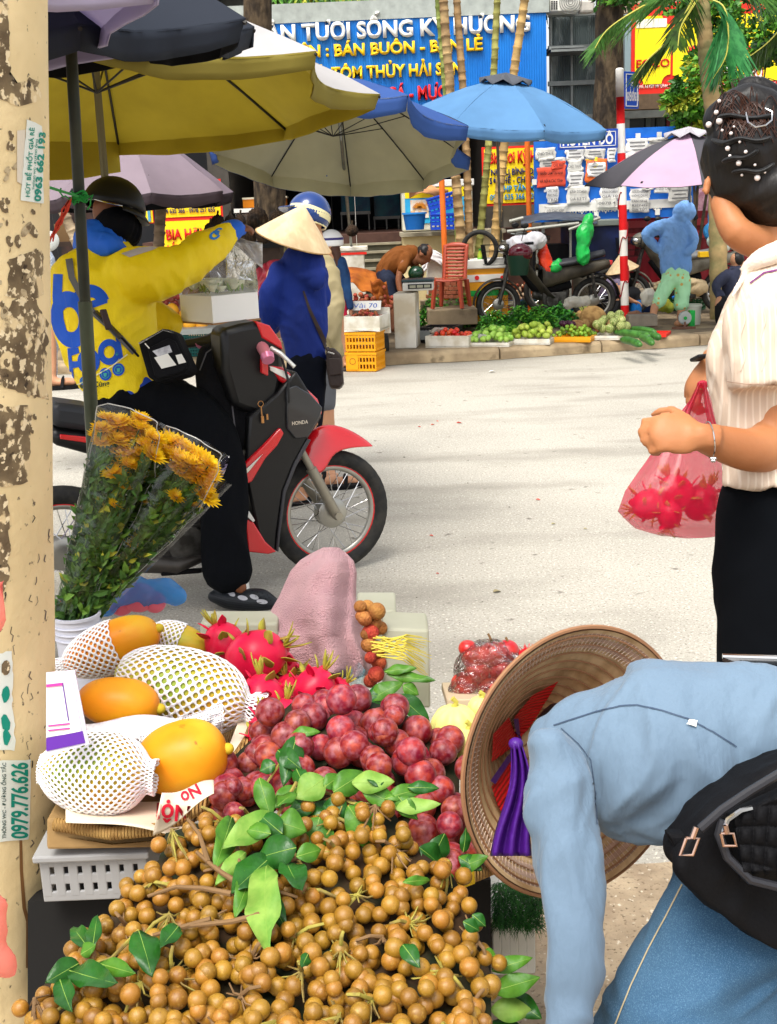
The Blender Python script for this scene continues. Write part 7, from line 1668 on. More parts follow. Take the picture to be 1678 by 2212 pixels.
  st.build('stems',stm,r,smooth=60);lf.build('leaves',lvs,r,smooth=0,fixn=False)
  fm=clearfilm('cellophane',(.97,.98,.93),.01,.06,8,.010,gain=.9)
  rim3=[at(x,y,D2-.02)for x,y in rim];mb=B()
  def ff(s,t,front):
   i=min(int(s*(len(rim3)-1)),len(rim3)-2);f=s*(len(rim3)-1)-i;p=rim3[i].lerp(rim3[i+1],f);b_=A+RTS*(.045*(s-.5)*2);q_=b_.lerp(p,t*1.04)
   bul=math.sin(math.pi*s)**.6*(.03+.09*t);return q_-FWS*bul*front+V((noise.noise(V((s*7,t*5,0))),noise.noise(V((s*7,t*5,3))),0))*.01
  mb.grid(lambda s,t:ff(s,t,1),26,22);mb.grid(lambda s,t:ff(s,t,-.7),20,16);mb.build('cellophane_wrap',fm,r,smooth=180)
  ed=B()
  ed.tube([ff(i/40,1,1)for i in range(41)],.0014,4);ed.tube([ff(0,i/20,1)for i in range(21)],.0011,4);ed.tube([ff(1,i/20,1)for i in range(21)],.0011,4);ed.build('wrap_edge',mat('film_edge',(210,210,205),.2,alpha=.7),r)
 mb=B();mb.grid(lambda s,t:at(215+260*s+38*t*(1-.3*s),1310-275*s+22*t*s-10*t,D+.05-.04*math.sin(t*3)),24,6);mb.build('cellophane_flap',MATS['cellophane'],r,smooth=180)
 pk=mat('bag_blue_film',(70,160,230),.15,alpha=.55,bump=.8,bs=16,transl=.3)
 baggy([(300,1285,3.5,60,42,-8),(355,1280,3.5,44,26,-20),(240,1300,3.5,34,34,0)],pk,'thin blue plastic bag bulging behind the papayas',.009,fold=(.02,8));
 for i,(x,y,a,b_)in enumerate(((300,1290,38,32),(262,1300,30,30),(335,1300,24,24))):k=3.5/FPX;B().sph(at(x,y,3.52),(a*k,a*k,b_*k),20,12).build('pink_fruit',mat('pink_inside',(240,110,130),.5),label='pink fruit showing through the blue plastic bag',cat='fruit',group='pink fruit in the blue bag')
bouquet()
def inpoly(x,y,P):
 c=False;j=len(P)-1
 for i in range(len(P)):
  if(P[i][1]>y)!=(P[j][1]>y)and x<(P[j][0]-P[i][0])*(y-P[i][1])/(P[j][1]-P[i][1])+P[i][0]:c=not c
  j=i
 return c
lgm=mat('longan_skin',(158,114,34),.36,c2=(124,82,24),vs=60,var=.12,rand=.24,bump=.15,bs=300,lo=.42,hi=.62,spec=.5);addmix(lgm,(104,66,26),3.5,.6,.8,off=5);addmix(lgm,(206,168,84),2,.55,.9,off=2)
twm=mat('twig_green',(150,140,60),.7,c2=(116,96,52),vs=40,var=.15);twb=mat('twig_brown',(120,92,60),.8,var=.2)
LP=[(48,2260),(62,2160),(110,2110),(150,2060),(225,2000),(255,1930),(335,1860),(350,1800),(440,1772),(520,1760),(600,1780),(680,1740),(760,1720),(860,1750),(900,1830),(985,1890),(1030,1960),(1048,2040),(1075,2120),(1078,2260)]
def LD(x,y):
 t=(y-1740)/470;e=abs(x-620)/560
 return 1.90-.37*t-.07*(1-e*e)+.02*noise.noise(V((x*.01,y*.01,0)))
def hexpts(P,sp,jit,drop=0):
 ys=[p[1]for p in P];xs=[p[0]for p in P];out=[];y=min(ys);row=0
 while y<max(ys):
  x=min(xs)+(row%2)*sp/2
  while x<max(xs):
   a,b_=x+rnd(-jit,jit)*sp,y+rnd(-jit,jit)*sp
   if inpoly(a,b_,P)and rnd(0,1)>drop:out.append((a,b_))
   x+=sp
  y+=sp*.87;row+=1
 return out
def longans():
 pts=[]
 for lay,drop in((.0,.34),(.020,.04),(.036,.0)):
  for x,y in hexpts(LP,35,.22,drop):
   if lay>.03 and rnd(0,1)<.1:continue
   r=rnd(.0108,.0138)*(.94 if y<1850 else 1);p=at(x,y,LD(x,y)+lay+rnd(-.006,.006))
   if all((p-q[0]).length>(r+q[1])*.74 for q in pts):pts.append((p,r))
 cs=[]
 for tr in range(4000):
  x,y=rnd(60,1070),rnd(1760,2240)
  if inpoly(x,y,LP)and all(math.hypot(x-a,y-b_)>86 for a,b_ in cs):cs.append((x,y))
 cl=[[]for _ in cs]
 for p,r in pts:
  px=proj(p);k=min(range(len(cs)),key=lambda i:math.hypot(px[0]-cs[i][0],px[1]-cs[i][1]));cl[k].append((p,r))
 proto=None
 G='bunches of longans heaped in the foreground'
 for(x,y),L in zip(cs,cl):
  if not L:continue
  c=at(x,y,LD(x,y)+.03);e=empty('longan_bunch',c,'bunch of round brown longans in the big foreground heap','longan bunch',G)
  st=B();hub=at(x+rnd(-20,20),y+rnd(-30,10),LD(x,y)+.012);ang=rnd(0,6.28)
  far=at(x+60*math.cos(ang),y+50*math.sin(ang),LD(x,y)+.0)
  st.tube([far,far.lerp(hub,.5)+UPS*.008-FWS*.012,hub],[.0022,.0026,.003],6)
  for p,r in L:
   if proto is None:proto=B().sph((0,0,0),1,22,14,f=lambda q:1+.05*max(0,q.z)**12-.03*abs(q.z)).build('longan',lgm,smooth=180);o=proto
   else:o=proto.copy();COL.objects.link(o)
   o.parent=e;o.location=p-c;o.scale=(r,r,r);o.rotation_euler=(rnd(0,6),rnd(0,6),rnd(0,6))
   if rnd(0,1)<.62:q=p+(hub-p).normalized()*r;st.tube([q,q.lerp(hub,.5)-FWS*rnd(0,.014),hub],[.0011,.0013,.0018],5)
  st.build('stem',twm if rnd(0,1)<.7 else twb,e,smooth=60)
longans()
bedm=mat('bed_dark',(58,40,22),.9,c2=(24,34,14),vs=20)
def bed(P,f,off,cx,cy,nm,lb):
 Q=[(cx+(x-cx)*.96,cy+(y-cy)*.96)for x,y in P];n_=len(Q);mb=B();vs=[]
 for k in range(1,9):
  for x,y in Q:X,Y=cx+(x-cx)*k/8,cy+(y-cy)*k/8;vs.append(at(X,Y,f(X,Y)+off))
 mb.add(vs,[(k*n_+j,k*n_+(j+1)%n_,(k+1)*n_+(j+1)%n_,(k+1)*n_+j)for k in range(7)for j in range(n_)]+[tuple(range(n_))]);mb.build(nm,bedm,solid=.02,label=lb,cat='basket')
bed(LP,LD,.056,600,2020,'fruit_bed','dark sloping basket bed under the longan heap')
def bigtwig(pts,r0=.004,n='bare_twig',m=None):
 mb=B();P=[at(x,y,LD(x,y)-.03+dz)for x,y,dz in pts];mb.tube(P,[r0*(1-.55*i/(len(P)-1))for i in range(len(P))],7)
 return mb
tw=B();tr_=empty('bare_twig',at(480,1930,1.8),'forked bare longan twig lying on the left shoulder of the heap','twig')
for pl in([(500,1930,0),(520,1910,-.01),(524,1880,-.01),(512,1848,0),(514,1815,.01)],[(520,1910,-.01),(480,1885,-.01),(450,1862,0),(425,1840,0)],[(450,1862,0),(440,1830,0),(430,1800,.01),(405,1768,.01)],[(500,1930,0),(440,1918,0),(380,1915,0),(320,1935,.01)],[(530,1905,-.01),(560,1880,-.01),(600,1868,0),(650,1850,.01)],[(455,1985,0),(400,2000,0),(330,2020,.01)],[(560,1975,-.01),(500,1990,-.01),(440,1996,0),(370,2004,.01)]):
 P=[at(x,y,LD(x,y)-.028+dz)for x,y,dz in pl];tw.tube(P,[.0042-.0022*i/len(P)for i in range(len(P))],7)
tw.build('twig',twb,tr_)
lfm=[mat('longan_leaf',(84,134,38),.42,c2=(56,104,28),vs=26,var=.12,bump=.4,bs=60,transl=.15),mat('longan_leaf_dark',(38,92,28),.32,c2=(28,70,22),vs=20,var=.15,bump=.4,bs=60),mat('longan_leaf_pale',(138,172,76),.5,c2=(98,144,50),vs=24,var=.1,bump=.4,bs=60,transl=.15)]
rib_g=mat('leaf_rib',(130,160,70),.5)
def sprig(name,label,leaves,group=None,dep_fn=None,stems=()):
 r=None
 for i,(x0,y0,x1,y1,w_,k,dz)in enumerate(leaves):
  f=dep_fn or(lambda x,y:LD(x,y)-.035);a,b_=at(x0,y0,f(x0,y0)+dz),at(x1,y1,f(x1,y1)+dz*.4-.006)
  if r is None:r=empty(name,a,label,'leaves',group)
  mb=B();d=b_-a;L=d.length;leaf_at(mb,a,d,-FWS*.9+UPS*.5+RTS*rnd(-.5,.5),L,w_*1.0*dep(a)/FPX,nv=12,curl=rnd(-.15,.35),fold=rnd(.1,.5),wavy=.09)
  o=mb.build('leaf',lfm[k],r,smooth=180,solid=.0007,fixn=False)
  rb_=B();vs=mb.v;rb_.tube([V(vs[j*3+1])-FWS*.0007 for j in range(13)],[.0007*(1-j/14)for j in range(13)],5);rb_.build('midrib',rib_g,o)
 if stems:
  st=B()
  for pl in stems:st.tube([at(x,y,(dep_fn or(lambda x,y:LD(x,y)-.03))(x,y))for x,y in pl],[.0032-.0018*j/len(pl)for j in range(len(pl))],6)
  st.build('twig',twm,r)
 return r
sprig('leaf_sprig','large bright sprig of longan leaves hanging over the middle of the heap',[(575,1870,560,2040,84,2,-.02),(585,1850,500,1925,78,1,-.005),(640,1830,545,1850,76,1,-.02),(590,1760,478,1835,64,2,-.01),(600,1775,660,1790,70,0,-.01),(500,1765,470,1870,56,0,0),(560,1680,585,1765,46,0,-.03),(618,1860,650,1935,60,1,0),(545,1880,515,1965,50,0,0),(610,1800,560,1760,50,1,-.01),(640,1850,700,1830,44,0,-.01),(560,1900,610,1990,44,1,0),(600,1740,640,1700,44,0,-.02),(530,1840,470,1900,40,2,0),(585,1800,530,1790,40,0,-.02)],stems=[[(640,1690),(600,1760),(590,1830),(575,1880)],[(590,1800),(560,1860),(530,1920)]])
sprig('leaf_sprig','bright green leaf sprig draped over the top of the longans under the plums',[(690,1765,670,1850,82,0,-.02),(752,1740,822,1840,70,0,-.02),(700,1680,640,1725,66,2,-.02),(720,1710,790,1665,60,0,-.02),(760,1690,850,1690,52,2,-.02),(780,1700,870,1745,46,0,-.01),(830,1725,935,1690,36,0,-.01),(850,1745,950,1740,36,2,-.01),(730,1745,660,1770,60,1,0),(680,1735,620,1755,46,1,-.01),(800,1760,760,1840,50,1,0),(640,1700,590,1745,44,0,0),(740,1720,700,1790,54,1,-.01),(820,1700,800,1660,40,1,-.02),(860,1720,900,1770,40,0,-.01),(780,1730,770,1800,46,0,-.01),(700,1700,740,1670,40,0,-.02),(880,1700,950,1700,30,1,-.01)],dep_fn=lambda x,y:1.87-(y-1680)*.0004,stems=[[(600,1745),(680,1700),(760,1735),(860,1735)],[(700,1700),(650,1760),(600,1810)]])
sprig('leaf_sprig','dark leaf sprig between plums and longans at the right of the heap',[(905,1830,965,1870,56,1,-.02),(960,1800,925,1870,50,1,0),(975,1880,1055,1850,40,0,0),(990,1850,1040,1880,36,1,0),(1000,1840,1010,1790,26,1,0),(940,1895,985,1890,26,0,-.02)],dep_fn=lambda x,y:1.84)
sprig('leaf_sprig','curled dark leaf sprig in the lower left of the longans',[(150,2095,260,2130,60,1,-.01),(170,2080,100,2120,56,1,0),(130,2115,150,2180,50,1,0),(300,2010,330,2095,66,1,-.02),(385,2000,345,2050,44,1,0),(215,2080,300,2105,40,0,-.01),(200,2050,210,1975,34,1,0),(190,2045,150,1990,40,1,0),(175,2060,210,2040,34,0,0)],stems=[[(300,2010),(240,2070),(150,2095)]])
sprig('leaf_sprig','glossy leaves poking from the right foot of the longan heap',[(1065,2140,1165,2110,50,0,0),(1060,2180,1155,2180,54,2,0),(1062,2095,1150,2065,36,0,0),(1058,2210,1160,2240,46,1,0),(1020,1975,1050,2000,30,1,0),(1040,2060,1075,2070,34,0,0),(1100,2150,1170,2200,50,1,.02)],dep_fn=lambda x,y:1.66)
sprig('single_leaf','small single leaves tucked among the lower longans',[(870,2040,905,2085,40,1,-.02),(665,2060,650,2090,26,1,0),(870,1905,945,1895,22,0,-.02),(1000,1990,1040,2010,30,1,-.01)])
plm=mat('plum_skin',(112,10,28),.42,c2=(166,62,44),vs=1.6,var=.08,rand=.24,lo=.42,hi=.7,spec=.4,det=3,bump=.06,bs=80);addmix(plm,(172,112,124),2.2,.44,.95,off=4,det=3)
PP_=[(425,1800),(440,1740),(470,1670),(520,1620),(575,1570),(630,1520),(690,1500),(770,1510),(850,1535),(910,1565),(960,1600),(1000,1650),(1000,1720),(1015,1830),(1000,1880),(910,1860),(850,1800),(760,1730),(600,1730),(560,1760),(500,1800)]
def PD(x,y):return 2.22-.32*(y-1500)/330-.10*math.exp(-((x-760)/170)**2)*(1-abs(y-1600)/260)
def plums():
 pts=[];hero=[(685,1530,34),(716,1610,35),(766,1565,33),(655,1595,33),(706,1650,32),(760,1560,30),(832,1628,30),(880,1650,34),(790,1650,30),(745,1535,34),(808,1580,26),(853,1595,30),(862,1555,24),(966,1785,29),(530,1695,27),(486,1700,22),(500,1745,24)]
 for x,y,r in hero:
  p=at(x,y,PD(x,y)-.02);r=r*dep(p)/FPX*.98
  if all((p-q).length>(r+s_)*.8 for q,s_ in pts):pts.append((p,r))
 for lay in(.0,.02,.045):
  for x,y in hexpts(PP_,52,.2,.04):
   r=rnd(.0225,.028);p=at(x,y,PD(x,y)+lay)
   if all((p-q).length>(r+s_)*.8 for q,s_ in pts):pts.append((p,r))
 for tr in range(5000):
  x,y=rnd(430,1050),rnd(1500,1850)
  if not inpoly(x,y,PP_):continue
  r=rnd(.0215,.026);p=at(x,y,PD(x,y)+rnd(.015,.06))
  if all((p-q).length>(r+s_)*.86 for q,s_ in pts):pts.append((p,r))
 def fp(q):return 1-.035*math.exp(-((math.atan2(q.y,q.x))/.22)**2)*(1-q.z*q.z)-.10*math.exp(-((1-q.z)/.05))
 proto=None
 for p,r in pts:
  x,y,d=proj(p)
  if proto is None:proto=B().sph((0,0,0),1,32,22,f=fp).build('plum',plm,smooth=180,cat='plum');o=proto
  else:o=proto.copy();COL.objects.link(o)
  place(o,p,(rnd(0,6),rnd(0,6),rnd(0,6)),r,'round red purple plum with pale bloom in the heap above the longans','plums heaped behind the longans');o['category']='plum'
plums()
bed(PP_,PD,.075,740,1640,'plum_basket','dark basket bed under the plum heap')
sprig('leaf_sprig','dark crinkled leaf sprig hanging among the left plums',[(640,1590,615,1690,52,1,-.02),(600,1620,650,1660,44,1,-.02),(630,1585,690,1575,26,0,-.02),(595,1650,560,1665,36,1,-.01),(640,1660,660,1700,36,1,-.01)],dep_fn=lambda x,y:PD(x,y)-.05,stems=[[(650,1580),(610,1640),(570,1700)]])
sprig('leaf_sprig','long green leaves behind the plum heap beside the towel',[(840,1505,790,1500,56,1,0),(800,1510,870,1470,40,0,0),(860,1500,925,1560,44,1,-.01),(835,1455,940,1475,26,0,.02),(830,1450,900,1440,24,0,.02),(790,1540,785,1500,20,1,0),(870,1480,905,1500,30,0,0)],dep_fn=lambda x,y:2.35)
drm=mat('dragon_pink',(202,10,56),.38,c2=(222,34,76),vs=10,var=.1,bump=.2,bs=40);drt=mat('dragon_scale',(170,168,56),.5,c2=(150,120,50),vs=16,var=.25)
def dragon(x,y,d,r,rot,label,lead):
 k=d/FPX*r;c=at(x,y,d);e=empty('dragon_fruit',c-V((0,0,k)),label,'dragon fruit','dragon fruits behind the plums');R=Matrix((RTS,UPS,-FWS)).transposed()@Matrix.Rotation(math.radians(rot),3,'Z')
 B().sph(c,(k*1.18,k,k),26,18,R,f=lambda q:1+.04*noise.noise(q*2+c)).build('fruit',drm,e,smooth=180)
 sc=B()
 for i in range(16):
  t=(i+.5)/16;ph=i*2.4;z=1-1.7*t;rr=math.sqrt(max(0,1-z*z));q=V((z,rr*math.cos(ph),rr*math.sin(ph)));p=c+R@V((q.x*k*1.16,q.y*k*.98,q.z*k*.98));nn=(R@q);dr=(R@V((1,0,0))*(.9 if z>-.3 else .3)+nn*.7).normalized()
  sc.m=1 if rnd(0,1)<.6 else 0;leaf_at(sc,p-dr*k*.12,dr+UPS*.25,nn,k*rnd(.4,.7),k*.55,nv=5,curl=-.6,fold=.2)
 sc.build('scales',[drm,drt],e,smooth=180,solid=.0015,fixn=False)
 ld=B()
 for i in range(7):a=i*.9;leaf_at(ld,c+R@V((k*1.05,0,0)),R@V((1,.6*math.cos(a),.6*math.sin(a))),UPS,k*rnd(.6,1.05),k*.22,nv=5,curl=-.3)
 ld.build('crown_tips',[drt],e,smooth=180,solid=.002,fixn=False)
for a in((552,1418,2.5,58,20,'largest dragon fruit near the pink towel',0),(487,1392,2.62,44,120,'dark pink dragon fruit behind the netted papaya',0),(676,1492,2.45,46,60,'bright pink dragon fruit right under the towel hem',0),(566,1516,2.38,52,95,'dragon fruit touching the white net of the papaya',0),(612,1562,2.32,46,80,'lowest dragon fruit against the top left plums',0),(630,1500,2.5,40,110,'small dragon fruit between the two larger ones',0),(718,1500,2.5,36,40,'dragon fruit behind the top plums',0),(590,1440,2.56,44,-10,'dragon fruit touching the left hem of the towel',0),(575,1585,2.26,40,100,'small dragon fruit by the basket rim',0)):dragon(*a)
wf=mat('white_box',(196,196,176),.4,c2=(176,176,152),vs=3,transl=.3)
def pbox(name,pts,d0,d1,m,label,cat):
 """open box standing behind the fruit: front outline given in pixels at depth d0, back at d1"""
 a=[at(x,y,d0)for x,y in pts];return B().slab(a,(FWS*1.0+V((0,0,.25)))*(d1-d0)).build(name,m,smooth=0,bevel=.006,label=label,cat=cat)
pbox('foam_box',[(826,1356),(926,1360),(930,1530),(826,1530)],2.66,2.78,wf,'white plastic box with yellow stems behind the rambutans','box');pbox('foam_box',[(432,1345),(600,1345),(600,1420),(432,1420)],2.75,2.84,wf,'white foam box under the dragon fruits','box');pbox('foam_box',[(770,1318),(856,1318),(856,1400),(770,1400)],2.95,3.1,wf,'small white foam box behind the rambutan bunch','box')
yb=B()
for i in range(26):a=at(rnd(800,830),rnd(1370,1420),2.56);yb.tube([a,at(870+rnd(0,10),1370+i*2.2,2.54),at(905+rnd(0,30),1375+i*3.4,2.58)],[.0016,.0014,.0007],5)
yb.build('stem_fan',mat('stem_yellow',(206,190,70),.6,var=.15),label='fan of thin yellow stems over the white box',cat='stems')
def towel():
 m=mat('towel_pink',(214,166,170),.95,c2=(202,154,160),vs=10,var=.06,bump=1,bs=300,bdist=.012,sheen=.2)
 rows=[(1184,700,730),(1198,672,748),(1212,650,762),(1235,630,768),(1290,606,766),(1340,578,776),(1372,562,788),(1410,590,800),(1442,610,802),(1456,618,798)]
 def fn(s,t):
  k=t*(len(rows)-1);i=min(int(k),len(rows)-2);f=k-i;f=f*f*(3-2*f)*.5+f*.5;y,x0,x1=[rows[i][j]+(rows[i+1][j]-rows[i][j])*f for j in range(3)]
  a=math.pi*(1.12*s-.06+.025*t*math.sin(s*20));cx,hw=(x0+x1)/2,(x1-x0)/2;fo=.34*t*math.sin(s*13+2*noise.noise(V((s*3,t*2,0))))+.05*noise.noise(V((s*5,t*4,3)))
  return at(cx-hw*math.cos(a)*(1+fo*.12),y+(4*math.sin(s*21)+16*(s-.5))*t*t,2.85-(.04+.1*min(1,t*2))*math.sin(a)*(1+fo)-.028*t**.6*math.sin(s*14+t*3+4*noise.noise(V((s*3,t*3,5)))))
 r=B().grid(fn,90,70).build('pink_towel',m,smooth=180,solid=.006,label='pink terry towel draped over the fruit pile behind the dragon fruits',cat='towel')
 rb_=B();limb(rb_,[(710,1215,2.9,20),(700,1300,2.9,60),(700,1430,2.9,84)],16,ratio=.5);fuse('covered_pile',rb_,mat('pile_brown',(120,70,44),.9,c2=(80,40,30),vs=30),None,.012,2,label='brown fruit pile hidden under the pink towel',cat='fruit pile')
 B().grid(lambda s,t:at(742+60*s-10*t,1440+70*t+10*math.sin(s*9),2.68+.03*math.sin(s*14+t*3)),20,10).build('clear_wrap',mat('wrap_teal',(90,150,160),.15,alpha=.4,bump=.8,bs=30),smooth=180,label='clear bluish plastic below the right hem of the towel',cat='plastic')
towel()
rbm=mat('rambutan_brown',(150,88,44),.7,c2=(176,120,60),vs=30,rand=.2,bump=1,bs=160,bdist=.006)
o=None
for x,y,r,red in((793,1312,17,0),(814,1320,19,0),(788,1336,16,0),(808,1345,17,0),(780,1330,13,0),(800,1366,19,1),(822,1356,15,0),(796,1392,17,0),(812,1402,19,0),(800,1420,13,1),(818,1430,17,2),(812,1456,18,2),(778,1310,14,0),(800,1470,15,2),(790,1370,12,0)):
 k=2.66/FPX*r;nm_=('lychee_brown','lychee_red')[red>0];m=rbm if not red else mat('rambutan_red',(150,46,34),.7,c2=(186,80,50),vs=30,rand=.15,bump=1,bs=160,bdist=.006)
 B().sph(at(x,y,2.64+rnd(-.02,.02)),k,20,14).build('lychee',m,smooth=180,label='rough %s lychee in the bunch hanging beside the towel'%('brown' if not red else 'dark red'),cat='lychee',group='%s lychees hanging beside the towel'%('brown' if not red else 'red'))
pmm=mat('melon_pale',(222,214,112),.45,c2=(230,226,150),vs=5,var=.05)
for x,y,r,lb in((982,1568,51,'largest pale yellow ribbed melon beside the plum heap'),(1040,1530,30,'small bright yellow ribbed melon behind the larger pale ones'),(1012,1610,44,'front pale yellow ribbed melon next to the hat brim')):
 d=2.25-(y-1530)*.001;k=d/FPX*r;c=at(x,y,d);e=empty('ribbed_melon',c-V((0,0,k)),lb,'melon')
 B().sph(c,(k,k,k*1.05),72,24,f=lambda q:(1+.035*math.cos(10*math.atan2(q.y,q.x))*(1-q.z*q.z))*(1-.12*max(0,q.z)**3)).build('fruit',pmm,e,smooth=180);B().tube([c+V((0,0,k*.88)),c+V((.004,0,k*1.1)),c+V((-.003,0,k*1.28))],[.006,.0045,.005],8).build('stalk',mat('stalk_yellow',(190,180,80),.6),e)
apm=mat('apple_red',(176,14,24),.3,c2=(196,60,50),vs=14,rand=.12,spec=.6)
aps=((1003,1478,30),(1058,1484,30),(1024,1418,28),(1064,1412,30),(1095,1405,26),(1112,1462,28),(1030,1450,28),(1082,1448,28),(1010,1400,20))
for x,y,r in aps:
 k=2.62/FPX*r;B().sph(at(x,y,2.6),(k,k,k*.92),28,18,f=lambda q:1-.2*math.exp(-((1-abs(q.z))/.06))).build('apple',apm,smooth=180,label='shiny dark red apple inside the clear film pack',cat='apple',group='red apples packed in clear film')
ap=B();limb(ap,[(1000,1490,2.6,28),(1030,1440,2.6,48),(1070,1430,2.6,50),(1108,1462,2.6,36)],18);limb(ap,[(1000,1484,2.6,32),(1060,1486,2.6,34),(1112,1476,2.6,32)],18)
fuse('film_pack',ap,clearfilm('cling_film',(1,.98,.98),.05,.06,34,.03,gain=1.5),None,.006,2,(.006,16),'crinkled clear film wrapped round the red apples','film');B().slab([at(x,y,2.5)for x,y in((965,1510),(1140,1508),(1140,1528),(965,1530))],FWS*.25).build('card_tray',mat('tray_card',(190,170,140),.8),smooth=0,bevel=.003,label='pale card tray under the wrapped apples',cat='tray')
for x,y in((1062,1376),(1100,1384)):B().tube([at(x,y+12,2.6),at(x-4,y,2.6),at(x-8,y-8,2.6)],.003,6).build('apple_stalk',twb,label='dry brown stalk sticking out of the apple pack',cat='stalk',group='stalks on the apple pack')
e=B();c=at(1140,1424,2.66);e.sph(c,.026,18,12)
for i in range(220):q=V((rnd(-1,1),rnd(-1,1),rnd(-1,1))).normalized();e.tube([c+q*.024,c+q*.036+V((rnd(-.004,.004),rnd(-.004,.004),rnd(-.004,.002)))],[.0011,.0004],3,False)
e.build('rambutan',mat('rambutan_bright',(206,20,34),.5,var=.15),smooth=60,label='hairy bright red rambutan beside the apple pack',cat='rambutan')
pam=mat('papaya_orange',(228,130,12),.45,c2=(226,160,28),vs=5,var=.06,bump=.15,bs=30);addmix(pam,(176,130,40),14,.66,.74);addmix(pam,(206,176,44),7,.5,.72,off=3);addmix(pam,(150,96,20),40,.68,.74,off=7);pag=mat('papaya_green',(150,170,50),.45,c2=(222,160,40),vs=6,var=.08);netm=mat('foam_net',(232,230,232),.6,sub=.1)
def papaya(x,y,d,rx,ry,rot,m,label,net=None,nk=(30,26),tip=True):
 k=d/FPX;c=at(x,y,d);R=Matrix((RTS,UPS,-FWS)).transposed()@Matrix.Rotation(math.radians(rot),3,'Z');e=empty('papaya',c-V((0,0,ry*k)),label,'papaya')
 q=Matrix.Rotation(math.radians(90),3,'Y')
 def S_(u,a,o=1.0):
  w_=math.sqrt(max(0,1-abs(u)**2.3))*(1+.10*u)*(1+.02*math.cos(5*a));return c+R@V((u*rx*k,math.cos(a)*ry*k*w_*o,math.sin(a)*ry*k*w_*o))
 B().grid(lambda s,t:S_(-1+2*t,s*6.28318),40,34).build('fruit',m,e,smooth=180)
 if tip:B().sph(c+R@V((rx*k*.99,0,0)),(.012,.012,.010),12,8).build('stem_scar',mat('papaya_scar',(196,170,40),.7),e)
 if net:
  u0,u1,flare=net;mb=B();nu,na=nk;vs=[];fs=[]
  for i in range(nu+1):
   u=u0+(u1-u0)*i/nu;fl=flare*max(0,(i/nu-.82))/.18 if u1>u0 else 0
   for j in range(na):
    a=(j+(i%2)*.5)/na*6.28318;uu=max(-.985,min(.985,u));o=1.05+.03*noise.noise(V((i*.4,j*.5,x)));p=S_(uu,a,o)
    if abs(u)>.985:p=c+(p-c)*1.0+R@V(((u-uu)*rx*k,0,0))+(R@V((0,math.cos(a),math.sin(a))))*ry*k*(.18+.5*(abs(u)-.985)+.1*noise.noise(V((j*.7,i*.5,x))))
    vs.append(p)
  for i in range(0,nu-1):
   for j in range(na):
    if i%2==0:f=(i*na+j,(i+1)*na+j,(i+2)*na+j,(i+1)*na+(j-1)%na)
    else:f=(i*na+j,(i+1)*na+(j+1)%na,(i+2)*na+j,(i+1)*na+j)
    fs.append(f)
  mb.add(vs,fs);o=mb.build('foam_net',netm,e,smooth=180,fixn=False);w_=o.modifiers.new('w','WIREFRAME');w_.thickness=.0052;w_.use_even_offset=False;w_.use_boundary=True
  s_=o.modifiers.new('s','SUBSURF');s_.levels=s_.render_levels=1
 return e
papaya(240,1398,2.55,112,54,22,pam,'orange papaya in a torn white net at the top left of the basket',(-1.3,.2,.3),(22,20))
papaya(385,1384,2.62,66,38,-22,pag,'green yellow papaya in a short net behind the others',(-1.1,.1,.3),(14,16))
papaya(392,1488,2.33,150,84,-16,pag,'large papaya completely inside a white foam net in the middle',(-.95,1.25,.3),(32,24),tip=False)
papaya(256,1518,2.22,90,55,-8,pam,'bare orange papaya lying left of the big netted one')
papaya(392,1638,2.06,102,80,12,pam,'large bare orange papaya at the front of the basket',None)
papaya(205,1668,1.98,120,84,-4,pag,'papaya inside a dense white net at the front left',(-1.0,1.12,.3),(32,28),tip=False)
papaya(220,1420,2.75,60,40,0,pag,'small green papaya glimpsed under the nets',None)
for nm_,pts in(('foam_net',[(330,1610),(420,1570),(500,1545)]),):
 mb=B();NU,NV=30,12
 vs=[at(300+180*(i/NU)+(j%2)*3,1592-70*(i/NU)**1.5+58*(j/NV)-16*math.sin(i/NU*3.14),2.1+.12*(i/NU)-.02*math.sin(j/NV*3)+.012*noise.noise(V((i*.3,j*.3,0))))for i in range(NU+1)for j in range(NV+1)]
 mb.add(vs,[(i*(NV+1)+j,(i+1)*(NV+1)+j,(i+1)*(NV+1)+j+1,i*(NV+1)+j+1)for i in range(NU)for j in range(NV)]);o=mb.build(nm_,netm,label='loose folded white foam net between the two bare papayas',cat='foam net',smooth=180);w_=o.modifiers.new('w','WIREFRAME');w_.thickness=.005;w_.use_even_offset=False
B().grid(lambda s,t:at(130+260*s,1560+50*t-10*s+8*math.sin(s*7),2.16-.04*t),20,6).build('net_fold',mat('net_sheet',(222,220,224),.7,bump=.8,bs=60,c2=(200,198,204),vs=60),smooth=180,solid=.006,label='bunched white foam sheet under the bare left papaya',cat='foam sheet')
bam=mat('bamboo',(184,146,84),.7,c2=(150,112,60),vs=30,var=.15,wave=(60,'X',1),bdist=.004);papm=mat('cement_paper',(222,208,186),.85,c2=(206,192,168),vs=7,var=.04,bump=.5,bs=14)
bk=empty('bamboo_basket',at(330,1760,2.05),'flat round bamboo basket holding the papayas','basket');rim=[at(x,y,d)for x,y,d in((560,1480,2.5),(558,1540,2.38),(535,1600,2.26),(500,1650,2.16),(462,1700,2.06),(430,1745,1.98),(350,1790,1.93),(240,1800,1.92),(120,1780,1.95))]
B().tube(rim,.011,10).build('rim',bam,bk);B().grid(lambda s,t:rim[min(8,int(s*8))].lerp(rim[min(8,int(s*8)+1)],s*8-int(s*8)).lerp(at(300,1640,2.35),t)-V((0,0,.02+.07*math.sin(t*1.57))),32,8).build('tray',bam,bk,smooth=180)
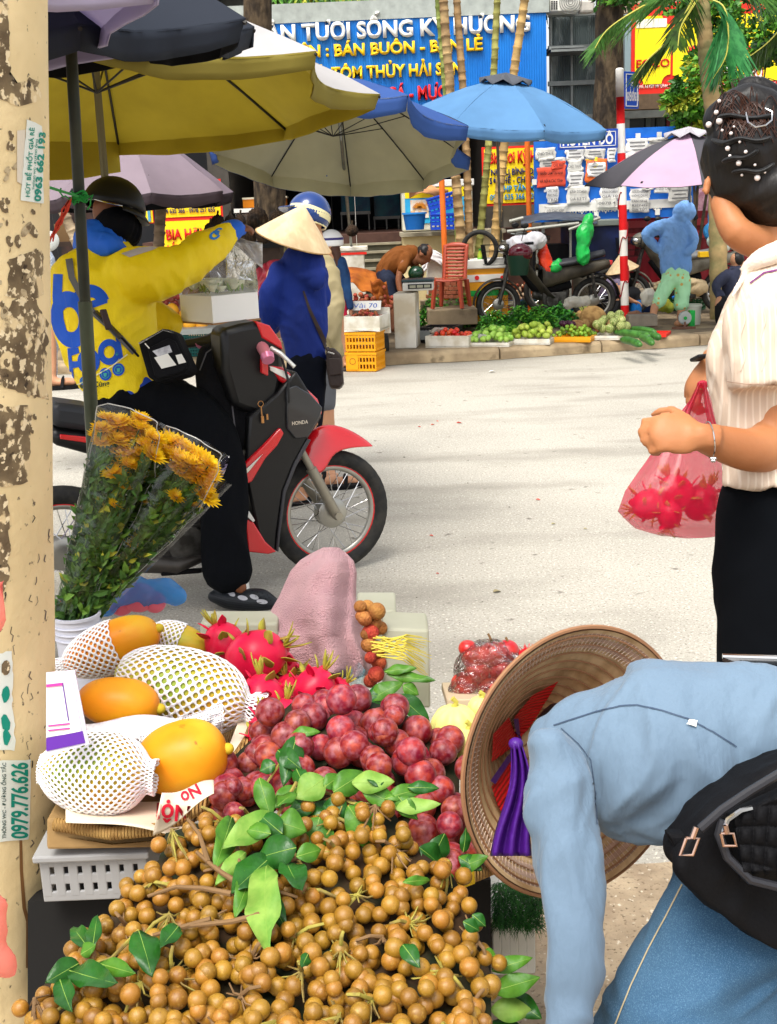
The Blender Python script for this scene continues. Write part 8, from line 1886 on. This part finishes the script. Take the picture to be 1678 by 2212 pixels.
ps_=B().grid(lambda s,t:at(142+250*s+100*s*(1-t)*.6,1770+34*s-78*(1-t)*(.5+.5*s)+6*math.sin(s*5+t*2),1.9+.16*(1-t)*(.4+s)),26,12).build('printed_paper',papm,smooth=180,solid=.0015,label='cream printed paper lining that hangs over the basket edge below the papayas',cat='paper')
fl_=B().grid(lambda s,t:at(350+112*s**.9-20*t*(1-s),1712-26*s+(92-64*s)*t+5*math.sin(s*6),1.86+.10*s*(1-t)-.012*math.sin(t*4)),20,12).build('paper_flap',papm,ps_,smooth=180,solid=.0015)
B().grid(lambda s,t:at(470+92*s*(1-.2*t)-14*t,1690-150*s-20*t+40*t*(1-s),2.06+.34*s-.02),20,6).build('paper_rim',papm,ps_,smooth=180,solid=.0015)
T=bvh([fl_,ps_]);rdk=mat('print_red',(206,26,50),.6);decal_text('Nội',T,374,1756,74,34,184,rdk,ps_,lift=.003,bold=.03);decal_text('Nơ',T,412,1716,44,24,150,rdk,ps_,lift=.003,bold=.03)
B().slab([at(x,y,1.95)for x,y in((100,1768),(330,1800),(330,1832),(100,1836))],FWS*.5+V((0,0,.12))).build('stall_board',mat('board_wood',(150,120,76),.85,c2=(110,86,54),vs=5,var=.2,bump=.5),smooth=0,bevel=.005,label='worn wooden board under the papaya basket',cat='board')
def stallcrate(px,d,m,label,hx,hy,depth=.3):
 (x0,y0),(x1,y1)=px;a,b_=at(x0,y0,d),at(x1,y1,d);c=(a+b_)/2;W,H=abs(b_.x-a.x),abs(a.z-b_.z);e=empty('plastic_crate',V((c.x,c.y,b_.z)),label,'crate');mb=B();t=.006
 for sy in(0,1):
  for i in range(hx+1):mb.box(V((c.x-W/2+W*i/hx,a.y+sy*depth,c.z)),(.016,t,H))
  for j in range(hy+1):mb.box(V((c.x,a.y+sy*depth+.0004,c.z-H/2+H*j/hy)),(W+.016,t,.018))
 for sx in(-1,1):mb.box(V((c.x+sx*(W/2+.006),a.y+depth/2,c.z)),(t,depth,H+.018))
 mb.build('slatted_body',m,e,smooth=0,bevel=.002);B().box(V((c.x,a.y+depth/2,c.z+H/2+.012)),(W+.03,depth+.03,.012)).build('rim',m,e,smooth=0,bevel=.003)
gcm=mat('crate_grey',(150,150,150),.6,var=.1)
stallcrate(((96,1862),(310,1938)),1.98,gcm,'grey plastic crate with square holes under the wooden board',7,2);stallcrate(((1072,1990),(1150,2110)),2.25,mat('crate_pale',(200,200,192),.6,var=.08),'pale plastic crate behind the right edge of the longans',4,4)
B().slab([at(x,y,2.05)for x,y in((60,1946),(460,1940),(900,1900),(1060,1900),(1060,2200),(60,2200))],FWS*.5).build('draped_stall',mat('stall_black',(20,19,18),.9),smooth=0,label='dark covered base of the fruit stall',cat='stall base')
rb2=B().tube([at(x,y,d)for x,y,d in((985,1905,1.9),(1030,1888,1.93),(1080,1868,2.0))],.011,10);rr_=rb2.build('basket_rim',bam,label='bamboo rim with yellow ties at the right end of the plum basket',cat='basket rim')
for i in range(7):B().tube([at(990+i*5,1888-i*2,1.885),at(992+i*5,1920-i*2,1.885)],.003,6).build('yellow_tie',mat('tie_yellow',(226,190,40),.5),rr_)
dl=B()
for i in range(2600):
 p=at(rnd(1066,1172),rnd(1905,2000)+0,2.15+rnd(-.04,.06));d=V((rnd(-1,1),rnd(-1,.3),rnd(-1,.4))).normalized();L=rnd(.015,.035);dl.m=i%2;s_=perp(d)[0]*.0009;dl.add([p-s_,p+s_,p+d*L],[(0,1,2)])
dl.build('dill_bunch',[mat('dill_a',(44,104,36),.6),mat('dill_b',(26,74,28),.6)],smooth=0,fixn=False,label='feathery dark green dill bunch between the basket rim and the hat',cat='herbs',kind='stuff')
pc=empty('payment_card',at(150,1620,1.88),'laminated white payment card with purple foot propped by the papayas','card');D9=1.88;Lc=lambda pts,o:[at(x,y,D9-o)for x,y in pts]
B().slab(Lc([(100,1452),(161,1447),(192,1606),(100,1632)],0),FWS*.004).build('card',mat('card_clear',(214,206,226),.15,spec=.8),pc,smooth=0)
B().slab(Lc([(100,1464),(155,1460),(176,1580),(100,1592)],.002),FWS*.001).build('white_sheet',white_m,pc,smooth=0);B().slab(Lc([(100,1594),(178,1578),(184,1604),(100,1622)],.002),FWS*.001).build('purple_foot',mat('purple',(92,40,150),.4),pc,smooth=0)
B().slab(Lc([(100,1478),(134,1474),(136,1480),(100,1484)],.004),FWS*.001).build('pink_line',mat('pink_line',(190,60,150),.5),pc,smooth=0);B().slab(Lc([(134,1474),(136,1474),(149,1556),(147,1557)],.004),FWS*.001).build('purple_line',MATS['purple'],pc,smooth=0)
for y in(1566,1576):B().slab(Lc([(104,y),(150,y-5),(151,y-2),(104,y+3)],.004),FWS*.001).build('text_line',MATS['pink_line'],pc,smooth=0)
def knit_woman():
 D=2.25;r=empty('person',gnd(1690,1700),'woman with pearl decorated hair bun, cream knitted top and black trousers at the right edge','person')
 bd=B();ell(bd,1610,420,D+.05,76,100);limb(bd,[(1560,440,D,26),(1590,500,D-.02,34),(1636,524,D,36)]);limb(bd,[(1668,440,D+.02,66),(1690,540,D+.02,66),(1700,620,D,80)],ratio=.8);ell(bd,1527,402,D-.01,11,26,8,-12)
 limb(bd,[(1690,640,D,70),(1688,760,D,70),(1680,880,D,74),(1672,955,D,62)],22,ratio=.85);limb(bd,[(1680,960,D,60),(1620,972,D-.06,48),(1560,958,D-.1,40),(1512,943,D-.13,31)],22,ratio=.8)
 hand(bd,at(1516,942,D-.13),-RTS+UPS*.06,FWS*.9-UPS*.25,.92,1.35,thumb=-1,tc=.9)
 limb(bd,[(1650,760,D+.3,34),(1570,775,D+.3,30),(1540,775,D+.3,26)]);hand(bd,at(1545,772,D+.3),-RTS*.6-UPS*.8,FWS*.3+RTS,.95,.9,thumb=1)
 limb(bd,[(1690,700,D+.05,90),(1690,1000,D+.05,90),(1690,1200,D+.05,90)],ratio=.7)
 b_=fuse('body',bd,skin,r,.0062,2)
 kn=mat('knit_cream',(224,208,190),.85,c2=(208,188,168),vs=28,kind='wave',bump=.8,bs=160,bdist=.004,lo=.05,hi=.3,var=.04,stretch=(1,.4,.12))
 bl=B();limb(bl,[(1690,600,D+.03,92),(1676,690,D+.03,118),(1662,772,D+.03,142),(1670,856,D+.03,130),(1674,930,D+.03,120),(1676,1050,D+.03,119)],28,ratio=.75,cap=(1,.08));limb(bl,[(1690,590,D+.06,70),(1750,640,D+.14,84),(1765,760,D+.16,76)],20);limb(bl,[(1672,610,D-.03,72),(1656,690,D-.05,92),(1656,770,D-.05,88),(1660,834,D-.05,88)],24,ratio=.85,cap=(1,.06))
 o=fuse('knitted_top',bl,kn,r,.0075,3,(.007,11,(1,1,.3)));T=bvh([o])
 col=B();limb(col,[(1606,584,D-.05,13),(1640,560,D-.07,22),(1690,540,D-.07,26)],16,ratio=.6);limb(col,[(1612,590,D-.05,9),(1580,640,D-.08,6)],10);fuse('collar',col,mat('collar_cream',(226,212,196),.85,bump=.4,bs=200),r,.006,2)
 decal('collar_line',T,ribbon([(1620,612),(1650,590),(1678,584)],3),mat('line_purple',(110,40,110),.7),r)
 for x in(1604,1648):
  decal('cable_knit',T,ribbon([(x+5*math.sin(i*.8),670+i*10)for i in range(14)],3),mat('cable',(214,198,180),.85),r,step=8,lift=.002)
 decal('hem_line',T,ribbon([(1572,824),(1610,829),(1678,830)],2),mat('seam_tan',(180,150,130),.85),r)
 tr=B();limb(tr,[(1680,1046,D+.06,124),(1684,1150,D+.06,138),(1688,1260,D+.06,148),(1690,1420,D+.05,142),(1696,1640,D+.04,130),(1700,1900,D+.03,110)],28,ratio=.75,cap=(.1,.1));fuse('trousers',tr,mat('trousers_ink',(5,7,11),.95,spec=.1,var=.3,vs=3),r,.012,3,(.006,8))
 hr=B();ell(hr,1622,330,D,106,112,112,6);ell(hr,1612,390,D+.0,88,74,80,-25);ell(hr,1668,420,D-.01,88,72,90,-10);limb(hr,[(1560,260,D-.02,40),(1600,230,D-.03,44),(1650,235,D-.03,46),(1690,270,D-.02,44)],18);limb(hr,[(1600,215,D,26),(1612,190,D,22),(1640,186,D,24),(1668,210,D,26)],16)
 h=fuse('hair',hr,hair_m,r,.0065,2,(.006,16,(1,1,.5)));T=bvh([h])
 st=B();bm_=mat('hair_strand',(58,34,24),.45)
 for i in range(60):
  a=rnd(-.9,.9);x0,y0=1600+rnd(-40,70),250+rnd(-20,60);P=[]
  for j in range(8):
   q=on(T,x0+(j*9-30)*math.cos(a*2),y0-34*math.sin(j/7*3.1)+j*6*a,.003)
   if q is not None:P.append(q)
  if len(P)>3:st.tube(P,.0009,4,False)
 for i in range(22):
  x=1585+i*4.2;P=[at(x,205+rnd(-4,8),D-.02),at(x+rnd(-14,6),178+rnd(-10,12),D),at(x+rnd(-20,20),166+rnd(-8,14),D+.01)];st.tube(P,[.0012,.0009,.0004],4,False)
 st.build('strands',bm_,h,smooth=60)
 vl=B()
 for k,pl in enumerate(([(1540,300),(1570,316),(1600,292),(1630,310),(1668,296)],[(1560,350),(1590,336),(1610,344),(1640,322)],[(1548,256),(1580,246),(1620,262),(1672,250)],[(1580,372),(1610,362),(1640,376),(1672,350)])):
  P=[on(T,x,y,.006)for x,y in pl];P=[p for p in P if p is not None];vl.tube(P,[.010+.003*math.sin(i*2+k)for i in range(len(P))],10,flat=.45)
 vl.build('scrunchie',mat('scrunchie_black',(12,14,17),.5,sheen=.1,bump=.5,bs=40),h,sub=2)
 pm=mat('pearl',(232,220,216),.15,spec=.8,coat=.5)
 for x,y,s_ in((1534,268,6.5),(1554,263,7),(1549,244,5),(1556,220,4),(1562,284,3),(1581,289,4),(1587,275,2.4),(1599,307,3),(1574,321,5.5),(1578,336,3.5),(1611,328,4),(1597,351,6),(1631,355,3),(1603,377,3),(1636,383,6.5),(1652,370,2.6),(1641,169,3)):
  q=on(T,x,y,.007)or at(x,y,D-.1);B().sph(q,s_*D/FPX,14,10).build('pearl',pm,h)
 cl=B();cl.tube([on(T,x,y,.012)or at(x,y,D-.1)for x,y in((1612,250),(1616,268),(1632,278),(1650,276),(1662,266),(1664,248),(1650,240))],.0016,6);cl.build('hair_clip',chrome,h)
 br=B();c=at(1532,950,D-.12);torus(br,c,.0325,.0011,(RTS+UPS*.1),48,5)
 for i in range(5):br.sph(at(1536+i*2,990+(i%2)*5,D-.16),.003,8,6)
 br.build('bracelet',chrome,r)
 B().slab([at(x,y,D+.24)for x,y in((1506,765),(1530,763),(1530,772),(1508,773))],FWS*.07).build('phone',blk_m,smooth=0,bevel=.003,label='black phone edge held in the far hand of the woman',cat='phone')
knit_woman()
def fruit_bag():
 D=2.5
 for a in((1402,1088,D+.02,33,200,'dragon fruit at the left in the pink bag',0),(1462,1064,D+.03,36,120,'dragon fruit in the middle of the pink bag',0),(1514,1084,D+.04,36,60,'dragon fruit at the right in the pink bag',0),(1446,1112,D,26,260,'lowest dragon fruit in the pink bag',0)):dragon(*a)
 r=empty('plastic_bag',at(1455,1160,D),'thin pink plastic bag of dragon fruits hanging from the hand of the woman','bag');mb=B()
 N_,M_=72,40;rows=[(838,1508,1526,.02),(870,1486,1540,.3),(930,1440,1552,.5),(1000,1395,1556,.75),(1060,1352,1562,.95),(1104,1334,1566,1),(1140,1372,1562,.85),(1160,1430,1548,.4),(1160,1470,1520,.02)]
 def fn(s,t):
  k=t*(len(rows)-1);i=min(int(k),len(rows)-2);f=k-i;y,x0,x1,dd=[rows[i][j]+(rows[i+1][j]-rows[i][j])*f for j in range(4)]
  a=s*6.2832;cx,hw=(x0+x1)/2,(x1-x0)/2;pl=1+.06*math.sin(a*9+3*noise.noise(V((s*4,t*2,0))))*(1-t)+.04*noise.noise(V((math.cos(a)*3,math.sin(a)*3,t*6)))
  return at(cx+hw*math.cos(a)*pl,y+5*noise.noise(V((s*6,t*5,2))),D+.02-.085*dd*math.sin(a)*pl)
 mb.grid(fn,N_,M_);fm=mat('film_pink',(230,60,100),.15,alpha=.24,spec=.8,bump=.9,bs=14,transl=.4,stretch=(1,1,.2));mb.build('bag',fm,r,smooth=180)
 hd=B()
 for x0,x1,x2 in((1512,1486,1462),(1520,1530,1545)):hd.grid(lambda s,t:at((x0+(x1-x0)*t*2 if t<.5 else x1+(x2-x1)*(t-.5)*2)+(s-.5)*(8+14*t),826+120*t,D-.03+.02*math.sin(s*9)),8,12)
 hd.build('handles',mat('film_pink_dense',(226,70,100),.25,alpha=.7,transl=.4),r,smooth=180);kb=B();ell(kb,1517,830,D,12,9);kb.build('knot',MATS['film_pink_dense'],r)
fruit_bag()
def vendor():
 r=empty('person',gnd(1560,2300),'vendor bending low in a conical hat, light blue shirt and jeans at the lower right','person')
 bd=B();ell(bd,1222,1600,1.95,74,84,84);limb(bd,[(1250,1600,1.92,42),(1290,1610,1.9,60),(1340,1620,1.88,90),(1450,1620,1.88,100),(1600,1700,1.88,100)],ratio=.8)
 limb(bd,[(1215,1670,1.76,30),(1214,1760,1.71,40),(1236,1940,1.67,38),(1240,2080,1.65,34),(1212,2290,1.6,24)]);hand(bd,at(1208,2320,1.6),-UPS-RTS*.3,FWS,.95,.6)
 limb(bd,[(1630,1780,1.86,80),(1590,1960,1.84,70),(1480,2240,1.74,60),(1430,2420,1.72,50)]);limb(bd,[(1730,1820,2.0,70),(1745,2100,1.99,64),(1740,2380,1.96,50)]);fuse('body',bd,skin,r,.009,2)
 sh=mat('shirt_pale_blue',(104,126,146),.75,c2=(84,103,122),vs=1.4,var=.04,bump=.9,bs=16,bdist=.016,stretch=(1,1,.16),sheen=.15)
 tb=B();limb(tb,[(1190,1606,1.84,64),(1240,1604,1.83,106),(1300,1616,1.82,152),(1370,1628,1.8,184),(1450,1612,1.79,196),(1530,1590,1.78,172),(1610,1560,1.77,138),(1690,1540,1.77,110)],32,ratio=.85)
 limb(tb,[(1330,1700,1.83,70),(1400,1730,1.82,84),(1470,1730,1.8,76)],20,ratio=.9)
 limb(tb,[(1182,1612,1.7,48),(1200,1662,1.7,70),(1206,1740,1.68,77),(1219,1830,1.66,76),(1231,1930,1.64,73),(1241,2020,1.62,69),(1241,2100,1.61,65),(1228,2175,1.6,52),(1206,2300,1.565,42)],28,ratio=.85)
 o=fuse('shirt',tb,sh,r,.0068,3,(.0105,15,(1,.8,.09),1));T=bvh([o])
 sm=mat('seam_blue',(60,76,98),.7)
 decal('back_seam',T,ribbon([(1196,1566),(1240,1552),(1290,1536),(1340,1524),(1376,1522),(1430,1534),(1486,1552),(1540,1580),(1590,1612)],2.6),sm,r,step=6,lift=.002)
 decal('side_seam',T,ribbon([(1212,1572),(1250,1606),(1276,1640),(1284,1700),(1288,1780)],2),sm,r,step=6,lift=.002)
 decal('white_label',T,[(1486,1554),(1506,1556),(1502,1570),(1482,1564)],white_m,r,lift=.004)
 dn=mat('denim',(40,76,106),.85,c2=(88,122,146),vs=2.5,var=.06,bump=.7,bs=500,bdist=.002,lo=.3,hi=.75);addmix(dn,(92,124,150),900,.5,.75,stretch=(1,.3,1));addmix(dn,(36,66,98),700,.55,.8,off=3)
 jb=B();limb(jb,[(1720,1600,1.86,130),(1650,1700,1.83,124),(1600,1800,1.8,140),(1610,1940,1.78,158),(1540,2080,1.74,166),(1462,2220,1.68,165),(1410,2400,1.68,150)],30,ratio=.9);limb(jb,[(1740,1800,2.0,150),(1750,2000,1.98,150),(1740,2400,1.95,130)],22)
 j=fuse('jeans',jb,dn,r,.0075,3,(.013,9,(.4,.4,1.5)));TJ_=bvh([j]);stc=mat('stitch',(170,160,130),.8)
 decal('leg_seam',TJ_,ribbon([(1474,1910),(1440,1976),(1400,2050),(1362,2130),(1330,2211),(1310,2260)],3),stc,r,step=8,lift=.002)
 decal('waist_stitch',T2_ if False else TJ_,ribbon([(1560,1640),(1600,1606),(1660,1590),(1678,1588)],4),mat('denim_dark',(30,54,84),.85),r,lift=.003)
 ax=FWS*.84-RTS*.45+UPS*.10;c=at(1252,1646,1.93);q0=V(ax).normalized()
 ho,q=cone_hat('conical_hat',c,ax,.220,.19,r,mat('hat_film',(176,140,118),.35,c2=(196,168,140),vs=30,coat=.3),mat('hat_inner_straw',(208,176,132),.7,c2=(176,140,96),vs=26,var=.15,stretch=(1,1,.3)),rings=13,under=hoop_m)
 bd_=B()
 for j in range(3):bd_.lathe([(.212-j*.012,.004+j*.009),(.205-j*.012,.010+j*.009)],c-q0*.004,72,q)
 bd_.build('film_band',mat('band_film',(206,170,150),.2,alpha=.5,spec=1),ho)
 sw=B()
 for i in range(150):a=i/150*6.2832;e_=V((math.cos(a),math.sin(a),0));sw.tube([c+q@(e_*.214+V((0,0,-.001))),c+q@(e_*.176+V((0,0,.028)))],.0007,3,False)
 sw.build('rim_threads',mat('thread_pale',(214,190,170),.5),ho,smooth=0)
 TH=bvh([x for x in ho.children if x.name.startswith('hat_lining')][:0]or[ho]);rd=mat('silk_red',(196,20,24),.5,wave=(40,'Z',2),bdist=.002);pu=mat('silk_purple',(70,22,120),.45,bump=.5,bs=60)
 for P in([(1105,1598),(1098,1540),(1140,1490),(1200,1458),(1168,1512),(1122,1600)],[(1046,1644),(1050,1580),(1086,1540),(1108,1604)],[(1046,1700),(1090,1640),(1114,1612),(1104,1744),(1082,1780),(1060,1740)]):decal('silk_panel',TH,P,rd,ho,step=12,lift=.02)
 decal('silk_strap',TH,ribbon([(1044,1690),(1080,1640),(1112,1608)],14),pu,ho,step=10,lift=.026);decal('silk_strap',TH,ribbon([(1098,1540),(1104,1580),(1112,1608)],12),pu,ho,step=10,lift=.026)
 rb_=B();rb_.grid(lambda s,t:at(1114+(s-.5)*(22+66*t)+10*math.sin(t*5),1604+244*t,1.80+.012*math.sin(s*16+t*3)),20,24);rb_.build('chin_strap',pu,ho,smooth=180,solid=.002);kn=B();ell(kn,1114,1606,1.8,16,14);kn.build('strap_knot',pu,ho)
 hr=B();ell(hr,1226,1600,1.94,78,88,88);fuse('hair',hr,hair_m,r,.01,2,(.004,20))
vendor()
def belt_bag():
 r=empty('belt_bag',at(1600,1990,1.6),'black quilted belt bag with silver zip pulls on the hip of the bending vendor','bag');bm_=mat('nylon_black',(10,10,13),.75,spec=.15,bump=.3,bs=200)
 px=[(1504,1782),(1560,1738),(1630,1690),(1700,1640),(1760,1640),(1760,2080),(1690,2060),(1640,2048),(1580,2000),(1520,1950),(1478,1912),(1456,1880),(1466,1840)]
 fuse('body',B().slab([at(x,y,1.56+(x-1456)*.0002)for x,y in px],FWS*.11),bm_,r,.007,16,(.006,12))
 def qf(s,t):
  x=1566+140*s+30*t*(1-s);y=1752-64*s+(150+60*s)*t;u,v=s*4.2+t*1.0,t*4.2-s*1.0;h=abs(math.sin(u*math.pi))**.45*abs(math.sin(v*math.pi))**.45;e=min(1,min(s,1-s,t,1-t)*9)
  return at(x,y,1.552-(.006+.010*h)*e+(1-e)*.02)
 B().grid(qf,60,60).build('quilted_pocket',bm_,r,smooth=180)
 for pl,w_ in(([(1512,1790),(1560,1748),(1620,1708),(1700,1660)],.006),([(1560,1770),(1552,1800),(1570,1850),(1620,1900),(1700,1920)],.006)):B().tube([at(x,y,1.542)for x,y in pl],w_,8).build('piping',mat('piping_black',(40,40,44),.4),r)
 zp=B();zp.tube([at(x,y,1.535)for x,y in((1560,1800),(1572,1770),(1600,1750),(1624,1744))],.0035,6);zp.build('zip',chrome,r)
 for a,b_ in(((1504,1786),(1482,1846)),((1566,1782),(1576,1826))):
  z=B();p,q=at(*a,1.53),at(*b_,1.53);z.tube([p,p.lerp(q,.4)],.004,8);
  m_=p.lerp(q,.7);s_=(q-p)*.3;w_=RTS*.008;z.tube([m_-s_-w_,m_-s_+w_,m_+s_+w_,m_+s_-w_,m_-s_-w_],.0022,6);z.build('zip_pull',mat('pull_copper',(196,160,140),.2,metal=1),r)
 B().slab([at(x,y,1.6)for x,y in((1440,1800),(1500,1800),(1520,1850),(1470,1850))],FWS*.03).build('strap',bm_,r,smooth=0,bevel=.006)
belt_bag()
t_=empty('flat_tray',at(1640,1440,2.12),'dark flat tray with silver edge just behind the bent back of the vendor','tray');B().slab([at(x,y,d)for x,y,d in((1560,1418,2.12),(1760,1424,2.1),(1790,1470,1.98),(1640,1452,2.0))],(0,0,-.008)).build('plate',mat('tray_dark',(30,34,38),.2),t_,smooth=0);B().tube([at(1560,1417,2.12),at(1760,1423,2.1)],.005,8).build('silver_edge',chrome,t_)
